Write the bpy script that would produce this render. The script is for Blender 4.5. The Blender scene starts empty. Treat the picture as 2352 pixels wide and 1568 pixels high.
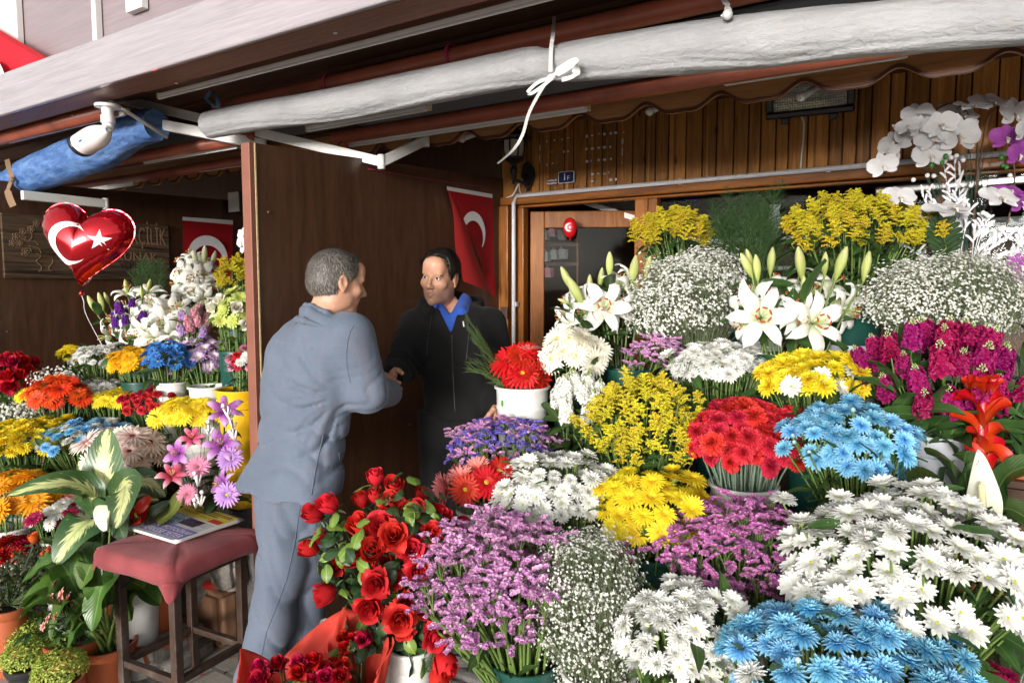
import bpy, bmesh, math, random
import numpy as np
from mathutils import Vector, Matrix, Euler, noise as mnoise
rnd = random.Random(7)
nprs = np.random.RandomState(7)
S = bpy.context.scene
C = S.collection
R = math.radians
# ------------------------------------------------------------------ camera, sky, sun, exposure
CAM = Vector((0.0, 0.0, 1.6))
YAW, PITCH, FPX = 32.0, -4.5, 1568.0
CROT = Euler((R(90 + PITCH), 0, R(YAW)), 'XYZ')
cd = bpy.data.cameras.new('camera')
cam = bpy.data.objects.new('camera', cd)
C.objects.link(cam)
cam.location = CAM
cam.rotation_euler = CROT
cd.sensor_width = 36.0
cd.lens = 24.0
cd.clip_start = 0.05
cd.clip_end = 2000
S.camera = cam
SUN_EL, SUN_AZ = 5.5, -8.0          # light comes from the street behind the photographer
w = bpy.data.worlds.new('World'); S.world = w; w.use_nodes = True
nt = w.node_tree; nt.nodes.clear()
sky = nt.nodes.new('ShaderNodeTexSky'); sky.sky_type = 'NISHITA'; sky.sun_disc = False
sky.sun_elevation = R(SUN_EL); sky.air_density = 1.0; sky.dust_density = 2.5; sky.ozone_density = 1.0
hs = nt.nodes.new('ShaderNodeHueSaturation'); hs.inputs['Saturation'].default_value = 0.22
bg = nt.nodes.new('ShaderNodeBackground'); bg.inputs['Strength'].default_value = 0.15
wo = nt.nodes.new('ShaderNodeOutputWorld')
nt.links.new(sky.outputs[0], hs.inputs['Color']); nt.links.new(hs.outputs[0], bg.inputs['Color'])
nt.links.new(bg.outputs[0], wo.inputs['Surface'])
sd = bpy.data.lights.new('sun', 'SUN'); sun = bpy.data.objects.new('sun', sd); C.objects.link(sun)
sd.energy = 1.0; sd.angle = R(14); sd.color = (1.0, 0.985, 0.96)
az = R(SUN_AZ)
SDIR = Vector((-math.sin(az) * math.cos(R(SUN_EL)), -math.cos(az) * math.cos(R(SUN_EL)), math.sin(R(SUN_EL))))
sun.rotation_euler = SDIR.to_track_quat('Z', 'Y').to_euler()
sun.location = SDIR * 20
sky.sun_rotation = math.atan2(SDIR.x, SDIR.y)
S.view_settings.view_transform = 'Standard'
try: S.view_settings.look = 'None'
except Exception: pass
S.view_settings.exposure = 1.62
S.view_settings.gamma = 1.0
S.cycles.max_bounces = 7
S.cycles.diffuse_bounces = 4
S.cycles.glossy_bounces = 3
S.cycles.transmission_bounces = 6
S.cycles.transparent_max_bounces = 8
S.cycles.use_denoising = True
# ------------------------------------------------------------------ measuring: a point of the photograph at a known distance or on a known plane
CM = CROT.to_matrix()
VIEW = CM @ Vector((0, 0, -1))
RIGHT = CM @ Vector((1, 0, 0))
FWD_H = Vector((VIEW.x, VIEW.y, 0)).normalized()
def ray(px, py): return CM @ Vector(((px - 1176) / FPX, -(py - 784) / FPX, -1))
def P(px, py, d): return CAM + ray(px, py) * d
def PX(px, py, X): r = ray(px, py); return CAM + r * ((X - CAM.x) / r.x)
def PY(px, py, Y): r = ray(px, py); return CAM + r * ((Y - CAM.y) / r.y)
def PZ(px, py, Z): r = ray(px, py); return CAM + r * ((Z - CAM.z) / r.z)
# ------------------------------------------------------------------ materials
def lin(r, g, b):
 f = lambda c: (c / 255 / 12.92) if c / 255 <= 0.04045 else ((c / 255 + 0.055) / 1.055) ** 2.4
 return (f(r), f(g), f(b), 1)
class NT:
 def __init__(s, name):
  s.m = bpy.data.materials.new(name); s.m.use_nodes = True
  s.t = s.m.node_tree; s.t.nodes.clear()
  s.out = s.n('ShaderNodeOutputMaterial')
 def n(s, typ, **kw):
  x = s.t.nodes.new(typ)
  for k, v in kw.items(): setattr(x, k, v)
  return x
 def l(s, a, b): s.t.links.new(a, b)
 def mix(s, fac, a, b, mode='MIX'):
  m = s.n('ShaderNodeMix', data_type='RGBA', blend_type=mode)
  for sock, v in ((m.inputs[0], fac), (m.inputs[6], a), (m.inputs[7], b)):
   if hasattr(v, 'is_output'): s.l(v, sock)
   else: sock.default_value = v
  return m.outputs[2]
 def math(s, op, a, b=0.0, clamp=False):
  m = s.n('ShaderNodeMath', operation=op, use_clamp=clamp)
  for sock, v in ((m.inputs[0], a), (m.inputs[1], b)):
   if hasattr(v, 'is_output'): s.l(v, sock)
   else: sock.default_value = v
  return m.outputs[0]
 def coords(s, kind='Object', scale=(1, 1, 1), rot=(0, 0, 0)):
  c = s.n('ShaderNodeTexCoord'); mp = s.n('ShaderNodeMapping')
  mp.inputs['Scale'].default_value = scale; mp.inputs['Rotation'].default_value = rot
  s.l(c.outputs[kind], mp.inputs['Vector']); return mp.outputs[0]
 def noise(s, vec, scale, detail=4, rough=0.55, dist=0.0):
  x = s.n('ShaderNodeTexNoise'); x.inputs['Scale'].default_value = scale
  x.inputs['Detail'].default_value = detail; x.inputs['Roughness'].default_value = rough
  x.inputs['Distortion'].default_value = dist
  s.l(vec, x.inputs['Vector']); return x.outputs['Fac']
 def ramp(s, fac, stops):
  x = s.n('ShaderNodeValToRGB'); e = x.color_ramp.elements
  while len(e) < len(stops): e.new(0.5)
  for i, (p, c) in enumerate(stops): e[i].position = p; e[i].color = c
  s.l(fac, x.inputs[0]); return x.outputs[0]
 def bump(s, h, strength=0.3, dist=0.01, nrm=None):
  x = s.n('ShaderNodeBump'); x.inputs['Strength'].default_value = strength
  x.inputs['Distance'].default_value = dist; s.l(h, x.inputs['Height'])
  return x.outputs[0]
 def pbr(s, col, rough=0.5, metal=0.0, normal=None, spec=0.5, coat=0.0, trans=0.0, sheen=0.0, transl=None, sss=0.0):
  b = s.n('ShaderNodeBsdfPrincipled')
  for k, v in (('Base Color', col), ('Roughness', rough), ('Metallic', metal), ('Specular IOR Level', spec), ('Coat Weight', coat), ('Transmission Weight', trans), ('Sheen Weight', sheen)):
   if hasattr(v, 'is_output'): s.l(v, b.inputs[k])
   else: b.inputs[k].default_value = v
  if sss: b.inputs['Subsurface Weight'].default_value = sss; b.inputs['Subsurface Radius'].default_value = (0.012, 0.004, 0.002); b.inputs['Subsurface Scale'].default_value = 1.0
  if normal is not None: s.l(normal, b.inputs['Normal'])
  o = b.outputs[0]
  if transl:
   t = s.n('ShaderNodeBsdfTranslucent')
   if hasattr(col, 'is_output'): s.l(col, t.inputs['Color'])
   else: t.inputs['Color'].default_value = col
   mx = s.n('ShaderNodeMixShader'); mx.inputs[0].default_value = transl
   s.l(o, mx.inputs[1]); s.l(t.outputs[0], mx.inputs[2]); o = mx.outputs[0]
  s.l(o, s.out.inputs['Surface']); return s.m
 def varied(s, col, amt=0.12, hue=0.01, per='Random'):
  oi = s.n('ShaderNodeObjectInfo')
  h = s.n('ShaderNodeHueSaturation')
  v = s.math('MULTIPLY_ADD', oi.outputs['Random'], 2 * amt)
  m = s.t.nodes[-1]
  m.inputs[2].default_value = 1 - amt
  s.l(v, h.inputs['Value'])
  r2 = s.math('FRACT', s.math('MULTIPLY', oi.outputs['Random'], 7.13))
  hv = s.math('MULTIPLY_ADD', r2, 2 * hue); s.t.nodes[-1].inputs[2].default_value = 0.5 - hue
  s.l(hv, h.inputs['Hue'])
  if hasattr(col, 'is_output'): s.l(col, h.inputs['Color'])
  else: h.inputs['Color'].default_value = col
  return h.outputs[0]
MATS = {}
def plain(name, col, rough=0.5, var=0.12, nscale=9.0, bumpk=0.08, metal=0.0, spec=0.5, coat=0.0, kind='Object', dirt=None):
 """a slightly uneven surface: two noises move the colour and the relief"""
 if name in MATS: return MATS[name]
 n = NT(name); v = n.coords(kind)
 f = n.noise(v, nscale, 5)
 lo = tuple(c * (1 - var) for c in col[:3]) + (1,); hi = tuple(min(1, c * (1 + var)) for c in col[:3]) + (1,)
 c = n.ramp(f, [(0.3, lo), (0.7, hi)])
 if dirt:
  g = n.noise(v, nscale * 0.6, 6, 0.7); c = n.mix(n.ramp(g, [(0.52, (0, 0, 0, 1)), (0.72, (dirt[1],) * 3 + (1,))]), c, dirt[0])
 nb = n.bump(n.noise(v, nscale * 6, 3), bumpk, 0.004) if bumpk else None
 MATS[name] = n.pbr(c, rough, metal, nb, spec, coat)
 return MATS[name]
def wood(name, dark, light, axis='x', grain=14.0, rough=0.45, coat=0.0, island=0.0, bumpk=0.12, rough_scr=0.0, knots=False):
 if name in MATS: return MATS[name]
 n = NT(name)
 sc = {'x': (1.2, grain, grain), 'y': (grain, 1.2, grain), 'z': (grain, grain, 1.2)}[axis]
 v = n.coords('Object', sc)
 if island:
  g = n.n('ShaderNodeNewGeometry'); a = n.n('ShaderNodeVectorMath', operation='ADD')
  k = n.n('ShaderNodeCombineXYZ'); q = n.math('MULTIPLY', g.outputs['Random Per Island'], 40)
  for i in range(3): n.l(q, k.inputs[i])
  n.l(v, a.inputs[0]); n.l(k.outputs[0], a.inputs[1]); v = a.outputs[0]
 f1 = n.noise(v, 1.6, 6, 0.6, 1.2); f2 = n.noise(v, 7, 4, 0.7, 0.6)
 f = n.math('ADD', n.math('MULTIPLY', f1, 0.65), n.math('MULTIPLY', f2, 0.35))
 c = n.ramp(f, [(0.33, dark), (0.52, tuple((a + b) / 2 for a, b in zip(dark, light))), (0.7, light)])
 if island:
  hsn = n.n('ShaderNodeHueSaturation'); vv = n.math('MULTIPLY_ADD', g.outputs['Random Per Island'], island * 2); n.t.nodes[-1].inputs[2].default_value = 1 - island
  n.l(vv, hsn.inputs['Value']); n.l(c, hsn.inputs['Color']); c = hsn.outputs[0]
 if knots:
  vo = n.n('ShaderNodeTexVoronoi'); vo.inputs['Scale'].default_value = 3.2
  n.l(n.coords('Object', (2.2, 2.2, 1.0)), vo.inputs['Vector'])
  c = n.mix(n.ramp(vo.outputs['Distance'], [(0.03, (1, 1, 1, 1)), (0.11, (0, 0, 0, 1))]), c, tuple(x * 0.12 for x in dark[:3]) + (1,))
 if rough_scr:
  sv = n.noise(n.coords('Object', (3, 60, 60), (0.3, 0.2, 0.5)), 9, 2, 0.5)
  c = n.mix(n.ramp(sv, [(0.66, (0, 0, 0, 1)), (0.71, (rough_scr,) * 3 + (1,))]), c, (0.55, 0.5, 0.46, 1))
 MATS[name] = n.pbr(c, rough, 0, n.bump(f2, bumpk, 0.003), 0.5 if coat > .1 else 0.28, coat)
 return MATS[name]
def petal_mat(name, base, tip, mid=None, rough=0.55, transl=0.22, veins=0.25, amt=0.1, hue=0.008, spec=0.3):
 """petal colour runs along its length (UV y), veins across it (UV x)"""
 if name in MATS: return MATS[name]
 n = NT(name)
 tc = n.n('ShaderNodeTexCoord'); sx = n.n('ShaderNodeSeparateXYZ'); n.l(tc.outputs['UV'], sx.inputs[0])
 st = [(0.0, base), (1.0, tip)] if mid is None else [(0.0, base), (0.42, mid), (1.0, tip)]
 c = n.ramp(sx.outputs[1], st)
 mp = n.n('ShaderNodeMapping'); mp.inputs['Scale'].default_value = (16, 1.3, 1); n.l(tc.outputs['UV'], mp.inputs['Vector'])
 ve = n.noise(mp.outputs[0], 1.7, 3, 0.6)
 c = n.mix(n.ramp(ve, [(0.35, (veins,) * 3 + (1,)), (0.65, (0, 0, 0, 1))]), c, tuple(x * 0.55 for x in base[:3]) + (1,))
 c = n.varied(c, amt, hue)
 MATS[name] = n.pbr(c, rough, 0, n.bump(ve, 0.25, 0.002), spec, 0, transl=transl)
 return MATS[name]
def leaf_mat(name, dark, light, rough=0.4, transl=0.18, spec=0.5, stripe=0.0, patch=None):
 if name in MATS: return MATS[name]
 n = NT(name)
 tc = n.n('ShaderNodeTexCoord'); sx = n.n('ShaderNodeSeparateXYZ'); n.l(tc.outputs['UV'], sx.inputs[0])
 ov = n.coords('Object')
 f = n.noise(ov, 11, 4)
 c = n.ramp(f, [(0.3, dark), (0.7, light)])
 mid = n.math('ABSOLUTE', n.math('SUBTRACT', sx.outputs[0], 0.5))
 ph = n.math('SUBTRACT', sx.outputs[1], n.math('MULTIPLY', mid, 0.55))
 wv = n.math('SINE', n.math('MULTIPLY', ph, 105.0))
 if patch:
  pv = n.n('ShaderNodeMapping'); pv.inputs['Scale'].default_value = (1, 1, 1)
  cb = n.n('ShaderNodeCombineXYZ'); n.l(n.math('MULTIPLY', mid, 3.0), cb.inputs[0]); n.l(n.math('MULTIPLY', ph, 26.0), cb.inputs[1]); n.l(n.math('GREATER_THAN', sx.outputs[0], 0.5), cb.inputs[2])
  pn = n.noise(cb.outputs[0], 1.0, 5, 0.7)
  lim = n.math('SUBTRACT', n.math('ADD', pn, 0.03), n.math('MULTIPLY', mid, 0.86))
  edge = n.math('MULTIPLY', n.math('SUBTRACT', lim, 0.355), 18.0, True)
  c = n.mix(edge, c, patch)
 if stripe: c = n.mix(n.ramp(wv, [(0.7, (0, 0, 0, 1)), (1.0, (stripe,) * 3 + (1,))]), c, light)
 rib = n.ramp(mid, [(0.012, (0.55, 0.55, 0.55, 1)), (0.035, (0, 0, 0, 1))])
 c = n.mix(rib, c, tuple(min(1, x * 1.9 + 0.03) for x in light[:3]) + (1,))
 c = n.varied(c, 0.16, 0.014)
 MATS[name] = n.pbr(c, rough, 0, n.bump(wv, 0.12, 0.002), spec, 0, transl=transl)
 return MATS[name]
def cloth(name, col, col2=None, rough=0.85, weave=600.0, check=None, bumpk=0.15, fold=0.0, sheen=0.1):
 if name in MATS: return MATS[name]
 n = NT(name); v = n.coords('Object')
 f = n.noise(v, 5, 4)
 c2 = col2 or tuple(x * 0.82 for x in col[:3]) + (1,)
 c = n.ramp(f, [(0.3, c2), (0.7, col)])
 th = n.noise(n.coords('Object', (1, 1, 0.25)), weave, 2, 0.5)
 th2 = n.noise(n.coords('Object', (0.25, 0.25, 1)), weave, 2, 0.5)
 wv = n.math('ADD', th, th2)
 c = n.mix(n.ramp(n.math('MULTIPLY', wv, 0.5), [(0.38, (0.35,) * 3 + (1,)), (0.6, (0, 0, 0, 1))]), c, tuple(x * 0.55 for x in col[:3]) + (1,))
 if check:
  sx = n.n('ShaderNodeSeparateXYZ'); n.l(v, sx.inputs[0])
  def line(o, per, ph=0.0): return n.math('GREATER_THAN', n.math('SINE', n.math('MULTIPLY_ADD', o, 2 * math.pi / per)), 0.955)
  xy = n.math('SUBTRACT', n.math('MULTIPLY', sx.outputs[0], 0.85), n.math('MULTIPLY', sx.outputs[1], 0.53))
  ln = n.math('MAXIMUM', line(sx.outputs[2], check[0]), line(xy, check[0]))
  c = n.mix(n.math('MULTIPLY', ln, check[2]), c, check[1])
 h = n.math('MULTIPLY', wv, 0.25)
 if fold:
  fo = n.noise(n.coords('Object', (1, 1, 2.6), (0.25, 0.3, 0.4)), 6.5, 3, 0.5, 0.4)
  h = n.math('ADD', h, n.math('MULTIPLY', fo, fold))
 MATS[name] = n.pbr(c, rough, 0, n.bump(h, bumpk, 0.01), 0.25, sheen=sheen)
 return MATS[name]
# ------------------------------------------------------------------ mesh builder
class MB:
 def __init__(s): s.V = []; s.F = []; s.M = []; s.U = []; s.n = 0
 def add(s, verts, faces, mat=0, uv=None):
  verts = np.asarray(verts, float).reshape(-1, 3); k = len(verts)
  s.V.append(verts); b = s.n
  s.F.extend([tuple(i + b for i in f) for f in faces])
  s.M.extend([mat] * len(faces) if not hasattr(mat, '__len__') else list(mat))
  s.U.append(np.asarray(uv, float).reshape(-1, 2) if uv is not None else np.zeros((k, 2)))
  s.n += k; return s
 def grid(s, G, mat=0, closed=False, uv=True):
  """G: nu x nv x 3 points"""
  G = np.asarray(G, float); nu, nv = G.shape[:2]
  fs = []
  for i in range(nu - 1):
   for j in range(nv if closed else nv - 1):
    j2 = (j + 1) % nv
    fs.append((i * nv + j, i * nv + j2, (i + 1) * nv + j2, (i + 1) * nv + j))
  U = np.stack(np.meshgrid(np.linspace(0, 1, nu), np.linspace(0, 1, nv), indexing='ij'), -1)[..., ::-1]
  return s.add(G.reshape(-1, 3), fs, mat, U.reshape(-1, 2))
 def scatter(s, other, mats4, mat=None):
  """copies of another builder's geometry by a list of 4x4 arrays"""
  v = np.concatenate(other.V); k = len(v); u = np.concatenate(other.U)
  vh = np.c_[v, np.ones(k)]
  for m in mats4:
   m = np.asarray(m)
   s.V.append((vh @ m.T)[:, :3]); b = s.n
   s.F.extend([tuple(i + b for i in f) for f in other.F]); s.M.extend(other.M if mat is None else [mat] * len(other.F)); s.U.append(u); s.n += k
  return s
 def box(s, c, size, mat=0, rot=None, bev=0.0):
  x, y, z = [q / 2 for q in size]
  if bev <= 0:
   vs = [(-x, -y, -z), (x, -y, -z), (x, y, -z), (-x, y, -z), (-x, -y, z), (x, -y, z), (x, y, z), (-x, y, z)]
   fs = [(3, 2, 1, 0), (4, 5, 6, 7), (0, 1, 5, 4), (1, 2, 6, 5), (2, 3, 7, 6), (3, 0, 4, 7)]
  else:
   bm = bmesh.new(); bmesh.ops.create_cube(bm, size=1.0)
   for v in bm.verts: v.co = Vector((v.co.x * 2 * x, v.co.y * 2 * y, v.co.z * 2 * z))
   bmesh.ops.bevel(bm, geom=list(bm.edges), offset=min(bev, x * .9, y * .9, z * .9), segments=2, affect='EDGES', profile=0.5)
   vs = [tuple(v.co) for v in bm.verts]; bm.verts.index_update()
   fs = [tuple(v.index for v in f.verts) for f in bm.faces]; bm.free()
  vs = np.array(vs)
  if rot is not None: vs = vs @ np.array(rot.to_matrix() if hasattr(rot, 'to_matrix') else rot).T
  return s.add(vs + np.array(c), fs, mat)
 def bar(s, a, b, w, h, mat=0, bev=0.0, up=(0, 0, 1)):
  a, b = Vector(a), Vector(b); d = b - a; L = d.length; x = d / L
  y = Vector(up).cross(x); y.normalize(); z = x.cross(y)
  rot = Matrix((x, y, z)).transposed()
  return s.box((a + b) / 2, (L, w, h), mat, rot, bev)
 def tube(s, pts, r, n=8, mat=0, cap=True):
  pts = [Vector(p) for p in pts]; k = len(pts)
  rr = r if hasattr(r, '__len__') else [r] * k
  G = []; t0 = None; nrm = None
  for i, p in enumerate(pts):
   t = (pts[min(i + 1, k - 1)] - pts[max(i - 1, 0)])
   t = t.normalized() if t.length > 1e-9 else Vector((0, 0, 1))
   if nrm is None: nrm = t.orthogonal().normalized()
   else:
    nrm = nrm - t * nrm.dot(t)
    nrm = nrm.normalized() if nrm.length > 1e-6 else t.orthogonal().normalized()
   bn = t.cross(nrm)
   G.append([p + (nrm * math.cos(a) + bn * math.sin(a)) * rr[i] for a in [2 * math.pi * j / n for j in range(n)]])
  b = s.n; s.grid(np.array(G), mat, True)
  if cap:
   s.F.append(tuple(b + j for j in range(n))[::-1]); s.M.append(mat)
   s.F.append(tuple(b + (k - 1) * n + j for j in range(n))); s.M.append(mat)
  return s
 def lathe(s, prof, n=32, mat=0, c=(0, 0, 0), axis=None, wob=0.0):
  G = [[(r * math.cos(a), r * math.sin(a), z) for a in [2 * math.pi * j / n for j in range(n)]] for r, z in prof]
  G = np.array(G)
  if axis is not None: G = G @ np.array(Vector((0, 0, 1)).rotation_difference(Vector(axis)).to_matrix()).T
  return s.grid(G + np.array(c), mat, True)
 def ball(s, c, r, mat=0, nu=8, nv=10, sc=(1, 1, 1)):
  G = [[(math.sin(t) * math.cos(a) * r * sc[0] + c[0], math.sin(t) * math.sin(a) * r * sc[1] + c[1], math.cos(t) * r * sc[2] + c[2]) for a in [2 * math.pi * j / nv for j in range(nv)]] for t in [math.pi * i / nu for i in range(nu + 1)]]
  return s.grid(np.array(G)[::-1], mat, True)
 def prism(s, poly, z0, z1, mat=0):
  """an outline in x,y given thickness between z0 and z1"""
  k = len(poly); vs = [(x, y, z0) for x, y in poly] + [(x, y, z1) for x, y in poly]
  fs = [tuple(range(k))[::-1], tuple(range(k, 2 * k))] + [(i, (i + 1) % k, k + (i + 1) % k, k + i) for i in range(k)]
  return s.add(vs, fs, mat)
 def xf(s, m):
  m = np.array(m); s.V = [(np.c_[v, np.ones(len(v))] @ m.T)[:, :3] for v in s.V]; return s
 def mesh(s, name, mats, smooth=True):
  me = bpy.data.meshes.new(name)
  V = np.concatenate(s.V) if s.V else np.zeros((0, 3))
  me.from_pydata(V.tolist(), [], s.F)
  for m in (mats if isinstance(mats, (list, tuple)) else [mats]): me.materials.append(m)
  me.polygons.foreach_set('material_index', np.array(s.M, 'i'))
  me.polygons.foreach_set('use_smooth', np.full(len(s.F), bool(smooth)))
  U = np.concatenate(s.U); ul = me.uv_layers.new(name='UVMap')
  li = np.zeros(len(me.loops), 'i'); me.loops.foreach_get('vertex_index', li)
  ul.data.foreach_set('uv', U[li].astype('f').ravel())
  me.update(); return me
 def obj(s, name, mats, parent=None, smooth=True, sharp=None):
  o = bpy.data.objects.new(name, s.mesh(name, mats, smooth)); C.objects.link(o)
  if sharp is not None:
   try: o.data.set_sharp_from_angle(angle=R(sharp))
   except Exception: pass
  if parent is not None: o.parent = parent; o.matrix_parent_inverse = Matrix.Identity(4)
  return o
def tag(o, label=None, cat=None, group=None, kind=None):
 if label: o['label'] = label
 if cat: o['category'] = cat
 if group: o['group'] = group
 if kind: o['kind'] = kind
 return o
def thing(name, label, cat, loc=(0, 0, 0), group=None):
 o = bpy.data.objects.new(name, None); C.objects.link(o); o.location = loc
 o.empty_display_size = 0.05
 return tag(o, label, cat, group)
def put(name, me, parent, M):
 """one linked object of an existing mesh; M is relative to the parent"""
 o = bpy.data.objects.new(name, me); C.objects.link(o)
 if parent is not None: o.parent = parent
 o.matrix_local = M
 return o
def frame(n, spin=0.0):
 """rotation whose z axis is n"""
 n = Vector(n).normalized()
 q = Vector((0, 0, 1)).rotation_difference(n)
 return (q @ Euler((0, 0, spin)).to_quaternion()).to_matrix()
def trs(loc, rot3, sc):
 M = rot3.to_4x4() if hasattr(rot3, 'to_4x4') else Matrix(rot3).to_4x4()
 return Matrix.Translation(loc) @ M @ Matrix.Diagonal((sc, sc, sc, 1) if not hasattr(sc, '__len__') else (*sc, 1))
def bez(a, b, c, n=6):
 return [a * (1 - t) ** 2 + b * 2 * t * (1 - t) + c * t * t for t in [i / (n - 1) for i in range(n)]]
def text_mb(body, size=1.0, depth=0.0, mat=0, align='CENTER', shear=0.0, width=None):
 """letters as real geometry in the x,y plane"""
 cu = bpy.data.curves.new('letters', 'FONT'); cu.body = body; cu.size = size; cu.extrude = depth; cu.align_x = align; cu.align_y = 'CENTER'; cu.shear = shear; cu.resolution_u = 3
 o = bpy.data.objects.new('letters', cu); C.objects.link(o)
 dg = bpy.context.evaluated_depsgraph_get(); me = o.evaluated_get(dg).to_mesh()
 v = [tuple(x.co) for x in me.vertices]; f = [tuple(p.vertices) for p in me.polygons]
 bpy.data.objects.remove(o); bpy.data.curves.remove(cu)
 m = MB()
 if v:
  a = np.array(v)
  if width:
   ext = a[:, 0].max() - a[:, 0].min()
   if ext > 0: a[:, 0] *= width / ext
  m.add(a, f, mat)
 return m
def plane_frame(o, x, y):
 """4x4 whose x,y axes lie in a surface"""
 x = Vector(x).normalized(); y = Vector(y); y = (y - x * y.dot(x)).normalized(); z = x.cross(y)
 M = Matrix((x, y, z)).transposed().to_4x4(); M.translation = Vector(o); return M
def crescent(r, cx=0.0, cy=0.0, k=0.8, off=0.2, n=40):
 """outline of a crescent opening to +x"""
 ri = r * k; dx = off * r * 1.25
 x = (r * r - ri * ri + dx * dx) / (2 * dx); a = math.acos(max(-1, min(1, x / r))); b = math.atan2(math.sqrt(max(0, r * r - x * x)), x - dx)
 out = [(cx + r * math.cos(t), cy + r * math.sin(t)) for t in np.linspace(a, 2 * math.pi - a, n)]
 inn = [(cx + dx + ri * math.cos(t), cy + ri * math.sin(t)) for t in np.linspace(2 * math.pi - b, b, n)]
 return out, inn
def crescent_mb(m, r, cx, cy, mat, fz):
 o, i = crescent(r, cx, cy); i = i[::-1]; n = len(o)
 vs = [(x, y, fz(x, y)) for x, y in o] + [(x, y, fz(x, y)) for x, y in i]
 m.add(vs, [(j, j + 1, n + j + 1, n + j) for j in range(n - 1)], mat)
def star_mb(m, r, cx, cy, mat, fz, rot=math.pi):
 vs = [(cx, cy, fz(cx, cy))]
 for k in range(10):
  q = r if k % 2 == 0 else r * 0.382; a = rot + k * math.pi / 5
  x, y = cx + q * math.cos(a), cy + q * math.sin(a); vs.append((x, y, fz(x, y)))
 m.add(vs, [(0, 1 + k, 1 + (k + 1) % 10) for k in range(10)], mat)
# ================================================================== the place: paving, shop front, partitions, canopy
BR = lambda *a: lin(*a)
M_panel = wood('panel laminate', (0.040, 0.017, 0.0085, 1), (0.105, 0.047, 0.024, 1), 'z', 10, 0.38, 0.12, bumpk=0.04, rough_scr=0.10)
M_edge = plain('panel edging', (0.20, 0.072, 0.045, 1), 0.5, 0.12, 12)
M_edge2 = plain('raw chipboard edge', (0.55, 0.40, 0.22, 1), 0.7, 0.2, 60)
M_plank = wood('varnished pine plank', (0.22, 0.084, 0.017, 1), (0.54, 0.245, 0.058, 1), 'z', 13, 0.5, 0.05, island=0.42, knots=True)
M_pine = wood('varnished pine frame', (0.115, 0.034, 0.005, 1), (0.36, 0.125, 0.017, 1), 'z', 12, 0.5, 0.04)
M_pineh = wood('varnished pine rail', (0.115, 0.034, 0.005, 1), (0.36, 0.125, 0.017, 1), 'x', 12, 0.5, 0.04)
M_val = wood('weathered valance board', (0.24, 0.10, 0.032, 1), (0.50, 0.24, 0.095, 1), 'x', 16, 0.5, 0.1)
M_valedge = plain('valance edge', (0.09, 0.025, 0.010, 1), 0.5, 0.3, 20)
M_soff = wood('dark soffit board', (0.08, 0.036, 0.021, 1), (0.19, 0.098, 0.06, 1), 'x', 14, 0.6, 0)
M_fasc = wood('glossy laminate fascia', (0.25, 0.22, 0.235, 1), (0.37, 0.335, 0.355, 1), 'x', 26, 0.25, 0.5, bumpk=0.03)  # brown laminate, its base colour paled to hold the sky it reflects
M_fascu = wood('scratched laminate underside', (0.15, 0.060, 0.032, 1), (0.26, 0.115, 0.068, 1), 'x', 26, 0.45, 0.1, rough_scr=0.5)
M_sign = wood('mauve laminate signboard', (0.19, 0.15, 0.16, 1), (0.26, 0.21, 0.225, 1), 'x', 30, 0.4, 0.2, bumpk=0.03)  # same laminate; the mauve is reflected sky put into the colour
M_whitepl = plain('white plastic', (0.74, 0.73, 0.71, 1), 0.42, 0.04, 8, 0.03, dirt=((0.45, 0.38, 0.28, 1), 0.35))
M_pipe = plain('red brown painted pipe', (0.36, 0.095, 0.055, 1), 0.38, 0.18, 6, 0.06, dirt=((0.06, 0.03, 0.02, 1), 0.6))
M_steel = plain('white painted steel', (0.70, 0.70, 0.68, 1), 0.45, 0.05, 6, 0.04, dirt=((0.30, 0.16, 0.07, 1), 0.45))
M_awn = cloth('grey awning cloth', (0.10, 0.11, 0.13, 1), None, 0.8, 300)
M_pave = None
def paving():
 n = NT('stone paving'); v = n.coords('Object')
 br = n.n('ShaderNodeTexBrick'); br.inputs['Scale'].default_value = 1.0; br.inputs['Mortar Size'].default_value = 0.010
 br.inputs['Brick Width'].default_value = 0.42; br.inputs['Row Height'].default_value = 0.21; br.inputs['Bias'].default_value = 0.0
 br.inputs['Color1'].default_value = (0.44, 0.40, 0.35, 1); br.inputs['Color2'].default_value = (0.34, 0.31, 0.27, 1); br.inputs['Mortar'].default_value = (0.05, 0.045, 0.04, 1)
 n.l(v, br.inputs['Vector'])
 f = n.noise(v, 7, 6, 0.65); g = n.noise(v, 60, 4)
 c = n.mix(0.5, br.outputs[0], n.ramp(f, [(0.3, (0.26, 0.24, 0.21, 1)), (0.7, (0.52, 0.48, 0.42, 1))]), 'MIX')
 h = n.math('ADD', n.math('MULTIPLY', br.outputs['Fac'], -1.0), n.math('MULTIPLY', g, 0.3))
 return n.pbr(c, 0.85, 0, n.bump(h, 0.4, 0.01))
M_pave = paving()
m = MB(); m.add([(-400, -400, 0), (400, -400, 0), (400, 400, 0), (-400, 400, 0)], [(0, 1, 2, 3)])
tag(m.obj('ground', M_pave, smooth=False), kind='structure')
YW = 3.55          # plane of the shop front
XP = -2.30         # partition between the two stalls
XL = -4.54         # partition at the far end of the left stall
ZS = 2.54          # underside of the canopy
sf = thing('shop_front', 'varnished pine shop front of vertical planks with a glazed door and window under the canopy', 'shop front', (-0.5, YW, 0))
def rel(mb, parent): return mb.xf(Matrix.Translation(-parent.location))
zt = PY(1500, 428, YW).z
m = MB(); x = XP; rq_ = random.Random(12)
while x < 1.6:
 wd = rq_.choice((0.058, 0.072, 0.086, 0.094))
 m.box((x + wd / 2, YW + 0.02, (zt + 2.75) / 2), (wd - 0.006, 0.024, 2.75 - zt), 0, None, 0.004)
 m.box((x + wd * 0.36, YW + 0.0085, (zt + 2.75) / 2), (0.012, 0.004, 2.74 - zt), 0, None, 0.0015)
 x += wd
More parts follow.
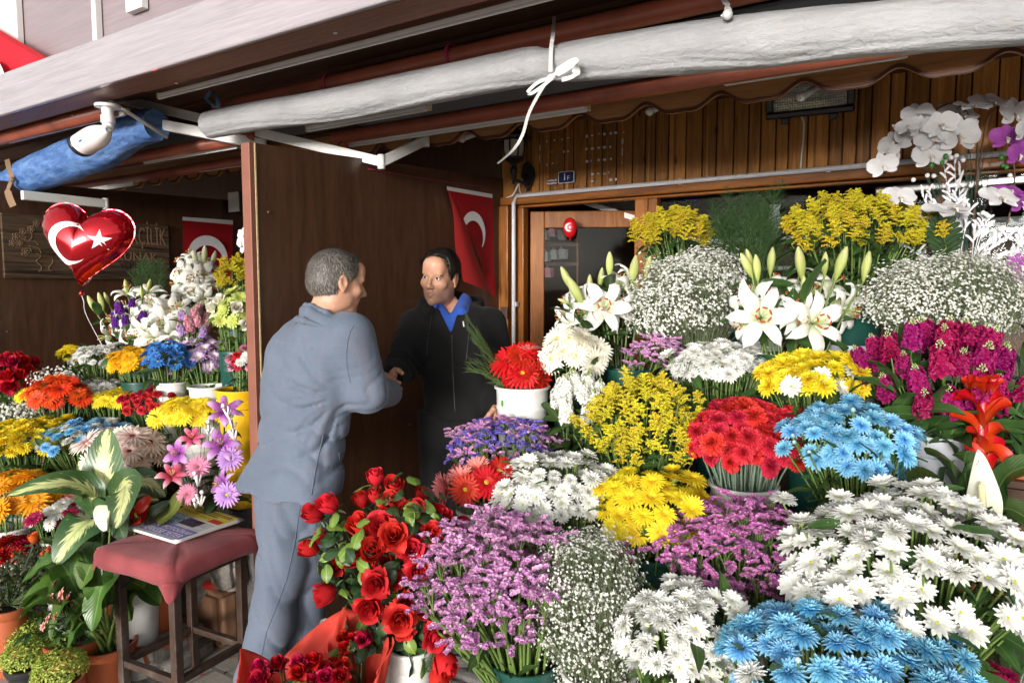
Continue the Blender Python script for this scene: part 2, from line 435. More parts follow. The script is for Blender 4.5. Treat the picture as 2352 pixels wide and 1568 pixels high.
rel(m, sf).obj('plank_wall', M_plank, sf, False)
m = MB(); m.box((-0.35, YW + 0.05, (zt + 2.75) / 2), (3.9, 0.03, 2.75 - zt)); rel(m, sf).obj('backing_board', M_soff, sf, False)
m = MB(); m.box((-0.35, YW - 0.008, zt - 0.022), (3.9, 0.055, 0.05), 0, None, 0.008); rel(m, sf).obj('trim_rail', M_pineh, sf, False)
zl = PY(1300, 470, YW).z
m = MB(); m.box((-0.35, YW + 0.02, (zt - 0.05 + zl) / 2), (3.9, 0.05, zt - 0.05 - zl), 0, None, 0.004); rel(m, sf).obj('lintel', M_pineh, sf, False)
def post(px0, px1, z1, name='post', y=YW + 0.015, d=0.07, z0=0.0, mat=M_pine):
 x0 = PY(px0, 600, YW).x; x1 = PY(px1, 600, YW).x
 m = MB(); m.box(((x0 + x1) / 2, y, (z0 + z1) / 2), (x1 - x0, d, z1 - z0), 0, None, 0.006); return rel(m, sf).obj(name, mat, sf, False)
post(1153, 1176, zt - 0.05, 'door_post', YW + 0.0, 0.10); post(1185, 1204, zl, 'door_post', YW + 0.02, 0.06)
post(1459, 1488, zl, 'post')
dl = MB(); hinge = Vector((PY(1207, 600, YW).x, YW + 0.06, 0)); ang = R(26)
ddir = Vector((math.cos(ang), math.sin(ang), 0)); DW, DH = 0.72, zl - 0.02
def dbar(u0, u1, z0, z1, mb, th=0.045):
 a = hinge + ddir * ((u0 + u1) / 2); mb.box((a.x, a.y, (z0 + z1) / 2), (u1 - u0, th, z1 - z0), 0, Matrix.Rotation(ang, 3, 'Z'), 0.006)
for u0, u1, z0, z1 in ((0, 0.085, 0, DH), (DW - 0.085, DW, 0, DH), (0.085, DW - 0.085, DH - 0.10, DH), (0.085, DW - 0.085, 0, 0.25), (0.085, DW - 0.085, 0.80, 0.88)): dbar(u0, u1, z0, z1, dl)
door = rel(dl, sf).obj('door', M_pine, sf, False)
def glassmat():
 n = NT('shop glass'); b = n.n('ShaderNodeBsdfGlossy'); b.inputs['Roughness'].default_value = 0.02; b.inputs['Color'].default_value = (0.9, 0.95, 0.95, 1)
 t = n.n('ShaderNodeBsdfTransparent'); t.inputs['Color'].default_value = (0.93, 0.95, 0.95, 1)
 lw = n.n('ShaderNodeLayerWeight'); lw.inputs['Blend'].default_value = 0.25
 mx = n.n('ShaderNodeMixShader'); n.l(n.math('MULTIPLY', lw.outputs['Fresnel'], 0.16), mx.inputs[0]); n.l(t.outputs[0], mx.inputs[1]); n.l(b.outputs[0], mx.inputs[2])
 n.l(mx.outputs[0], n.out.inputs['Surface']); return n.m
M_glass = glassmat()
g = MB(); dbar(0.08, DW - 0.08, 0.24, DH - 0.095, g, 0.006); rel(g, sf).obj('door_pane', M_glass, door, False)
hd = MB(); a = hinge + ddir * (DW - 0.055) + Vector((0.02, -0.045, 1.02)); hd.box(a, (0.03, 0.02, 0.16), 0, Matrix.Rotation(ang, 3, 'Z'), 0.006); hd.tube([a + Vector((0, 0, .04)), a + Vector((0, -0.05, .04)), a + Vector((-0.1, -0.055, .04))], 0.008, 8)
rel(hd, sf).obj('door_handle', plain('brushed steel', (0.5, 0.5, 0.5, 1), 0.3, 0.05, 20, 0.02, 1.0), door)
wx0, wx1 = PY(1488, 600, YW).x, 1.55
m = MB(); m.box(((wx0 + wx1) / 2, YW + 0.03, (0.85 + zl) / 2), (wx1 - wx0, 0.006, zl - 0.85)); win = MB()
for cx, cz, sx, sz in (((wx0 + wx1) / 2, 0.82, wx1 - wx0, 0.07), (wx0 + 0.025, (0.855 + zl) / 2, 0.05, zl - 0.855), (wx0 + 1.35, (0.855 + zl) / 2, 0.06, zl - 0.855), (wx1 - .03, (0.855 + zl) / 2, 0.06, zl - 0.855)):
 win.box((cx, YW + 0.022, cz), (sx, 0.06, sz), 0, None, 0.005)
wo_ = rel(win, sf).obj('window', M_pine, sf, False); rel(m, sf).obj('window_pane', M_glass, wo_, False)
m = MB(); m.box(((wx0 + wx1) / 2, YW + 0.03, 0.39), (wx1 - wx0, 0.05, 0.775)); rel(m, sf).obj('lower_panel', M_plank, sf, False)
a, b = PY(2010, 440, YW - .12), PY(2352, 412, YW - .12)
m = MB(); m.bar(a, b + (b - a) * .6, 0.02, 0.035, 0, 0.006); rel(m, sf).obj('metal_rail', MATS['brushed steel'], sf)
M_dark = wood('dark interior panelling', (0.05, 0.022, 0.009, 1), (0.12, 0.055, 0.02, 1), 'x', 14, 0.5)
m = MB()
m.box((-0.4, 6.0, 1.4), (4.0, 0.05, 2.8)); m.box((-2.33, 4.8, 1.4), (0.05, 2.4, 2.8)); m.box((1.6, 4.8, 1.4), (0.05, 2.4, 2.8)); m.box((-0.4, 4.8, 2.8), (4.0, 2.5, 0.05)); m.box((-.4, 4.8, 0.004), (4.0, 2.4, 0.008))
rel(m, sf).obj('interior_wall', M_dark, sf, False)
m = MB()
for z in (1.45, 1.75, 2.05): m.box((-0.2, 5.75, z), (2.6, 0.35, 0.03), 0, None, 0.004)
m.box((0.0, YW + .42, 1.86), (2.4, 0.25, 0.02), 0, None, 0.003)
rel(m, sf).obj('interior_shelf', M_whitepl, sf, False)
m = MB(); m.bar(PY(1335, 462, YW + .3), PY(1470, 505, YW + .3), 0.03, 0.03); m.bar(PY(1380, 470, YW + 1.0), PY(1465, 474, YW + 1.0), 0.02, 0.06)
rel(m, sf).obj('profile_bar', M_whitepl, sf, False)
M_cond = plain('grey plastic conduit', (0.52, 0.52, 0.54, 1), 0.4, 0.05, 10, 0.02)
a = PY(1180, 455, YW - 0.05); b = PY(2320, 340, YW - 0.05)
m = MB(); m.tube([Vector((b.x + .4, YW - .05, a.z + (b.z - a.z) * .5)), Vector((a.x + .02, YW - .05, a.z + (b.z - a.z) * .3)), Vector((a.x, YW - .05, a.z - .03)), Vector((a.x, YW - .05, 0.3)), Vector((a.x, YW - .05, 0.0))], 0.0125, 10)
cn = m.obj('conduit', M_cond); tag(cn, 'grey plastic conduit running over the lintel and down beside the door', 'conduit')
for px in (1183, 1560, 1900):
 q = PY(px, 455, YW - .05); k = MB(); zc = a.z + (b.z - a.z) * .4 if px > 1200 else 1.5
 k.box((q.x, YW - .035, zc), (0.02, 0.035, 0.03) , 0, None, 0.004); k.obj('clip', M_cond, cn, False)
def partition(X, name_label, z0=2.16, z1=2.26, ya=1.76, yb=YW - 0.005):
 t = thing('partition_panel', name_label, 'partition', (X, ya, 0))
 m = MB(); th = 0.018
 vs = [(X - th, ya, 0), (X + th, ya, 0), (X + th, yb, 0), (X - th, yb, 0), (X - th, ya, z0), (X + th, ya, z0), (X + th, yb, z1), (X - th, yb, z1)]
 m.add(vs, [(3, 2, 1, 0), (4, 5, 6, 7), (0, 1, 5, 4), (1, 2, 6, 5), (2, 3, 7, 6), (3, 0, 4, 7)]); rel(m, t).obj('board', M_panel, t, False)
 m = MB(); m.box((X - .006, ya - 0.012, z0 / 2), (0.05, 0.022, z0), 0, None, 0.003); rel(m, t).obj('edge_strip', M_edge, t, False)
 m = MB(); m.box((X + .0195, ya + 0.003, z0 / 2), (0.005, 0.006, z0)); rel(m, t).obj('bare_edge', M_edge2, t, False)
 m = MB()
 for y, z in ((ya + .06, 1.35), (ya + .06, 1.9), (ya + .9, 0.9), (ya + 1.1, 1.2)): m.lathe([(0.0001, 0.004), (0.005, 0.003), (0.006, 0)], 8, 0, (X + th + .0005, y, z), (1, 0, 0))
 rel(m, t).obj('screw_cap', M_soff, t)
 return t
p_mid = partition(XP, 'tall dark brown laminate partition behind the two men, with a reddish front edge')
p_left = partition(XL, 'dark brown laminate partition at the far end of the left stall, behind the heart balloon', 2.2, 2.26, 1.72)
lw_ = thing('stall_back_wall', 'dark brown back wall of the left stall between the partitions', 'wall', (-3.4, YW, 0))
m = MB(); m.box((-5.7, YW + 0.03, 1.4), (6.8, 0.04, 2.8)); rel(m, lw_).obj('board', M_panel, lw_, False)
m = MB(); m.box((-3.42, YW - .005, 0.06), (2.2, 0.03, 0.12), 0, None, .004); rel(m, lw_).obj('skirting', M_soff, lw_, False)
# ------------------------------------------------------------------ canopy
cp = thing('canopy', 'long brown canopy over both flower stalls with a pale glossy fascia and pipes beneath', 'canopy', (-1.5, 1.6, 2.5))
XA, XB = -9.0, 3.0
YF = 1.52
zb = (PY(0, 268, YF).z + PY(880, 0, YF).z) / 2; ztop = (PY(0, 177, YF).z + PY(440, 0, YF).z) / 2
XC = (XA + XB) / 2; LX = XB - XA
m = MB(); m.box((XC, YF + 0.012, (zb + ztop) / 2), (LX, 0.024, ztop - zb), 0, None, 0.006); rel(m, cp).obj('fascia_board', M_fasc, cp, False, None)
m = MB(); m.box((XC, YF + 0.085, zb + 0.012), (LX, 0.118, 0.022), 0, None, 0.002); und = rel(m, cp).obj('fascia_underside', M_fascu, cp, False)
m = MB()
for px, py in ((168, 266), (405, 192), (770, 77)):
 q = PZ(px, py, zb); m.lathe([(0.0001, -0.004), (0.006, -0.003), (0.007, 0)], 10, 0, (q.x, q.y, zb + .001))
rel(m, cp).obj('screw', MATS['brushed steel'], und)
m = MB(); m.box((XC, 2.6, ZS + 0.02), (LX, 2.0, 0.02));
for y in (1.9, 2.2, 2.45, 3.0): m.box((XC, y, ZS + 0.0), (LX, 0.05, 0.018))
rel(m, cp).obj('soffit', M_soff, cp, False)
m = MB(); m.box((XC, 1.62, (ztop + ZS) / 2 - .005), (LX, 0.02, ztop - ZS - .01)); rel(m, cp).obj('inner_board', M_soff, cp, False)
m = MB(); m.box((XC, 2.35, ztop - 0.03), (LX, 1.62, 0.03)); rel(m, cp).obj('roof_deck', M_soff, cp, False)
YS = 1.68
m = MB(); m.box((XC, YS + 0.02, ztop + 0.93), (LX, 0.03, 1.94)); sb = tag(rel(m, cp).xf(Matrix.Translation(cp.location)).obj('signboard', M_sign, None, False), 'mauve laminate signboard standing above the pale canopy fascia', 'signboard')
sb_l = [((-6, 40), 95, 0.10), ((212, 221), 96, 0.02), ((288, 325), 30, 0.10)]
for (xa, xb), yb, _ in sb_l:
 a = PY(xa, yb, YS - .03); b = PY(xb, yb, YS - .03); z0 = a.z if yb != 95 and yb != 96 else ztop - 0.02
 m = MB(); m.box(((a.x + b.x) / 2, YS - 0.014, (z0 + 3.55) / 2), (abs(b.x - a.x), 0.03, 3.55 - z0), 0, None, 0.003); m.obj('raised_letter', M_whitepl, sb, False)
def line_at_Y(pts, Y): return [PY(x, y, Y) for x, y in pts]
def pipe(p0, p1, Y, r, ext=(0, 0), name='roller_pipe', mat=M_pipe, par=cp, n=14):
 a, b = PY(*p0, Y), PY(*p1, Y); z = (a.z + b.z) / 2
 a.z = b.z = z
 d = (b - a).normalized(); a = a - d * ext[0]; b = b + d * ext[1]
 m = MB(); m.tube([a, a + (b - a) * .33, a + (b - a) * .66, b], r, n); rel(m, par).obj(name, mat, par); return z
z1 = pipe((330, 208), (1000, -20), 1.74, 0.036, (0, 3.0)); pipe((0, 330), (250, 240), 1.74, 0.034, (2.0, 0.0))
z2 = pipe((500, 253), (1500, 28), 2.06, 0.034, (0, 2.5)); pipe((210, 385), (500, 322), 2.2, 0.03, (1.5, 0.3))
z3 = pipe((770, 320), (1500, 196), 2.5, 0.032, (0.0, 2.5)); pipe((150, 437), (585, 362), 2.6, 0.03, (1.5, 0.1))
strips = []
def strip(p0, p1, Y, wd, label, ext=0.0, col=M_whitepl):
 a, b = PY(*p0, Y), PY(*p1, Y); z = (a.z + b.z) / 2; a.z = b.z = z
 b = b + (b - a).normalized() * ext
 t = thing('light_strip', label, 'light strip', ((a + b) / 2), 'white strips under the canopy pipes')
 m = MB(); m.bar(a, b, wd, wd * .8, 0, wd * .2); rel(m, t).obj('housing', col, t, False)
 m = MB(); m.bar(a - Vector((0, wd * .3, wd * .52)), b - Vector((0, wd * .3, wd * .52)), wd * .45, wd * .4, 0, wd * .1); rel(m, t).obj('diffuser', plain('strip diffuser', (0.62, 0.62, 0.60, 1), 0.25, 0.04, 6, 0.01), t, False)
 m = MB()
 for q in (a, b): m.box(q, (0.012, wd * 1.12, wd), 0, None, 0.003)
 rel(m, t).obj('end_cap', plain('yellowed plastic', (0.55, 0.47, 0.30, 1), 0.5, 0.1, 20), t, False)
 return t
strip((368, 229), (1180, 0), 1.80, 0.024, 'long white strip under the front red pipe, behind the pale fascia', 1.6)
strip((25, 325), (290, 252), 1.80, 0.03, 'white strip under the front pipe beside the security camera')
strip((335, 374), (548, 330), 2.24, 0.026, 'short white strip between two pipes left of the brown partition')
strip((462, 390), (588, 370), 2.6, 0.026, 'short white strip just above the scalloped board of the left stall')
strip((148, 444), (310, 420), 2.5, 0.026, 'white strip beneath the blue tarpaulin, ending over the heart balloon')
strip((708, 297), (985, 244), 2.2, 0.026, 'white strip just below the left half of the rolled white sheet')
strip((806, 332), (1350, 240), 2.56, 0.034, 'long white strip in front of the scalloped board, crossed by the dangling tie')
strip((1666, 185), (2080, 121), 2.56, 0.03, 'white strip between the rolled white sheet and the scalloped board above the floodlight')
for px, py, lb in ((1060, 320, 'white tube end under the scalloped board, left of the wall lantern'), (1253, 289, 'white tube end under the scalloped board, just right of the wall lantern'), (1492, 257, 'white tube end under the scalloped board, above the torn paper'), (1840, 224, 'white tube end under the scalloped board, before the floodlight'), (2414, 0, None), (2190, 160, 'white tube end under the scalloped board, above the white orchids')):
 if lb is None: continue
 a = PY(px, py, 2.80); b = a + Vector((0.03, 0.16, 0.07)); t = thing('tube_light', lb, 'tube light', a, 'tubes under the scalloped board')
 m = MB(); m.tube([a, b], 0.014, 10); rel(m, t).obj('tube', MATS['strip diffuser'], t)
 m = MB(); m.tube([a - Vector((0, .012, 0)), a + Vector((0, .012, 0))], 0.0155, 10); rel(m, t).obj('end_cap', M_whitepl, t)
m = MB(); a0, b0 = PY(775, 305, 2.3), PY(1560, 150, 2.3)
G = []
for i in range(24):
 u = i / 23; x = a0.x + (3.0 - a0.x) * u
 G.append([(x, 2.1 + 0.4 * v, z2 - 0.03 + (z3 + 0.03 - z2 + 0.03) * v - 0.025 * math.sin(math.pi * v)) for v in [k / 6 for k in range(7)]])
m.grid(G); o = m.obj('awning_cloth', M_awn); md = o.modifiers.new('t', 'SOLIDIFY'); md.thickness = 0.003
tag(o, 'dark grey awning cloth stretched between the pipes above the right stall', 'awning')
m = MB(); G = []
for i in range(20):
 x = -5.2 + 2.75 * i / 19; G.append([(x, 2.22 + 0.36 * v, 2.44 - 0.02 * math.sin(math.pi * v) - .02 * v) for v in [k / 6 for k in range(7)]])
m.grid(G); o = m.obj('awning_cloth', M_awn); md = o.modifiers.new('t', 'SOLIDIFY'); md.thickness = 0.003
tag(o, 'dark grey awning cloth between the pipes of the left stall', 'awning')
def valance(xa, xb, Y, zlow, h, label, period=0.30):
 t = thing('scalloped_board', label, 'valance', ((xa + xb) / 2, Y, zlow))
 n = int((xb - xa) / 0.012); top = zlow + h; xs = [xa + (xb - xa) * i / n for i in range(n + 1)]
 def f(x):
  u = (x / period) % 1.0       # long wave with an ogee lip
  c = 0.5 + 0.5 * math.cos(2 * math.pi * u); s2 = math.cos(4 * math.pi * u)
  return zlow + 0.052 * (1 - c) ** 1.0 * 0.9 + 0.008 * s2
 for nm, off, th, ex, mt in (('board', 0.0, 0.022, 0.0, M_val), ('moulding', -0.013, 0.006, 0.0, M_valedge)):
  m = MB(); V = []; F = []
  for i, x in enumerate(xs):
   zt_ = top if nm == 'board' else f(x) + 0.011
   V += [(x, Y + off - th / 2, f(x) - (0.002 if nm != 'board' else 0)), (x, Y + off - th / 2, zt_), (x, Y + off + th / 2, f(x) - (0.002 if nm != 'board' else 0)), (x, Y + off + th / 2, zt_)]
  for i in range(n):
   a = 4 * i; b = a + 4; F += [(a, b, b + 1, a + 1), (a + 2, a + 3, b + 3, b + 2), (a, a + 2, b + 2, b), (a + 1, b + 1, b + 3, a + 3)]
  m.add(V, F); rel(m, t).obj(nm, mt, t, False)
zv = (PY(1230, 300, 2.72).z + PY(1920, 222, 2.72).z) / 2 - .002
valance(PY(930, 330, 2.72).x, 2.2, 2.72, zv, 0.165, 'wooden board with a wavy scalloped lower edge across the right stall')
zv2 = (PY(330, 430, 2.75).z + PY(560, 402, 2.75).z) / 2
valance(-5.6, -2.36, 2.75, zv2, 0.14, 'wooden board with a wavy scalloped lower edge over the left stall', 0.22)
def arm(pts, label, wd=0.03, ht=0.045):
 t = thing('folding_arm', label, 'awning arm', pts[0], 'white steel arms under the canopy')
 for a, b in zip(pts[:-1], pts[1:]):
  m = MB(); m.bar(a, b, wd, ht, 0, 0.004); rel(m, t).obj('bar', M_steel, t, False)
 m = MB()
 for q in pts[1:]: m.tube([q - Vector((0, 0, .032)), q + Vector((0, 0, .032))], 0.018, 10)
 rel(m, t).obj('joint', M_steel, t)
 return t
arm([PY(272, 227, 1.98), PX(876, 372, XP + .10), PY(978, 322, 2.66)], 'white steel folding arm passing behind the rolled white sheet to the partition')
arm([PY(332, 279, 1.95), PY(604, 332, 2.22)], 'white steel arm ending on the front top corner of the brown partition', 0.035, 0.05)
m = MB(); m.tube([PY(250, 230, 1.68), PY(384, 316, 1.95)], 0.0085, 8); tag(m.obj('thin_rod', M_steel), 'thin white rod slanting down beside the security camera', 'rod')
arm([PX(50, 448, XL + .3), PX(243, 468, XL + .3)], 'white steel arm hanging above the red heart balloon in the left stall', 0.03, 0.05)
# ================================================================== flower heads, each built once in a few variants
def petal(L, W, t0, t1, cup=0.1, ns=5, nc=3, prof=None, tip_curl=0.0, r0=0.0, wav=0.0, ph=0.0, cup_t=None):
 """strap along +x rising by angles t0 (base) to t1 (tip), in degrees"""
 x, z = r0, 0.0; G = []
 for i in range(ns):
  t = i / (ns - 1)
  a = R(t0 + (t1 - t0) * t ** 1.3 + tip_curl * max(0, t - .7) / .3)
  if i: x += math.cos(a) * L / (ns - 1); z += math.sin(a) * L / (ns - 1)
  wd = W * (prof(t) if prof else math.sin(math.pi * min(1, 0.12 + 0.83 * t)) ** 0.6)
  row = []
  cu = cup if cup_t is None else cup_t(t) * cup
  for j in range(nc):
   s_ = 2 * j / (nc - 1) - 1
   off = cu * W * (s_ * s_ - 0.3) + wav * W * math.sin(ph + 9 * t + 3 * s_) * abs(s_)
   row.append((x - math.sin(a) * off, s_ * wd * .5, z + math.cos(a) * off))
  G.append(row)
 return np.array(G)
def rotz(G, a, z=0.0):
 c, s_ = math.cos(a), math.sin(a); G = np.asarray(G); o = G.copy()
 o[..., 0] = G[..., 0] * c - G[..., 1] * s_; o[..., 1] = G[..., 0] * s_ + G[..., 1] * c; o[..., 2] += z
 return o
strap = lambda t: (0.55 + 0.45 * min(1, t * 2.2)) * (1 if t < 0.8 else max(0.18, 1 - ((t - .8) / .2) ** 2 * .82))
oval = lambda t: max(0.05, math.sin(math.pi * (0.06 + 0.9 * t)) ** 0.75)
pointed = lambda t: max(0.02, (math.sin(math.pi * t ** 0.75) ** 0.8 if t > 0 else 0.25)) if t > 0.12 else 0.3 + t * 2.0
lance = lambda t: max(0.02, math.sin(math.pi * (0.04 + 0.94 * t) ** 0.8) ** 0.9)
def ring(m, n, L, W, t0, t1, mat=0, jit=6, prof=strap, r0=0.05, z=0.0, cup=0.12, ns=5, ph=0.0, lj=0.08, nc=3, curl=0.0, wav=0.0, rng=rnd):
 for k in range(n):
  a = ph + 2 * math.pi * (k + rng.uniform(-.22, .22)) / n
  g = petal(L * rng.uniform(1 - lj, 1 + lj), W * rng.uniform(.9, 1.08), t0 + rng.uniform(-jit, jit), t1 + rng.uniform(-jit, jit), cup, ns, nc, prof, curl * rng.uniform(.5, 1.3), r0, wav, rng.uniform(0, 6))
  m.grid(rotz(g, a, z + rng.uniform(-.01, .01)), mat)
def disc(r, h, n=60, seed=1, mat=0, mat2=None):
 m = MB(); m.lathe([(0.0001, h * 1.0), (r * .35, h * .95), (r * .7, h * .75), (r, h * .2), (r * .95, -h * .3)][::-1], 14, mat)
 rr = random.Random(seed); o = MB(); o.lathe([(0.0001, 1), (.55, .55), (.6, 0)][::-1], 5)
 T = []
 for k in range(n):
  q = math.sqrt((k + .5) / n); a = k * 2.39996; x, y = q * r * .96 * math.cos(a), q * r * .96 * math.sin(a)
  T.append(np.array(trs((x, y, h * (1 - .7 * q * q)), frame((x * .8, y * .8, .3)), r * .085 * rr.uniform(.8, 1.3))))
 m.scatter(o, T, mat if mat2 is None else mat2); return m
def mumbud(rg):
 m = MB(); m.ball((0, 0, .35), .62, 0, 7, 10, (1, 1, 1.05)); ring(m, 9, .62, .34, 78, 118, 0, 6, oval, .42, .05, .2, 4, 0, .1, rng=rg); m.lathe([(.12, -.5), (.45, -.25), (.62, .1), (.55, .3)], 10, 1); return m
def calyx(r, h, mat):
 m = MB(); m.lathe([(r * .25, -h), (r * .6, -h * .7), (r * .95, -h * .25), (r, 0.0)], 9, mat); return m
HEADS = {}; HMB = {}
def heads(key, fn, mats, n=3, center=None, cmat=None):
 """variants of one flower head: list of (mesh, centre mesh)"""
 if key in HEADS: return HEADS[key]
 out = []
 for i in range(n):
  m = fn(random.Random(sum(map(ord, key)) + i * 17))
  me = m.mesh('flower_head', mats); HMB.setdefault(key, []).append((m, mats))
  ce = None
  if center: ce = center(i).mesh('flower_center', cmat)
  out.append((me, ce))
 HEADS[key] = out; return out
M_stem = plain('flower stem green', (0.10, 0.16, 0.035, 1), 0.5, 0.25, 12, 0.05)
M_stemd = plain('dark stem green', (0.055, 0.10, 0.035, 1), 0.5, 0.3, 12, 0.05)
M_calyx = plain('calyx green', (0.15, 0.22, 0.06, 1), 0.55, 0.2, 30, 0.1)
M_leaf = leaf_mat('cut flower leaf', (0.020, 0.052, 0.012, 1), (0.06, 0.12, 0.03, 1))
M_leafd = leaf_mat('dark foliage leaf', (0.012, 0.034, 0.010, 1), (0.035, 0.075, 0.022, 1))
M_leafl = leaf_mat('bright green leaf', (0.07, 0.15, 0.02, 1), (0.18, 0.30, 0.05, 1))
def gerbera(rg):
 m = MB(); ring(m, 23, .96, .17, 6, -10, 0, 5, strap, .06, 0, .14, 5, 0, .05, rng=rg); ring(m, 21, .84, .16, 17, 2, 0, 6, strap, .06, .03, .14, 5, .13, .06, rng=rg)
 ring(m, 26, .36, .06, 42, 25, 0, 10, strap, .1, .05, .1, 4, 0, .12, rng=rg)
 m.scatter(calyx(.26, .26, 1), [np.eye(4)]); return m
def gerbera_half(rg):
 m = MB(); ring(m, 22, .92, .17, 38, 18, 0, 8, strap, .06, 0, .2, 5, 0, .07, rng=rg); ring(m, 18, .75, .15, 52, 35, 0, 8, strap, .06, .03, .2, 5, .13, .08, rng=rg)
 m.scatter(calyx(.26, .3, 1), [np.eye(4)]); return m
def daisy(rg):
 m = MB(); k = rg.choice([0, 8, 16])
 ring(m, 15, .95, .36, 12 + k, -8 + k, 0, 8, oval, .07, 0, .16, 5, 0, .07, rng=rg); ring(m, 13, .82, .34, 28 + k, 8 + k, 0, 9, oval, .07, .03, .18, 5, .2, .08, rng=rg)
 m.scatter(calyx(.22, .25, 1), [np.eye(4)]); return m
def mum(rg):
 """double spray chrysanthemum"""
 m = MB(); ring(m, 18, .98, .27, 6, -8, 0, 7, strap, .05, 0, .25, 4, 0, .08, rng=rg); ring(m, 17, .88, .26, 22, 8, 0, 8, strap, .05, .03, .25, 4, .2, .08, rng=rg)
 ring(m, 16, .74, .24, 42, 26, 0, 9, strap, .05, .06, .3, 4, .1, .1, rng=rg); ring(m, 13, .54, .2, 62, 50, 0, 10, strap, .04, .08, .3, 4, .3, .1, rng=rg); ring(m, 9, .38, .16, 78, 84, 0, 8, strap, .02, .1, .3, 3, .3, .1, rng=rg)
 m.scatter(calyx(.22, .25, 1), [np.eye(4)]); return m
def carnation(rg):
 m = MB(); fan = lambda t: (.28 + .95 * t ** 1.4) * (1 if t < .9 else .86)
 for nP, L_, W_, a0, a1, zz in ((9, .98, .62, 12, -22, 0), (9, .92, .60, 30, -4, .05), (9, .84, .56, 48, 16, .1), (8, .74, .5, 64, 38, .14), (7, .62, .44, 78, 60, .18), (5, .5, .36, 88, 82, .2)):
  for k in range(nP):
   g = petal(L_ * rg.uniform(.9, 1.08), W_, a0 + rg.uniform(-10, 10), a1 + rg.uniform(-14, 14), .0, 5, 9, fan, 0, .04); ph = rg.uniform(0, 6)
   for i in range(5):
    for j in range(9): t = i / 4; g[i, j, 2] += .085 * t * t * math.sin(ph + j * 2.1); g[i, j, 0] += (.05 if j % 2 else -.05) * (i == 4) + .04 * t * t * math.cos(ph + j * 2.1)
   m.grid(rotz(g, 2 * math.pi * (k + rg.uniform(-.3, .3)) / nP, zz), 0)
 m.lathe([(.12, -.85), (.20, -.7), (.24, -.3), (.28, 0.0), (.34, .12)], 10, 1); return m
def rose(rg, opn=1.0, outer=True):
 """petals wrapped one round another, the outer ones rolled back"""
 m = MB(); N = 15
 for k in range(N):
  q = k / (N - 1); a0 = k * 2.4 + rg.uniform(-.2, .2); r = .07 + .42 * q ** 1.1; span = 2.3 - .75 * q; H = 1.0 - .13 * q + rg.uniform(-.03, .03)
  fl = (0.05 + .95 * q ** 2) * opn; G = []
  for i in range(6):
   t = i / 5; row = []
   for j in range(7):
    s_ = j / 6 * 2 - 1; a = a0 + s_ * span * .5 * (.55 + .45 * math.sin(math.pi * min(1, .25 + t * .6)))
    rad = r * (0.42 + .58 * math.sin(math.pi * .5 * min(1, t * 1.6))) + fl * .36 * max(0, t - .55) ** 1.5 * 2.2 * (1 + .15 * s_)
    z = H * (t - fl * .42 * max(0, t - .62) ** 1.6 * 2.2) - .16 * s_ * s_ * t * H * (1 - .3 * q) + .015 * math.sin(5 * s_ + k)
    row.append((rad * math.cos(a), rad * math.sin(a), z))
   G.append(row)
  m.grid(np.array(G), 0)
 if outer:
  for k in range(4):
   a = k * 1.57 + rg.uniform(-.3, .3); g = petal(.8, .86, 66, 5 - 22 * opn, .22, 6, 5, oval, -50 * opn, .16)
   m.grid(rotz(g, a, .02), 0)
 for k in range(5): m.grid(rotz(petal(.5, .13, -10, -45, .1, 4, 3, lance, 0, .1), k * 1.257 + rg.uniform(-.2, .2)), 1)
 m.lathe([(.05, -.28), (.12, -.2), (.17, -.08), (.16, .04), (.05, .1)], 8, 1); return m
def rosebud(rg): return rose(rg, .15, False)
def lily(rg):
 m = MB()
 for k in range(6):
  wid = .40 if k % 2 else .31
  g = petal(1.18, wid, 52 + rg.uniform(-6, 6), -34 + rg.uniform(-14, 8), -.16, 9, 5, lambda t: max(.03, (.28 + .9 * math.sin(math.pi * min(1, t ** .8)) ) * (1 if t < .75 else 1 - ((t - .75) / .25) ** 1.6)), -26, .06, .07, rg.uniform(0, 6))
  m.grid(rotz(g, k * math.pi / 3 + rg.uniform(-.08, .08), .012 * (k % 2)), 0)
 m.lathe([(.03, -.5), (.05, -.2), (.075, -.02), (.09, .06)], 8, 1); return m
def lily_center(i):
 m = MB(); rg = random.Random(i)
 for k in range(6):
  a = k * math.pi / 3 + .3; e = Vector((.2 * math.cos(a), .2 * math.sin(a), .62)); m.tube(bez(Vector((.02 * math.cos(a), .02 * math.sin(a), .05)), Vector((.06 * math.cos(a), .06 * math.sin(a), .4)), e, 5), .011, 5, 0)
  d = Vector((-math.sin(a), math.cos(a), .3 + rg.uniform(-.4, .4))).normalized() * .085; m.tube([e - d, e - d * .5, e + d * .5, e + d], [.012, .028, .028, .012], 6, 1)
 m.tube([Vector((0, 0, .05)), Vector((.01, .02, .45)), Vector((.03, .03, .72))], [.016, .014, .03], 6, 0); return m
def lilybud(rg):
 m = MB(); n = 12; G = []
 for i in range(12):
  t = i / 11; r = .15 * math.sin(math.pi * (.06 + .9 * t ** 1.15)) ** .8
  G.append([((r * (1 + .1 * math.cos(3 * a))) * math.cos(a), (r * (1 + .1 * math.cos(3 * a))) * math.sin(a), 1.1 * t) for a in [2 * math.pi * j / n for j in range(n)]])
 m.grid(np.array(G), 0, True); return m
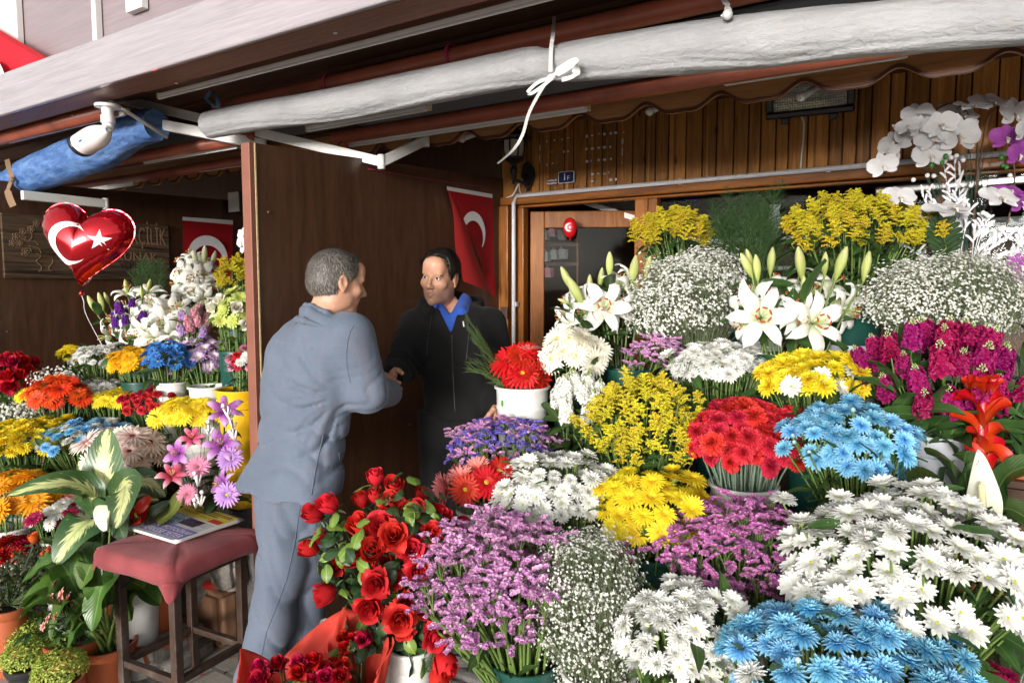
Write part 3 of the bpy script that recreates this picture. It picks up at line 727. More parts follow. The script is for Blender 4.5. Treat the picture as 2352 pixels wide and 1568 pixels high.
def orchid(rg):
 m = MB()
 for a, L, W in ((math.pi / 2, .92, .62), (math.pi * 1.18, .88, .58), (math.pi * 1.82, .88, .58)):
  m.grid(rotz(petal(L, W, 12, -14 + rg.uniform(-8, 8), .06, 6, 5, oval, 0, .03), a, -.02), 0)
 for a in (.28, math.pi - .28): m.grid(rotz(petal(1.0, 1.06, 16, -16 + rg.uniform(-8, 8), .05, 8, 7, lambda t: max(.1, math.sin(math.pi * (.05 + .9 * t)) ** .5), 0, .03, .03, rg.uniform(0, 6)), a, .02), 0)
 for s_ in (1, -1):
  m.grid(rotz(petal(.26, .16, 70, 30, .3, 4, 3, oval, 0, .03), -math.pi / 2 + s_ * .7, .04), 1)
 m.grid(rotz(petal(.42, .2, 55, -20, .3, 5, 3, oval, -40, .02), -math.pi / 2, .05), 1)
 m.ball((0, .02, .12), .055, 1, 5, 7); return m
def floret(n=5, L=1.0, W=.9, lift=20, cup=.25):
 m = MB()
 for k in range(n): m.grid(rotz(petal(L, W, lift, lift - 28, cup, 3, 3, oval, 0, .05), k * 2 * math.pi / n), 0)
 return m
def stock_spike(rg):
 """a spike of ruffled florets, buds on top, unit length"""
 m = MB(); f1 = floret(5, 1, .95, 25); f2 = floret(4, .7, .8, 50); T = []; T2 = []
 N = 36
 for k in range(N):
  t = (k / N) ** .9; a = k * 2.4 + rg.uniform(-.3, .3); r = .17 + .05 * (1 - t); z = .02 + .74 * t; sc = (.185 - .06 * t) * rg.uniform(.9, 1.15)
  nrm = (math.cos(a), math.sin(a), .35 + rg.uniform(-.3, .5)); p = (r * math.cos(a), r * math.sin(a), z)
  T.append(np.array(trs(p, frame(nrm, rg.uniform(0, 6)), sc))); T2.append(np.array(trs((p[0] * 1.08, p[1] * 1.08, z + .02), frame(nrm, rg.uniform(0, 6)), sc * .95)))
 m.scatter(f1, T); m.scatter(f2, T2)
 b = MB(); b.ball((0, 0, .5), .5, 1, 4, 6, (.75, .75, 1.1)); TB = []
 for k in range(16):
  t = k / 15; a = k * 2.4; r = .09 * (1 - .7 * t); TB.append(np.array(trs((r * math.cos(a), r * math.sin(a), .76 + .2 * t), frame((math.cos(a), math.sin(a), .6 + t)), .062 * (1.1 - .5 * t))))
 m.scatter(b, TB, 2); m.tube([Vector((0, 0, -.5)), Vector((0, 0, .2)), Vector((0, 0, .95))], .028, 6, 1); return m
def statice_spray(rg):
 """papery florets in flat one-sided combs on forking green stems, unit height"""
 m = MB(); f = MB(); n = 7
 G = [[(.02 * math.cos(a), .02 * math.sin(a), -.5) for a in [2 * math.pi * j / n for j in range(n)]], [(.30 * math.cos(a), .30 * math.sin(a), .25) for a in [2 * math.pi * j / n for j in range(n)]], [((.78 if j % 2 else .6) * math.cos(2 * math.pi * j / n), (.78 if j % 2 else .6) * math.sin(2 * math.pi * j / n), .5 + (.12 if j % 2 else 0)) for j in range(n)]]
 f.grid(np.array(G), 0, True); f.add([(0, 0, .22), (.28, 0, .26), (-.14, .24, .26), (-.14, -.24, .26)], [(0, 1, 2), (0, 2, 3), (0, 3, 1)], 0)
 T = []; base = Vector((0, 0, -.55))
 for b in range(rg.randint(6, 8)):
  a = b * 2.4 + rg.uniform(-.3, .3); sp = rg.uniform(.12, .42); e = Vector((sp * math.cos(a), sp * math.sin(a), rg.uniform(.25, .62)))
  m.tube(bez(base, Vector((0, 0, .1)), e, 5), [.022, .02, .018, .014, .012], 5, 1)
  L = rg.uniform(.26, .46); d = Vector((math.cos(a) * .85, math.sin(a) * .85, rg.uniform(.05, .6))).normalized(); side = d.cross(Vector((0, 0, 1))).normalized(); up = side.cross(d)
  for k in range(16):
   t = k / 15
   for q in (-1, 1):
    p = e + d * (L * t) + side * q * .042 * rg.uniform(.4, 1.3) + up * (.035 + rg.uniform(-.02, .035) - .12 * t * t)
    T.append(np.array(trs(p, frame(up + side * q * .4 + d * .25 + Vector((rg.uniform(-.4, .4), rg.uniform(-.4, .4), 0)), rg.uniform(0, 6)), .086 * rg.uniform(.75, 1.25))))
  m.tube([e, e + d * L * .5 + up * -.02, e + d * L - up * .12], .012, 4, 1)
  for k in range(5):
   t = k / 5; p = e + d * (L * t) - up * .012; m.grid(np.array(Matrix_apply(petal(.09, .04, 30, 10, .2, 3, 3, lance), trs(p, frame(up + d), 1))), 1)
 m.scatter(f, T); return m
def Matrix_apply(G, M):
 G = np.asarray(G); M = np.array(M); return G @ M[:3, :3].T + M[:3, 3]
def blob():
 m = MB(); v = [(0, 0, 1), (1, 0, 0), (0, 1, 0), (-1, 0, 0), (0, -1, 0), (0, 0, -1)]
 m.add(v, [(0, 1, 2), (0, 2, 3), (0, 3, 4), (0, 4, 1), (5, 2, 1), (5, 3, 2), (5, 4, 3), (5, 1, 4)]); return m
def solidago_plume(rg):
 """arching golden plume: side branchlets carrying tiny heads on their upper side; unit height"""
 m = MB(); bl = blob(); T = []
 bend = rg.uniform(.1, .35); az = rg.uniform(0, 6.28); bd = Vector((math.cos(az), math.sin(az), 0))
 ax = lambda t: Vector((0, 0, 1.0 * t - .45)) + bd * bend * t * t
 m.tube([ax(t) for t in (0, .25, .5, .75, 1)], [.014, .012, .01, .008, .005], 5, 1)
 for k in range(17):
  t = .36 + .62 * k / 16; a = k * 2.4 + rg.uniform(-.4, .4); L = (.52 * (1.06 - t) ** .6 + .07) * rg.uniform(.7, 1.15); s0 = ax(t)
  d = Vector((math.cos(a), math.sin(a), .75)); e = s0 + d.normalized() * L; c = s0 + (d + Vector((0, 0, 1.2))).normalized() * L * .6; e.z -= L * .22
  pts = bez(s0, c, e, 6); m.tube(pts, .005, 3, 1, False)
  for q in range(46):
   u = rg.uniform(.1, 1); i = min(4, int(u * 5)); p = pts[i].lerp(pts[i + 1], u * 5 - i) + Vector((rg.uniform(-.035, .035), rg.uniform(-.035, .035), rg.uniform(-.01, .045)))
   s_ = rg.uniform(.015, .027); T.append(np.array(trs(p, frame((rg.uniform(-1, 1), rg.uniform(-1, 1), 1)), (s_, s_, s_ * 1.3))))
 m.scatter(bl, T)
 for k in range(14):
  t = rg.uniform(0, .5); a = rg.uniform(0, 6.28); m.grid(Matrix_apply(rotz(petal(rg.uniform(.14, .26), .034, 45, -5, .15, 4, 3, lance), a), trs(ax(t), Matrix.Identity(3), 1)), 2)
 return m
def fern_frond(rg):
 """soft plume of thread-fine green branchlets; unit height"""
 m = MB(); bd = Vector((rg.uniform(-.3, .3), rg.uniform(-.3, .3), 0)); ax = lambda t: Vector((0, 0, t)) + bd * t * t
 m.tube([ax(t) for t in (0, .3, .6, 1)], [.008, .007, .005, .002], 4, 0, False)
 for k in range(46):
  t = .12 + .86 * k / 45; a = k * 2.4; L = .30 * math.sin(math.pi * (t * .9 + .08)) ** .6 * rg.uniform(.7, 1.2); s0 = ax(t); d = Vector((math.cos(a), math.sin(a), .9)).normalized(); e = s0 + d * L
  m.tube([s0, s0.lerp(e, .5) + Vector((0, 0, .01)), e], [.003, .0026, .001], 3, 0, False)
  for q in range(4):
   p = s0.lerp(e, .3 + .18 * q); a2 = rg.uniform(0, 6.28); d2 = (d + Vector((math.cos(a2), math.sin(a2), rg.uniform(-.2, .6))) * .8).normalized(); m.tube([p, p + d2 * L * .34], [.0024, .001], 3, 0, False)
 return m
def green_leaf(rg):
 m = MB(); m.grid(petal(1, .34, rg.uniform(10, 40), rg.uniform(-40, 0), .15, 6, 3, lance, 0, 0, .06, rg.uniform(0, 6)), 0); return m
def round_leaf(rg):
 m = MB(); m.grid(petal(1, .66, rg.uniform(5, 25), rg.uniform(-40, -10), -.1, 7, 5, lambda t: max(.03, math.sin(math.pi * (.03 + .95 * t) ** .82) ** .75) * (1 + .05 * math.sin(40 * t)), 0, 0, .05, rg.uniform(0, 6)), 0); return m
def gyp_floret():
 m = MB()
 for k in range(4):
  g = petal(1.0, .85, 30 + 14 * (k % 2), -20, .35, 3, 3, oval); m.grid(rotz(g, k * 1.57 + .2 * (k % 2)), 0)
 m.add([(0.35, 0, .5), (-.2, .32, .5), (-.2, -.32, .5), (0, 0, .75)], [(0, 1, 3), (1, 2, 3), (2, 0, 3)], 0); return m
PC = {}
def pc(key, *a, **k): PC[key] = petal_mat(key + ' petal', *a, **k); return PC[key]
pc('white', (0.72, 0.73, 0.64, 1), (0.80, 0.80, 0.78, 1), veins=.2, amt=.09)
pc('cream', (0.78, 0.74, 0.55, 1), (0.85, 0.83, 0.74, 1), veins=.15, amt=.06)
pc('lilywhite', (0.62, 0.68, 0.38, 1), (0.85, 0.85, 0.82, 1), (0.82, 0.82, 0.76, 1), veins=.12, amt=.05)
pc('yellow', (0.84, 0.62, 0.012, 1), (0.88, 0.74, 0.04, 1), veins=.22, amt=.09)
pc('sunyellow', (0.80, 0.40, 0.005, 1), (0.85, 0.50, 0.01, 1), veins=.22, amt=.09)
pc('amber', (0.78, 0.25, 0.004, 1), (0.82, 0.38, 0.01, 1), veins=.2, amt=.1)
pc('red', (0.50, 0.006, 0.008, 1), (0.66, 0.012, 0.012, 1), veins=.25, amt=.14)
pc('coral', (0.62, 0.10, 0.09, 1), (0.78, 0.30, 0.27, 1), veins=.3, amt=.1)
pc('orange', (0.72, 0.050, 0.006, 1), (0.78, 0.085, 0.012, 1), veins=.25, amt=.12)
pc('rosered', (0.50, 0.010, 0.014, 1), (0.66, 0.024, 0.026, 1), veins=.15, amt=.14, rough=.6, hue=.004)
pc('darkrose', (0.30, 0.002, 0.012, 1), (0.48, 0.005, 0.026, 1), veins=.3, amt=.22, rough=.6, hue=.015)
pc('carnred', (0.56, 0.012, 0.022, 1), (0.66, 0.030, 0.045, 1), veins=.3, amt=.1)
pc('cyanbud', (0.20, 0.32, 0.20, 1), (0.62, 0.74, 0.74, 1), (0.16, 0.42, 0.58, 1), veins=.2)
pc('cyan', (0.06, 0.38, 0.72, 1), (0.36, 0.66, 0.84, 1), (0.14, 0.50, 0.80, 1), veins=.3, amt=.15, hue=.012)
pc('deepblue', (0.03, 0.14, 0.50, 1), (0.07, 0.27, 0.66, 1), veins=.25, amt=.12)
pc('magenta', (0.22, 0.002, 0.055, 1), (0.36, 0.008, 0.135, 1), veins=.3, amt=.2, hue=.02)
pc('stockwhite', (0.74, 0.76, 0.66, 1), (0.85, 0.85, 0.82, 1), veins=.15, amt=.06)
pc('pinkstock', (0.66, 0.24, 0.34, 1), (0.80, 0.45, 0.52, 1), veins=.2, amt=.1)
pc('lilacstock', (0.42, 0.24, 0.58, 1), (0.64, 0.46, 0.74, 1), veins=.2, amt=.1)
pc('violet', (0.13, 0.02, 0.28, 1), (0.24, 0.05, 0.42, 1), veins=.25, amt=.2)
pc('palepink', (0.72, 0.26, 0.28, 1), (0.84, 0.78, 0.70, 1), (0.83, 0.66, 0.60, 1), veins=.18, amt=.06)
pc('pink', (0.62, 0.16, 0.30, 1), (0.78, 0.34, 0.48, 1), veins=.25, amt=.1)
pc('lilac', (0.40, 0.18, 0.58, 1), (0.62, 0.38, 0.74, 1), veins=.25, amt=.1)
pc('purpletip', (0.80, 0.76, 0.78, 1), (0.30, 0.08, 0.36, 1), (0.74, 0.62, 0.74, 1), veins=.2, amt=.12)
pc('lime', (0.42, 0.50, 0.08, 1), (0.62, 0.68, 0.22, 1), veins=.2, amt=.1)
pc('orchidwhite', (0.72, 0.71, 0.72, 1), (0.80, 0.80, 0.82, 1), veins=.22, amt=.05)
pc('orchidpurple', (0.34, 0.06, 0.36, 1), (0.46, 0.10, 0.46, 1), veins=.5, amt=.1)
pc('lilypurple', (0.28, 0.06, 0.34, 1), (0.74, 0.56, 0.74, 1), (0.38, 0.11, 0.42, 1), veins=.3, amt=.1)
pc('lilypink', (0.60, 0.04, 0.12, 1), (0.80, 0.60, 0.64, 1), (0.66, 0.10, 0.19, 1), veins=.3, amt=.1)
pc('magdark', (0.26, 0.002, 0.035, 1), (0.40, 0.006, 0.09, 1), veins=.25, amt=.15)
pc('bud', (0.30, 0.38, 0.08, 1), (0.62, 0.62, 0.30, 1), (0.48, 0.54, 0.17, 1), veins=.25, amt=.12)
pc('whitebud', (0.34, 0.42, 0.12, 1), (0.80, 0.79, 0.66, 1), (0.66, 0.68, 0.38, 1), veins=.2, amt=.1)
def specked(name, a, b, scale, rough=.7, c3=None):
 n = NT(name); v = n.coords('Object'); f = n.noise(v, scale, 2, .6)
 st = [(.38, a), (.62, b)] if c3 is None else [(.3, c3), (.45, a), (.62, b)]
 g = n.n('ShaderNodeNewGeometry'); q = n.math('ADD', n.math('MULTIPLY', f, .55), n.math('MULTIPLY', g.outputs['Random Per Island'], .45))
 c = n.varied(n.ramp(q, st), .12, .012); MATS[name] = n.pbr(c, rough, 0, None, .25, transl=.25); return MATS[name]
M_stp = specked('pink statice', (0.56, 0.23, 0.50, 1), (0.76, 0.46, 0.68, 1), 3)
M_stpd = specked('deep pink statice', (0.48, 0.13, 0.39, 1), (0.66, 0.30, 0.55, 1), 3)
M_stb = specked('blue statice', (0.15, 0.10, 0.50, 1), (0.32, 0.24, 0.70, 1), 3)
M_sol = specked('golden plume', (0.64, 0.52, 0.016, 1), (0.82, 0.73, 0.06, 1), 4, .75)
M_sold = specked('dull golden plume', (0.52, 0.41, 0.012, 1), (0.70, 0.59, 0.04, 1), 4, .75)
M_gyp = specked('baby breath', (0.78, 0.79, 0.70, 1), (0.86, 0.86, 0.83, 1), 40, .7)
M_gst = plain('grey green hair stem', (0.16, 0.20, 0.10, 1), .7, .2, 12, 0)
M_fern = plain('fern green', (0.035, 0.085, 0.018, 1), 0.6, .3, 6, 0)
M_fernl = plain('lighter fern green', (0.075, 0.125, 0.030, 1), 0.6, .3, 6, 0)
M_cy = plain('yellow disc', (0.50, 0.35, 0.02, 1), .8, .25, 60, .2); M_cg = plain('green disc', (0.36, 0.36, 0.03, 1), .8, .25, 60, .2)
M_cd = plain('dark disc', (0.035, 0.010, 0.008, 1), .8, .3, 60, .2); M_cb = plain('brown disc', (0.16, 0.06, 0.02, 1), .8, .3, 60, .2)
M_anth = plain('rust anther', (0.36, 0.065, 0.012, 1), .8, .2, 40, .1); M_fil = plain('pale green filament', (0.45, 0.52, 0.18, 1), .6, .1, 20, 0)
M_orlip = plain('orchid lip', (0.62, 0.58, 0.52, 1), .6, .15, 40, .1)
M_budtop = plain('pale stock bud', (0.45, 0.50, 0.24, 1), .6, .2, 40, .1)
def H(key):
 """variants for a key such as 'gerbera:yellow'"""
 kind, colr = key.split(':')
 if kind == 'gerbera':
  cm = {'red': (M_cy, M_cb), 'orange': (M_cd, M_cb), 'palepink': (M_cd, M_cb), 'yellow': (M_cy, PC['sunyellow']), 'cream': (M_cy, PC['cream']), 'pink': (M_cb, M_cb), 'lilac': (M_cg, M_cg), 'magdark': (M_cd, M_cd), 'white': (M_cg, M_cy)}.get(colr, (M_cy, M_cy))
  return heads(key, gerbera, [PC[colr], M_calyx], 3, lambda i: disc(.2, .09, 60, i, 0, 1), list(cm))
 if kind == 'gerberah': return heads(key, gerbera_half, [PC[colr], M_calyx], 2, lambda i: disc(.2, .09, 40, i), M_cy)
 if kind == 'daisy': return heads(key, daisy, [PC[colr], M_calyx], 4, lambda i: disc(.19, .10, 40, i), M_cg if colr == 'white' else M_cy)
 if kind == 'mumbud': return heads(key, mumbud, [PC[colr], M_calyx], 2)
 if kind == 'mum': return heads(key, mum, [PC[colr], M_calyx], 4)
 if kind == 'carnation': return heads(key, carnation, [PC[colr], M_calyx], 4)
 if kind == 'rose': return heads(key, lambda g: rose(g, g.uniform(.6, 1.1)), [PC[colr], M_leafd], 4)
 if kind == 'rosebud': return heads(key, rosebud, [PC[colr], M_leafd], 3)
 if kind == 'lily': return heads(key, lily, [PC[colr], M_calyx], 4, lily_center, [M_fil, M_anth])
 if kind == 'lilybud': return heads(key, lilybud, [PC[colr]], 2)
 if kind == 'orchid': return heads(key, orchid, [PC[colr], M_orlip], 4)
 if kind == 'stock': return heads(key, stock_spike, [PC[colr], M_stem, M_budtop], 4)
 if kind == 'statice': return heads(key, statice_spray, [{'pink': M_stp, 'deep': M_stpd, 'blue': M_stb}[colr], M_stem], 4)
 if kind == 'solidago': return heads(key, solidago_plume, [{'bright': M_sol, 'dull': M_sold}[colr], M_stem, M_leaf], 4)
 if kind == 'fern': return heads(key, fern_frond, [{'dark': M_fern, 'light': M_fernl}[colr]], 4)
PARTN = {'gerbera': 'gerbera_bloom', 'gerberah': 'gerbera_bloom', 'daisy': 'daisy_bloom', 'mum': 'chrysanthemum_bloom', 'mumbud': 'chrysanthemum_bud', 'carnation': 'carnation_bloom', 'rose': 'rose_bloom', 'rosebud': 'rose_bud', 'lily': 'lily_bloom', 'lilybud': 'lily_bud', 'orchid': 'orchid_bloom', 'stock': 'stock_spike', 'statice': 'statice_spray', 'solidago': 'goldenrod_plume', 'fern': 'fern_frond'}
# ------------------------------------------------------------------ buckets and pots
M_bw = plain('white bucket plastic', (0.66, 0.66, 0.64, 1), .38, .05, 7, .04, dirt=((0.30, 0.27, 0.22, 1), .35))
M_bg = plain('dark green bucket plastic', (0.010, 0.060, 0.046, 1), .35, .12, 7, .04)
M_bt = plain('terracotta plastic', (0.36, 0.085, 0.028, 1), .5, .12, 7, .05, dirt=((0.22, 0.10, 0.06, 1), .5))
M_by = plain('yellow bucket plastic', (0.74, 0.42, 0.012, 1), .35, .06, 7, .03)
M_bk = plain('black pot plastic', (0.02, 0.022, 0.024, 1), .45, .2, 10, .05)
M_bb = plain('pale grey blue pot', (0.52, 0.55, 0.60, 1), .5, .06, 7, .04, dirt=((0.32, 0.34, 0.36, 1), .4))
M_soil = plain('potting soil', (0.040, 0.024, 0.014, 1), .95, .5, 60, .8)
BM = {'white': M_bw, 'green': M_bg, 'terracotta': M_bt, 'yellow': M_by, 'black': M_bk, 'pale': M_bb}
def bucket_mb(r, h, style, soil=False):
 lip = .012 if style in ('white', 'yellow') else .010
 rb = r * .74
 prof = [(0.0001, 0.004), (rb * .96, 0.0), (rb, 0.006), (rb + (r - rb) * .5, h * .5)]
 if style in ('terracotta', 'black', 'pale'): prof += [(rb + (r - rb) * .8, h * .80), (r * .985, h * .805), (r + .002, h * .82), (r + lip, h - .012), (r + lip, h - .003), (r + lip - .004, h)]
 elif style == 'yellow': prof += [(rb + (r - rb) * .84, h * .84), (r * 1.06, h * .85), (r * 1.10, h * .9), (r * 1.02, h * .92), (r + lip, h - .006), (r + lip - .004, h)]
 else: prof += [(r - (r - rb) * .12, h * .84), (r * 1.005, h * .85), (r * 1.005, h * .87), (r - .002, h * .875), (r, h - .012), (r + lip * .7, h - .010), (r + lip * .7, h - .002), (r + lip * .4, h)]
 prof += [(r - .004, h - .002), (r * .95, h - .03), (rb * .97, h * .35), (0.0001, h * .33)]
 m = MB(); m.lathe(prof, 40, 0); return m
def bucket(top, r, h, style, label, cat='bucket', name=None):
 o = bucket_mb(r, h, style).obj(name or ('flower_pot' if style in ('terracotta', 'black', 'pale') else 'bucket'), BM[style], None, True, 40)
 o.location = Vector(top) - Vector((0, 0, h))
 return tag(o, label, cat)
STEPS = []
def ground_under(x, y):
 z = 0.0
 for x0, x1, y0, y1, zt_ in STEPS:
  if x0 <= x <= x1 and y0 <= y <= y1: z = max(z, zt_)
 return z
# ------------------------------------------------------------------ one bunch of cut flowers
def dome(N, A, B, Cz, up0, rg, jit=.06):
 """well-spread directions on an ellipsoid, favouring the top and the street side"""
 cam_h = -FWD_H; out = []; K = N * 14; cand = []
 while len(cand) < K:
  v = Vector((rg.gauss(0, 1), rg.gauss(0, 1), rg.gauss(0, 1))).normalized()
  q = v.z * .85 + (v.x * 0 + v.y * -1) * .55
  if v.z > up0 and q > -.12: cand.append(v)
 pts = [Vector((v.x * A, v.y * B, v.z * Cz)) for v in cand]; P_ = np.array(pts); D = np.full(K, 1e9); i = rg.randrange(K)
 for _ in range(N):
  out.append(i); D = np.minimum(D, ((P_ - P_[i]) ** 2).sum(1)); i = int(D.argmax())
 ph = Vector((rg.uniform(0, 50), rg.uniform(0, 50), 0)); res = []
 for i in out:
  v = cand[i]; lump = (1 + .26 * mnoise.noise(v * 2.2 + ph) + .10 * mnoise.noise(v * 5 + ph)) * (rg.uniform(1.08, 1.24) if rg.random() < .07 else 1)
  res.append((v, pts[i] * lump * rg.uniform(1 - jit * 2.2, 1 + jit) + Vector((rg.gauss(0, .03) * A, rg.gauss(0, .03) * A, rg.gauss(0, .03) * A))))
 return res
RZ = Matrix.Rotation(R(YAW), 3, 'Z')
M_wrapclear = None
def bunch(name, label, cx, cy, rx, ry, d, mix, N, size, depth=.8, up0=-.25, base=None, brim=.07, stem_r=.0028, stem_mat=M_stem, leaves=40, leaf=.09, leaf_m=M_leaf, group=None, cat='flower bunch', tilt=.75, seed=0, fill=1.0, off=None, stick=1.0):
 """cx..ry, size: where and how large the mass of heads shows in the photograph at distance d; mix: [(head key, share, scale)]"""
 rg = random.Random(sum(map(ord, label)) + seed)
 sk_ = .10 if mix[0][0].split(':')[0] in ('statice', 'solidago', 'fern', 'stock') else .28
 rx, ry = max(rx * .6, rx - sk_ * size), max(ry * .55, ry - sk_ * size)
 c = P(cx, cy, d); A = rx * d / FPX; V_ = ry * d / FPX; B = A * depth
 e = math.atan2(1.6 - c.z, d); s0 = abs(B * math.sin(e)); Cz = max(.45 * V_, math.sqrt(max(V_ * V_ - s0 * s0, 0)) / max(.5, math.cos(e)))
 if base is None: base = c - Vector((0, 0, Cz * .55 + .10))
 base = Vector(base)
 t = thing(name, label, cat, base, group)
 sz = size * d / FPX / 2 * (.93 if N > 40 else 1)
 tot = sum(x[1] for x in mix); pts = dome(N, A, B, Cz, up0, rg); st = MB(); heads_at = []
 rest = {}
 if N > 100: pts.sort(key=lambda q: -(q[0].z * .6 - q[0].y))
 for pi, (v, p) in enumerate(pts):
  u = rg.random() * tot
  for key, sh, scl in mix:
   u -= sh
   if u <= 0: break
  kind = key.split(':')[0]; hv = H(key); me, ce = hv[rg.randrange(len(hv))]
  w_ = RZ @ p + (c - base); nrm = RZ @ Vector((v.x / A, v.y / B, v.z / Cz)).normalized()
  nrm = (nrm * .75 + Vector((0, 0, tilt)) - FWD_H * .22 + Vector((rg.gauss(0, .24), rg.gauss(0, .24), rg.gauss(0, .14)))).normalized()
  sc = sz * scl * rg.uniform(.80, 1.16)
  root = Vector((w_.x, w_.y, 0)) ; root = root * (brim / max(root.length, brim)) * rg.uniform(.2, .9) if root.length > 0 else root; root.z = -.16
  if kind in ('statice', 'solidago', 'fern', 'stock'):
   ax = (w_ - root).normalized() * .8 + Vector((0, 0, .35)); lt = .55 if kind == 'solidago' else .28; ax += Vector((rg.gauss(0, lt * .6), rg.gauss(0, lt * .6), -.12 if kind == 'solidago' else 0)); nrm = ax.normalized()
   org = w_ - nrm * sc * (1.1 if kind == 'fern' else .6)
   lo = org + nrm * (-sc * .55 if kind == 'statice' else (-sc * .5 if kind == 'stock' else (-sc * .45 if kind == 'solidago' else 0)))
   scm = sc if kind != 'fern' else sc * 1.6
  else: org = w_; lo = org - nrm * sc * (.25 if kind != 'carnation' else .8); scm = sc
  if kind == 'carnation': scm = sc
  if pi >= 100: rest.setdefault(key, []).append((rg.randrange(len(hv)), np.array(trs(org, frame(nrm, rg.uniform(0, 6.28)), scm)))); o = None
  else: o = put(PARTN[kind], me, t, trs(org, frame(nrm, rg.uniform(0, 6.28)), scm))
  if ce is not None and o is not None: put('flower_center' if kind != 'lily' else 'stamen_cluster', ce, o, Matrix.Identity(4))
  st.tube(bez(root, root.lerp(lo, .55) + Vector((0, 0, .04)), lo, 5), stem_r, 5, 0, False)
  heads_at.append((root, lo))
 for key, L_ in rest.items():
  mm = MB(); [mm.scatter(HMB[key][vi][0], [T_]) for vi, T_ in L_]; tag(mm.obj(PARTN[key.split(':')[0]], HMB[key][0][1], t), kind='stuff')
 if stick: tag(st.obj('stem_bundle', stem_mat, t), kind='stuff')
 if leaves:
  lv = MB(); L = [green_leaf(rg) for _ in range(4)]
  for q in range(4):
   T = []
   for k in range(max(1, int(leaves * 1.35) // 4)):
    a, b = heads_at[rg.randrange(len(heads_at))]; u = rg.uniform(.3, 1.0); p = a.lerp(b, u); an = rg.uniform(0, 6.28)
    T.append(np.array(trs(p, frame((math.cos(an) * .6, math.sin(an) * .6, .8), rg.uniform(0, 6)), leaf * rg.uniform(.6, 1.2))))
   lv.scatter(L[q], T)
  tag(lv.obj('foliage', leaf_m, t), kind='stuff')
 t['_c'] = 0; del t['_c']
 return t, c, Cz, base
def gyp_bunch(label, lobes, d, base, n=1500, fs=4.6, seed=1, depth=.85, brim=.07, group=None):
 """cloud of tiny white florets on hair-fine forking stems; lobes: (cx, cy, rx, ry) in the photograph"""
 rg = random.Random(seed); base = Vector(base); t = thing('gypsophila_bunch', label, 'flower bunch', base, group)
 fl = gyp_floret(); T = []; st = MB(); tot = sum(l[2] * l[3] for l in lobes); s0 = fs * d / FPX / 2
 for cx, cy, rx, ry in lobes:
  c = P(cx, cy, d) - base; A = rx * d / FPX; V_ = ry * d / FPX; B = A * depth; k = int(n * rx * ry / tot)
  twigs = []
  for q in range(max(8, k // 9)):
   v = Vector((rg.gauss(0, 1), rg.gauss(0, 1), rg.gauss(0, 1))).normalized()
   if v.z < -.75: v.z *= -1
   rr_ = rg.uniform(.72, 1.0) ** .5 * (1 + .20 * mnoise.noise(v * 2.4 + Vector((seed * 3.1, 0, 0)))) * (rg.uniform(1.05, 1.2) if rg.random() < .07 else 1); p = c + RZ @ Vector((v.x * A, v.y * B, v.z * V_)) * rr_; twigs.append(p)
   root = Vector((p.x, p.y, 0)); root = root * (min(1, brim / max(root.length, .001))) * rg.uniform(.2, .9); root.z = -.12
   pts = bez(root, root.lerp(p, .5) + Vector((0, 0, .06)), p, 5); st.tube(pts, [.0014, .0012, .001, .0008, .0006], 3, 0, False)
   for z in range(9):
    e = p + Vector((rg.gauss(0, 1), rg.gauss(0, 1), rg.gauss(.3, .8))) * .022
    T.append(np.array(trs(e, frame((p - c).normalized() + Vector((rg.uniform(-.6, .6), rg.uniform(-.6, .6), rg.uniform(.2, .9))) - FWD_H * .3), s0 * rg.uniform(.65, 1.25))))
    if z % 2 == 0: st.tube([pts[3], e], [.0006, .0005], 3, 0, False)
 f = MB(); f.scatter(fl, T); tag(f.obj('floret_cloud', M_gyp, t), kind='stuff'); tag(st.obj('stem_bundle', M_gst, t), kind='stuff')
 return t
# ================================================================== stands that carry the buckets
M_std = wood('dark stand boards', (0.030, 0.014, 0.007, 1), (0.075, 0.036, 0.018, 1), 'x', 14, 0.6)
def stand(label, x0, x1, steps, back):
 t = thing('flower_stand', label, 'stand', ((x0 + x1) / 2, steps[0][0], 0))
 for i, (y, z) in enumerate(steps):
  y1 = steps[i + 1][0] if i + 1 < len(steps) else back
  STEPS.append((x0, x1, y, y1, z))
  m = MB(); m.box(((x0 + x1) / 2, (y + y1) / 2, z - .0125), (x1 - x0, y1 - y - .002, .025), 0, None, .004); rel(m, t).obj('tread', M_std, t, False)
  zl_ = steps[i - 1][1] if i else 0
  m = MB(); m.box(((x0 + x1) / 2, y + .012, (zl_ + z - .026) / 2), (x1 - x0 - .01, .02, z - .028 - zl_)); rel(m, t).obj('riser', M_std, t, False)
 return t
stand('dark stepped wooden stand carrying the flower buckets in front of the shop window', -1.42, 1.3, [(1.93, .40), (2.2, .60), (2.42, .80), (2.68, .98), (2.96, 1.08)], 3.42)
stand('dark stepped wooden stand carrying the flower buckets of the left stall', -4.45, -3.08, [(1.42, .42), (1.66, .56), (1.86, .74), (2.08, .92), (2.36, 1.05)], 3.0)
stand('short stepped stand behind the stones and the stool, beside the partition', -3.06, -2.36, [(2.23, .74), (2.42, .92), (2.6, 1.05)], 3.0)
STEPS.append((-3.06, -2.36, 1.86, 2.22, .60))
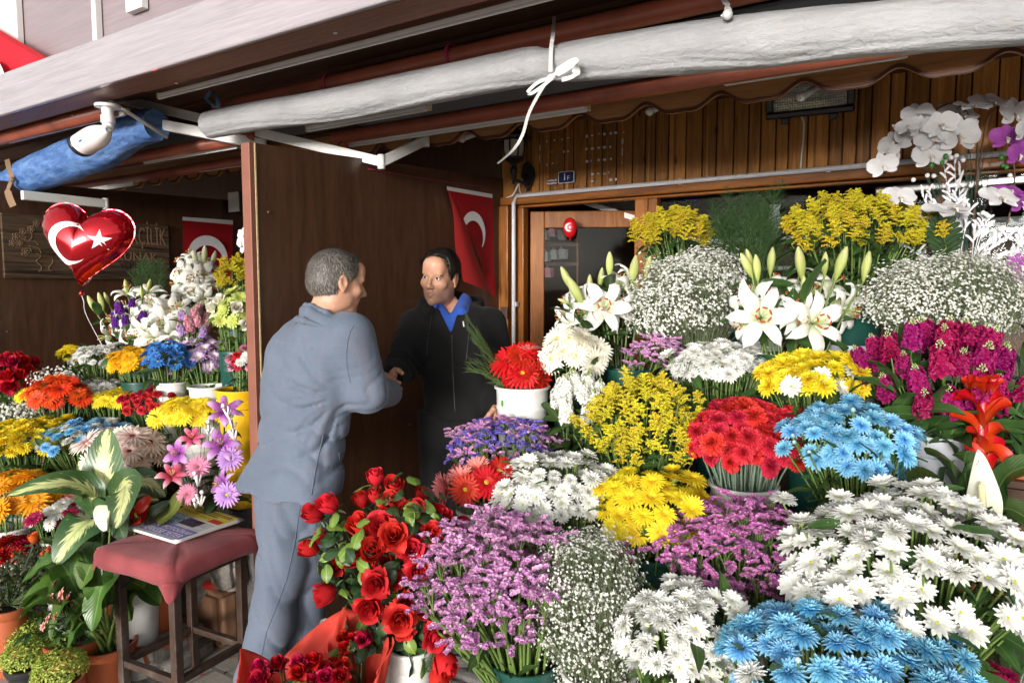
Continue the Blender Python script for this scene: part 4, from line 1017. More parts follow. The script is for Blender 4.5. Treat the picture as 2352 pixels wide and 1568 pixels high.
def B_(label, cx, cy, rx, ry, d, mix, N, size, pot=None, name='flower_bunch', lift=0.0, **k):
 """a bunch and the bucket it stands in; pot = (style, radius in m, label, rim centre in the photograph or None)"""
 c = P(cx, cy, d)
 if pot and pot[3] is not None: base = P(*pot[3])
 else: base = c - Vector((0, 0, ry * d / FPX * .75 + .07 + lift))
 t = bunch(name, label, cx, cy, rx, ry, d, mix, N, size, base=base, brim=(pot[1] * .78 if pot else .06), **k)
 if pot:
  g = ground_under(base.x, base.y); h = base.z - g
  if h > .78: crate(base.x, base.y, g, h - .30, pot[2]); h = .30
  bucket(base, pot[1], max(.12, h), pot[0], pot[2], 'flower pot' if pot[0] in ('terracotta', 'black', 'pale') else 'bucket')
 return t
M_crate = plain('black crate plastic', (0.018, 0.019, 0.021, 1), .5, .2, 10, .05)
def crate(x, y, z, h, what):
 t = thing('upturned_crate', 'dark upturned crate under the ' + ' '.join(what.split()[:8]), 'crate', (x, y, z))
 m = MB()
 for sx in (-1, 1):
  for sy in (-1, 1): m.box((sx * .105, sy * .105, h / 2), (.03, .03, h), 0, None, .004)
 for k in range(max(1, int(h / .06))):
  zz = .02 + k * (h - .03) / max(1, int(h / .06) - 0)
  for s_ in (-1, 1): m.box((0, s_ * .108, zz + .01), (.19, .012, .028)); m.box((s_ * .108, 0, zz + .01), (.012, .19, .028))
 m.obj('frame', M_crate, t, False)
 m = MB(); m.box((0, 0, h - .008), (.235, .235, .016), 0, None, .004); m.obj('top', M_crate, t, False)
# ================================================================== right stall, from the street towards the window
GB, GS = 'bunches of gerberas', 'bunches of statice'
B_('sky blue chrysanthemum bunch nearest the viewer at the bottom right', 1930, 1545, 275, 178, 1.5, [('mum:cyan', .78, 1), ('mumbud:cyanbud', .2, .30), ('mum:white', .02, .9)], 118, 80, ('terracotta', .10, 'terracotta pot under the nearest sky blue chrysanthemums', None), 'chrysanthemum_bunch', leaves=90)
B_('compact white chrysanthemum bunch beside the white gypsophila, below the pink statice', 1585, 1470, 172, 140, 1.75, [('daisy:white', .5, 1), ('mum:white', .4, .9), ('mumbud:whitebud', .1, .32)], 96, 62, ('green', .10, 'dark green bucket under the compact white chrysanthemums', None), 'chrysanthemum_bunch', leaves=90)
B_('broad white daisy chrysanthemum bunch with green yellow eyes, the largest on the right', 2085, 1310, 285, 195, 1.68, [('daisy:white', .80, 1), ('mum:white', .12, .95), ('mumbud:whitebud', .08, .34)], 150, 72, ('white', .12, 'white bucket under the broad white daisy bunch', None), 'chrysanthemum_bunch', leaves=150, leaf=.10)
B_('lilac pink statice bunch in front, leaning over the green bucket', 1125, 1330, 172, 150, 2.0, [('statice:pink', 1, 1)], 76, 150, ('green', .10, 'green bucket with a rounded lip under the front statice bunch', (1205, 1508, 2.0)), 'statice_bunch', leaves=30, up0=-.5, group=GS, stem_r=.0045)
gb = P(1375, 1535, 1.92)
gyp_bunch('narrow tall white gypsophila bunch in front between the statice and the white chrysanthemums', [(1350, 1330, 110, 95), (1350, 1440, 115, 90), (1375, 1520, 95, 60)], 1.92, gb, 5600, 6.6, 3)
bucket(gb, .10, gb.z, 'white', 'white bucket at the bottom edge holding the narrow gypsophila')
B_('deep pink statice bunch behind the white daisies, next to the yellow gerberas', 1705, 1262, 205, 126, 2.0, [('statice:deep', 1, 1)], 90, 136, ('green', .11, 'green bucket under the deep pink statice', None), 'statice_bunch', leaves=40, up0=-.4, group=GS, stem_r=.004)
B_('bright yellow gerbera bunch in a dark green bucket at the middle front', 1497, 1172, 150, 100, 2.2, [('gerbera:yellow', .94, 1), ('gerberah:yellow', .06, .9)], 56, 72, ('green', .098, 'dark green bucket under the bright yellow gerberas', (1490, 1262, 2.2)), 'gerbera_bunch', leaves=30, group=GB)
B_('white daisy chrysanthemum bunch left of the bright yellow gerberas', 1280, 1135, 150, 100, 2.3, [('daisy:white', .62, 1), ('mum:white', .3, .9), ('mumbud:whitebud', .08, .3)], 110, 48, ('green', .10, 'green bucket under the white daisies left of the yellow gerberas', None), 'chrysanthemum_bunch', leaves=80)
B_('drooping red and coral gerbera bunch in the small white pot behind the artificial roses', 1098, 1120, 98, 72, 2.35, [('gerbera:red', .6, 1), ('gerberah:coral', .4, .9)], 11, 92, ('white', .068, 'small white pot holding the drooping red gerberas', (1098, 1168, 2.35)), 'gerbera_bunch', leaves=6, up0=-.1, tilt=.3, group=GB, stem_r=.004)
B_('blue violet statice bunch mixed with pink, below the white gerbera bucket', 1150, 1020, 130, 70, 2.6, [('statice:blue', .5, 1), ('statice:pink', .5, .95)], 56, 92, ('green', .10, 'green bucket under the blue violet statice', None), 'statice_bunch', leaves=30, group=GS)
B_('scarlet gerbera bunch filling the tall white bucket beside the man in black', 1202, 846, 72, 62, 2.75, [('gerbera:red', .85, 1), ('gerberah:coral', .15, .8)], 13, 88, ('white', .105, 'tall white bucket with stickers beside the man in black', (1200, 885, 2.75)), 'gerbera_bunch', leaves=0, tilt=.25, up0=-.6, group=GB, stem_r=.004)
B_('white stock bunch with ruffled spikes beside the cream gerberas', 1330, 918, 66, 68, 2.6, [('stock:stockwhite', 1, 1)], 18, 110, ('white', .09, 'white bucket under the white stock spikes', (1335, 1050, 2.6)), 'stock_bunch', leaves=60, leaf=.12)
B_('cream gerbera bunch left of the lilies and above the white stock', 1322, 815, 84, 66, 2.72, [('gerbera:cream', 1, 1)], 18, 72, ('green', .09, 'green bucket under the cream gerberas', None), 'gerbera_bunch', leaves=10, tilt=.3, group=GB)
B_('golden rod bunch in the middle, in front of the red carnations', 1475, 965, 140, 118, 2.42, [('solidago:bright', 1, 1)], 84, 128, ('green', .10, 'green bucket under the middle golden rod', None), 'goldenrod_bunch', leaves=110, leaf=.10, up0=-.45, lift=.06)
B_('red carnation bunch in a white tub, right of the middle golden rod', 1712, 1010, 135, 92, 2.3, [('carnation:carnred', 1, 1)], 62, 58, ('white', .108, 'white tub full of carnation stems', (1708, 1108, 2.3)), 'carnation_bunch', leaves=0, stem_r=.0035, stem_mat=plain('blue green carnation stem', (0.13, 0.19, 0.13, 1), .6, .2, 12, .03), up0=-.45)
B_('sky blue chrysanthemum bunch in a terracotta pot under the magenta stock', 1950, 1015, 152, 92, 2.05, [('mum:cyan', .84, 1), ('mumbud:cyanbud', .16, .32)], 92, 58, ('terracotta', .075, 'terracotta pot holding the upper sky blue chrysanthemums', (1972, 1178, 2.08)), 'chrysanthemum_bunch', leaves=120, up0=-.5)
B_('magenta stock bunch in a pale tall pot on the right', 2155, 850, 178, 118, 2.15, [('stock:magenta', 1, 1)], 36, 138, ('pale', .118, 'tall pale grey flower pot leaning right under the magenta stock', (2158, 990, 2.17)), 'stock_bunch', leaves=110, leaf=.16, up0=-.5)
B_('yellow chrysanthemum bunch with a few white daisies among them', 1878, 868, 132, 66, 2.32, [('mum:yellow', .88, 1), ('daisy:white', .12, .95)], 66, 56, ('green', .10, 'green bucket under the yellow chrysanthemums', None), 'chrysanthemum_bunch', leaves=110, lift=.05)
B_('white chrysanthemum bunch left of the yellow chrysanthemums, under the big gypsophila', 1655, 840, 112, 58, 2.6, [('mum:white', .6, 1), ('daisy:white', .4, 1)], 84, 42, ('green', .10, 'green bucket under the white chrysanthemums of the middle row', None), 'chrysanthemum_bunch', leaves=110, lift=.06)
B_('small lilac statice bunch below the left lilies', 1503, 815, 74, 46, 2.78, [('statice:pink', 1, 1)], 20, 74, ('green', .09, 'green bucket beneath the small lilac statice', (1440, 845, 2.8)), 'statice_bunch', leaves=14, group=GS)
gb = P(1600, 800, 2.9)
gyp_bunch('round white gypsophila cloud between the two lily bunches', [(1575, 690, 140, 92), (1620, 640, 85, 62), (1520, 720, 85, 70)], 2.9, gb, 7200, 6.3, 5)
bucket(gb, .11, gb.z - ground_under(gb.x, gb.y), 'white', 'white bucket below the round gypsophila cloud')
bucket(P(1752, 758, 2.75), .085, .26, 'pale', 'empty pale grey pot behind the right lilies', 'flower pot')
gb = P(1990, 800, 2.5)
gyp_bunch('wide white gypsophila cloud at the right, above the magenta stock', [(2190, 690, 165, 95), (2090, 690, 100, 75), (2270, 700, 80, 80)], 2.5, gb + RIGHT * .3, 8200, 6.3, 8)
bucket(gb + RIGHT * .3, .11, .3, 'white', 'white bucket hidden under the wide gypsophila cloud')
bucket(P(1965, 790, 2.62), .09, .26, 'pale', 'pale blue grey pot right of the open lilies', 'flower pot')
B_('golden rod bunch before the door, left of the asparagus fern', 1545, 525, 98, 62, 3.2, [('solidago:dull', 1, 1)], 46, 112, ('green', .10, 'green bucket under the golden rod before the door', (1575, 640, 3.2)), 'goldenrod_bunch', leaves=60, leaf=.12)
B_('large golden rod bunch before the shop window', 1970, 525, 175, 92, 2.75, [('solidago:dull', 1, 1)], 98, 112, ('green', .11, 'green bucket under the large golden rod', (1960, 690, 2.75)), 'goldenrod_bunch', leaves=170, leaf=.13)
B_('dark asparagus fern between the two upper golden rods', 1722, 560, 95, 100, 3.05, [('fern:dark', 1, 1)], 30, 190, ('green', .09, 'green bucket under the dark asparagus fern', (1722, 680, 3.05)), 'fern_bunch', leaves=0, cat='fern', stem_mat=M_fern, up0=.0)
def sprigs(label, root, tips, mat=M_fernl, seed=2):
 t = thing('fern_sprig', label, 'fern', root); rg = random.Random(seed); root = Vector(root); m = MB()
 for tp in tips:
  d = tp - root; up = Vector((0, 0, 1)); sd_ = d.cross(up).normalized()
  pts = bez(Vector((0, 0, -.08)), d * .5 + up * .04, d, 7); m.tube(pts, [.002, .0018, .0016, .0013, .001, .0008, .0005], 4, 0, False)
  for k in range(26):
   u = rg.uniform(.15, .95); i = min(5, int(u * 6)); p = pts[i].lerp(pts[i + 1], u * 6 - i); e = p + (d.normalized() * .8 + sd_ * rg.uniform(-.6, .6) + up * rg.uniform(-.3, .5)) * rg.uniform(.025, .06)
   m.tube([p, e], [.0011, .0005], 3, 0, False)
 m.obj('frond', mat, t); return t
rg0 = random.Random(4)
sprigs('feathery green broom sprigs sticking out left of the scarlet gerberas', P(1180, 880, 2.78), [P(1068 + rg0.uniform(-6, 90) * k / 22, 738 + k * 5.6 + rg0.uniform(-14, 14), 2.74 + rg0.uniform(-.05, .05)) for k in range(23)])
def lilies(label, blooms, buds, base, leaves, group='bunches of white lilies', col='lilywhite', leafm=M_leaf, seed=3, name='lily_bunch', budcol='bud', sizes=1.25, leaf=.15, center=True):
 rg = random.Random(seed); base = Vector(base); t = thing(name, label, 'flower bunch', base, group); st = MB(); hv = H('lily:' + col); hb = H('lilybud:' + budcol); ends = []
 for (px, py, d, dx, dy, dz, size) in blooms:
  w_ = P(px, py, d) - base; n = (RZ @ Vector((dx, 0, 0)) - FWD_H * dy + Vector((0, 0, dz))).normalized(); sc = size * d / FPX / 2 * sizes * .86
  me, ce = hv[rg.randrange(len(hv))]; org = w_ - n * sc * .45
  o = put('lily_bloom', me, t, trs(org, frame(n, rg.uniform(0, 6)), sc))
  if center: put('stamen_cluster', ce, o, Matrix.Identity(4))
  ends.append(org - n * sc * .45)
 for (px, py, d, ax, size) in buds:
  w_ = P(px, py, d) - base; n = (RZ @ Vector((math.sin(ax), rg.uniform(-.2, .2), math.cos(ax)))).normalized(); sc = size * d / FPX / 1.1
  put('lily_bud', hb[rg.randrange(2)][0], t, trs(w_ - n * sc * .55, frame(n, rg.uniform(0, 6)), (sc * 1.05, sc * 1.05, sc))); ends.append(w_ - n * sc * .55)
 for e in ends:
  root = Vector((e.x, e.y, 0)) * .28 + Vector((rg.uniform(-.02, .02), rg.uniform(-.02, .02), -.14)); st.tube(bez(root, root.lerp(e, .6) + Vector((0, 0, .05)), e, 6), .0042, 6, 0, False)
 tag(st.obj('stem_bundle', M_stem, t), kind='stuff'); lv = MB(); L = [green_leaf(rg) for _ in range(4)]
 for k in range(leaves):
  e = ends[rg.randrange(len(ends))]; u = rg.uniform(.3, .95); p = Vector((e.x * (.28 + .72 * u), e.y * (.28 + .72 * u), e.z * u)); a = rg.uniform(0, 6.28)
  lv.scatter(L[k % 4], [np.array(trs(p, frame((math.cos(a) * .7, math.sin(a) * .7, .8), rg.uniform(0, 6)), (leaf * rg.uniform(.7, 1.25),) * 3))])
 tag(lv.obj('foliage', leafm, t), kind='stuff'); return t
bs = P(1425, 840, 2.88)
lilies('white lily bunch with long green stalks in front of the shop door', [(1388, 702, 2.78, -.1, .9, .25, 128), (1330, 715, 2.85, -.8, .4, .1, 118), (1300, 760, 2.85, -.75, .5, -.4, 100), (1365, 690, 2.9, -.3, .2, .6, 90), (1430, 640, 2.92, .3, .4, .8, 90), (1462, 655, 2.86, .7, .5, .3, 105), (1300, 690, 2.9, -.8, .2, .2, 90), (1455, 620, 2.95, .5, .2, .9, 80), (1420, 700, 2.84, .4, .8, .2, 110), (1345, 665, 2.92, -.3, .2, .9, 90), (1290, 725, 2.88, -.8, .5, .1, 100)],
       [(1302, 640, 2.85, -.45, 62), (1322, 668, 2.82, -.5, 78), (1354, 655, 2.9, 0, 50), (1400, 608, 2.9, 0, 60), (1455, 622, 2.88, .18, 74), (1488, 615, 2.9, .2, 55), (1380, 640, 2.95, .1, 52), (1295, 692, 2.8, -1.2, 30)], bs, 34)
bucket(bs, .085, bs.z - ground_under(bs.x, bs.y), 'green', 'dark green bucket under the left white lilies')
bs = P(1800, 812, 2.55)
lilies('open white lily bunch with rust anthers in the middle of the right stall', [(1752, 725, 2.42, -.2, .95, .2, 152), (1885, 740, 2.42, .15, .95, .15, 150), (1815, 688, 2.5, .05, .75, .6, 140), (1712, 700, 2.55, -.8, .5, .1, 130), (1958, 715, 2.55, .6, .7, -.1, 120), (1870, 665, 2.6, .4, .3, .8, 120), (1920, 640, 2.6, .5, .3, .8, 130), (1780, 640, 2.65, -.2, .2, .9, 100), (1700, 745, 2.5, -.9, .4, -.2, 100), (1925, 690, 2.58, .5, .6, .4, 120), (1760, 668, 2.56, -.5, .5, .6, 120), (1980, 680, 2.62, .8, .3, .4, 100), (1840, 730, 2.46, 0, .9, -.3, 110), (1725, 665, 2.6, -.6, .2, .8, 90)],
       [(1715, 610, 2.55, -.5, 64), (1738, 615, 2.55, -.05, 62), (1772, 600, 2.6, .08, 64), (1722, 595, 2.6, -.4, 50), (1838, 606, 2.5, -.2, 80), (1848, 660, 2.45, -.05, 56), (1895, 608, 2.5, 0, 58), (1932, 605, 2.5, .28, 80), (1990, 612, 2.55, .2, 72), (1838, 590, 2.6, .0, 40)], bs, 46)
bucket(bs, .10, bs.z - ground_under(bs.x, bs.y), 'green', 'dark green bucket behind the yellow chrysanthemums holding open lilies')
def rose_foliage(t, base, lobes, d, n, rg, size=.06):
 for nm, mt in (('foliage', M_leafd), ('foliage', M_leafl)):
  lv = MB(); L = [round_leaf(rg) for _ in range(4)]
  for k in range(n if mt is M_leafd else n // 2):
   cx, cy, rx, ry = lobes[rg.randrange(len(lobes))]; v = Vector((rg.gauss(0, 1), rg.gauss(0, 1), rg.gauss(0, 1))).normalized()
   if v.y > .45: v.y *= -1
   p = P(cx, cy, d) - base + RZ @ Vector((v.x * rx, v.y * rx * .8, v.z * ry)) * (d / FPX) * rg.uniform(.75, 1.08); nn = RZ @ v * .7 + Vector((0, 0, .5)) + Vector((rg.uniform(-.4, .4),) * 3)
   lv.scatter(L[k % 4], [np.array(trs(p, frame(nn, rg.uniform(0, 6)), size * rg.uniform(.7, 1.25)))])
  tag(lv.obj(nm, mt, t), kind='stuff')
def roses(label, lobes, d, spec, base, leaves, name='rose_bouquet', seed=5, key='rose:rosered', bud='rosebud:rosered', lsize=.06, tilt=.15, cat='rose bouquet', group=None, foli=True):
 rg = random.Random(seed); base = Vector(base); t = thing(name, label, cat, base, group); st = MB()
 for (px, py, size, kind, dd) in spec:
  p = P(px, py, d + dd) - base; ctr = P(sum(l[0] for l in lobes) / len(lobes), sum(l[1] for l in lobes) / len(lobes), d + .05) - base
  n = (p - ctr); n = n.normalized() + Vector((0, 0, tilt)) - FWD_H * .55 + Vector((rg.uniform(-.2, .2), rg.uniform(-.2, .2), rg.uniform(-.1, .2)))
  hv = H(key if kind else bud); sc = size * d / FPX / (1.5 if kind else 1.2)
  put('rose_bloom' if kind else 'rose_bud', hv[rg.randrange(len(hv))][0], t, trs(p - n.normalized() * sc * .4, frame(n, rg.uniform(0, 6)), sc))
  lo = p - n.normalized() * sc * .65; root = Vector((rg.uniform(-.03, .03), rg.uniform(-.03, .03), -.15)); st.tube(bez(root, root.lerp(lo, .6), lo, 5), .0026, 5, 0, False)
 tag(st.obj('stem_bundle', M_stemd, t), kind='stuff')
 if leaves and foli: rose_foliage(t, base, lobes, d, leaves, rg, lsize)
 return t
rs = [(862, 1098, 52, 0, .05), (905, 1120, 58, 0, 0), (898, 1150, 58, 1, -.05), (862, 1140, 48, 0, .05), (722, 1180, 62, 0, 0), (757, 1160, 60, 0, -.02), (712, 1260, 56, 0, 0), (750, 1360, 62, 0, -.05), (740, 1235, 48, 0, .1), (770, 1292, 62, 1, 0), (826, 1208, 68, 0, -.06), (880, 1208, 80, 1, -.08), (905, 1230, 74, 1, -.14), (948, 1185, 78, 0, -.05), (1005, 1190, 70, 0, 0), (1050, 1215, 68, 0, .02), (990, 1222, 56, 1, -.1), (945, 1262, 62, 1, -.12), (855, 1262, 68, 0, -.14), (812, 1280, 60, 0, -.05), (958, 1312, 58, 1, -.16), (862, 1340, 66, 1, -.18), (905, 1335, 48, 1, -.1), (848, 1395, 68, 1, -.17), (930, 1385, 50, 1, -.15), (918, 1422, 72, 1, -.2), (975, 1400, 50, 1, -.05), (1000, 1462, 70, 1, -.14), (1020, 1520, 72, 0, -.1), (1005, 1555, 60, 0, -.12), (800, 1300, 50, 0, .1), (830, 1150, 50, 0, .1), (1030, 1250, 52, 0, .05), (968, 1140, 50, 0, .12), (880, 1290, 50, 1, -.05), (930, 1450, 48, 1, -.1)]
rb = P(945, 1478, 2.12)
roses('big bouquet of artificial red roses with two toned green leaves in a white bucket', [(885, 1250, 160, 130), (900, 1390, 110, 110), (940, 1180, 90, 70), (970, 1440, 70, 70), (770, 1270, 60, 90)], 2.1, rs, rb, 130)
bucket(rb, .068, rb.z, 'white', 'scuffed tall white bucket under the artificial red roses')
def paper(name):
 n = NT(name); v = n.coords('Object'); f = n.noise(v, 7, 4); c = n.ramp(f, [(.3, (0.66, 0.062, 0.042, 1)), (.7, (0.74, 0.10, 0.07, 1))]); fb = n.noise(v, 500, 2)
 return n.pbr(c, .75, 0, n.bump(n.math('ADD', n.math('MULTIPLY', fb, .15), n.noise(n.coords('Object', (1, 1, .5)), 9, 2)), .35, .01), .2, transl=.35)
M_paper = paper('red tissue paper')
def wrap(label, apex, ctr, r, peaks, low, seed, group='red paper wraps'):
 """a sheet of paper rolled into a cone: rim height changes round it, with pointed corners"""
 rg = random.Random(seed); apex, ctr = Vector(apex), Vector(ctr); ax = (ctr - apex); H_ = ax.length; ax.normalize(); fr = frame(ax, 0); n = 110; G = []
 fx = fr.inverted()
 for j in range(n + 1):
  a = 2 * math.pi * 1.12 * j / n; dirv = Vector((math.cos(a), math.sin(a), 0)); h = low
  for (pd, ph_, wd) in peaks:
   q = math.degrees(math.acos(max(-1, min(1, dirv.dot((fx @ (Vector(pd) - Vector(pd).project(ax))).normalized()))))); h = max(h, low + (ph_ - low) * max(0, 1 - q / wd) ** 1.1)
  row = []
  for i in range(19):
   t = .12 + .88 * i / 18; L = H_ * h * t; rr_ = r * (L / H_) * (1 + .06 * j / n) + .006 * math.sin(7 * a + 4 * t) * t + .018 * t * (abs(mnoise.noise(Vector((a * 1.3, t * 1.6, seed)))) - .2) + .012 * t * (abs(mnoise.noise(Vector((a * 3.1 + t * 3, t * 3, seed + 5)))) - .2)
   row.append(apex + fr @ Vector((rr_ * dirv.x, rr_ * dirv.y, L)))
  G.append(row)
 base = apex; m = MB(); m.grid(np.array(G)); m.xf(Matrix.Translation(-base)); o = m.obj('paper_wrap', M_paper); o.location = base; md = o.modifiers.new('t', 'SOLIDIFY'); md.thickness = .0012
 return tag(o, label, 'paper wrap', group)
ap = P(640, 1700, 2.0); ct = P(652, 1548, 1.97)
wrap('red paper wrap with a tall pointed corner against the leg of the suited man', ap + Vector((0, 0, -.05)), ct, .125, [(FWD_H * .6 + RIGHT * .6, 1.55, 75), (RIGHT * -1.0 + FWD_H * .3, 1.16, 55)], .80, 2)
rg1 = random.Random(9); sp = []
for k in range(34):
 px, py = rg1.uniform(590, 815), rg1.uniform(1512, 1590)
 sp.append((px, py + abs(px - 700) * .12, rg1.uniform(36, 46), 1, rg1.uniform(-.1, .06)))
roses('dark red rose bouquet peeking over the red paper at the bottom edge', [(700, 1580, 115, 50)], 1.92, sp, P(690, 1680, 1.95), 30, 'rose_bouquet', 6, 'rose:darkrose', 'rosebud:darkrose', .05, .9)
ap = P(850, 1740, 2.0); ct = P(820, 1500, 1.98)
wrap('red paper wrap standing left of the scuffed white bucket, roses glimpsed inside', ap, ct, .088, [(FWD_H - RIGHT * .5, 1.32, 90), (RIGHT + FWD_H * .2, 1.1, 60)], .80, 4)
sp = [(812 + rg1.uniform(-30, 34), 1478 + rg1.uniform(-18, 22), 34, 1, rg1.uniform(-.04, .05)) for k in range(9)]
roses('few dark crimson roses inside the standing red paper wrap', [(815, 1480, 40, 25)], 1.99, sp, P(830, 1580, 1.99), 8, 'rose_bouquet', 7, 'rose:darkrose', 'rosebud:darkrose', .04, .6)
B_('small white daisy sprig between the two red paper wraps', 745, 1480, 22, 52, 2.2, [('daisy:white', 1, 1)], 12, 24, None, 'daisy_sprig', leaves=8, leaf=.05)
B_('dark magenta gerbera heads at the bottom right corner', 2262, 1552, 66, 40, 1.66, [('gerbera:magdark', 1, 1)], 8, 62, ('terracotta', .08, 'terracotta pot under the dark magenta gerberas', None), 'gerbera_bunch', leaves=10, group=GB)
# ================================================================== left stall
B_('dark red rose bunch at the far left edge', 30, 875, 66, 62, 3.5, [('rose:darkrose', 1, 1)], 26, 44, ('green', .10, 'green bucket under the far left dark red roses', None), 'rose_bunch', leaves=40, tilt=.3)
B_('orange red gerbera bunch of the left stall', 142, 908, 78, 52, 3.4, [('gerbera:orange', 1, 1)], 24, 50, ('green', .10, 'green bucket under the orange red gerberas', None), 'gerbera_bunch', leaves=16, group=GB)
B_('yellow gerberas peeping out left of the orange red gerberas', 70, 905, 36, 22, 3.45, [('gerbera:yellow', 1, 1)], 7, 38, None, 'gerbera_bunch', leaves=4, group=GB)
B_('small white chrysanthemum bunch between orange and yellow gerberas', 232, 900, 66, 30, 3.52, [('mum:white', 1, 1)], 40, 24, ('green', .09, 'green bucket under the small white bunch beside the orange gerberas', None), 'chrysanthemum_bunch', leaves=30, leaf=.07)
B_('yellow gerbera bunch right of the orange red gerberas', 268, 915, 62, 28, 3.46, [('gerbera:yellow', 1, 1)], 24, 36, ('green', .09, 'green bucket under the yellow gerberas right of the orange ones', None), 'gerbera_bunch', leaves=14, group=GB)
B_('half open red carnation buds in rows', 372, 925, 92, 42, 3.42, [('carnation:carnred', 1, 1)], 46, 25, ('green', .10, 'green bucket under the red carnation buds', None), 'carnation_bunch', leaves=20, leaf=.06, tilt=.35)
B_('yellow gerbera bunch in the white bucket behind the artificial lilies', 440, 945, 82, 42, 3.24, [('gerbera:yellow', 1, 1)], 28, 46, ('white', .095, 'white bucket under the yellow gerberas behind the artificial lilies', (455, 1010, 3.24)), 'gerbera_bunch', leaves=10, group=GB)
B_('yellow chrysanthemum bunch at the left edge beside the sky blue one', 62, 1012, 125, 52, 3.22, [('mum:yellow', 1, 1)], 64, 38, ('green', .11, 'green bucket under the left edge yellow chrysanthemums', None), 'chrysanthemum_bunch', leaves=60)
B_('sky blue and white chrysanthemum bunch of the left stall', 205, 1005, 112, 44, 3.22, [('mum:cyan', .8, 1), ('mum:white', .2, .9)], 76, 29, ('green', .10, 'green bucket under the left stall sky blue chrysanthemums', None), 'chrysanthemum_bunch', leaves=50)
B_('pale pink gerbera bunch with dark eyes behind the spotted leaves', 285, 1040, 100, 72, 3.12, [('gerbera:palepink', .7, 1), ('gerbera:cream', .3, .95)], 18, 76, ('white', .10, 'white bucket under the pale pink gerberas', None), 'gerbera_bunch', leaves=20, tilt=.35, group=GB)
B_('amber yellow gerbera bunch in a white bucket at the left edge', 55, 1135, 108, 70, 3.0, [('gerbera:amber', 1, 1)], 30, 66, ('white', .10, 'white bucket under the amber yellow gerberas', (20, 1205, 3.0)), 'gerbera_bunch', leaves=20, tilt=.45, group=GB)
B_('white and crimson mini gerbera bunch in a small white pot', 145, 1178, 82, 42, 2.95, [('gerbera:white', .5, 1), ('gerbera:magdark', .3, .95), ('gerberah:coral', .2, .9)], 24, 42, ('white', .058, 'small white pot under the white and crimson mini gerberas', (132, 1236, 2.95)), 'gerbera_bunch', leaves=12, group=GB)
B_('yellow chrysanthemums behind the white ones at the left partition', 165, 815, 34, 24, 3.7, [('mum:yellow', 1, 1)], 14, 26, ('green', .08, 'green bucket under the rear yellow chrysanthemums', None), 'chrysanthemum_bunch', leaves=20)
B_('white chrysanthemum bunch below the left stall lilies', 232, 825, 62, 38, 3.6, [('mum:white', 1, 1)], 52, 21, ('green', .09, 'green bucket under the white chrysanthemums below the lilies', None), 'chrysanthemum_bunch', leaves=40)
B_('sun yellow gerbera bunch below the left stall lilies', 315, 830, 68, 38, 3.5, [('gerbera:sunyellow', 1, 1)], 28, 40, ('green', .10, 'dark green bucket under the sun yellow gerberas', (330, 872, 3.5)), 'gerbera_bunch', leaves=14, group=GB)
B_('deep blue daisy bunch in a white pot', 385, 828, 58, 46, 3.4, [('daisy:deepblue', 1, 1)], 38, 30, ('white', .075, 'white pot under the deep blue daisies', (395, 875, 3.4)), 'daisy_bunch', leaves=26)
B_('purple tipped daisy bunch in a white pot left of the yellow bucket', 462, 830, 66, 62, 3.5, [('daisy:purpletip', 1, 1)], 34, 36, ('white', .085, 'white pot under the purple tipped daisies', (478, 885, 3.3)), 'daisy_bunch', leaves=90, leaf=.06, leaf_m=M_leafl)
B_('mixed pink and white flowers over the yellow bucket', 568, 835, 42, 42, 3.15, [('carnation:pink', .4, .9), ('daisy:white', .3, 1), ('carnation:carnred', .3, .7)], 20, 32, ('yellow', .098, 'tall yellow bucket behind the man in the suit', (552, 892, 3.12)), 'mixed_bunch', leaves=60, leaf=.06)
B_('lime green daisy bunch with white roses beside the partition', 545, 725, 62, 62, 3.4, [('daisy:lime', .7, 1), ('rose:cream', .3, 1.05)], 30, 38, ('green', .09, 'green bucket under the lime green daisies', None), 'mixed_bunch', leaves=90, leaf=.06, leaf_m=M_leafl, tilt=.3)
B_('soft pink stock bunch between lilies and lime daisies', 448, 745, 42, 44, 3.5, [('stock:pinkstock', .7, 1), ('stock:lilacstock', .3, 1)], 12, 62, ('green', .08, 'green bucket under the soft pink stock', None), 'stock_bunch', leaves=16)
B_('violet stock spikes among the left stall lilies', 312, 725, 60, 40, 3.72, [('stock:violet', 1, 1)], 9, 56, None, 'stock_bunch', leaves=10)
B_('golden rod bunch of the left stall beside the partition', 548, 632, 54, 56, 3.6, [('solidago:dull', 1, 1)], 36, 66, ('green', .09, 'green bucket under the left stall golden rod', None), 'goldenrod_bunch', leaves=30, lift=.1)
B_('dark green fern behind the left stall lilies', 352, 640, 44, 42, 4.1, [('fern:dark', 1, 1)], 16, 92, ('green', .08, 'green bucket under the left stall fern', (352, 700, 4.1)), 'fern_bunch', leaves=0, cat='fern', stem_mat=M_fern)
gb = P(20, 1000, 3.48)
gyp_bunch('thin white gypsophila between the far left roses and yellow chrysanthemums', [(38, 945, 60, 26), (130, 870, 50, 14)], 3.48, gb, 1100, 6, 12)
bucket(gb, .09, gb.z - ground_under(gb.x, gb.y), 'green', 'green bucket under the thin far left gypsophila')
bs = P(330, 800, 3.72)
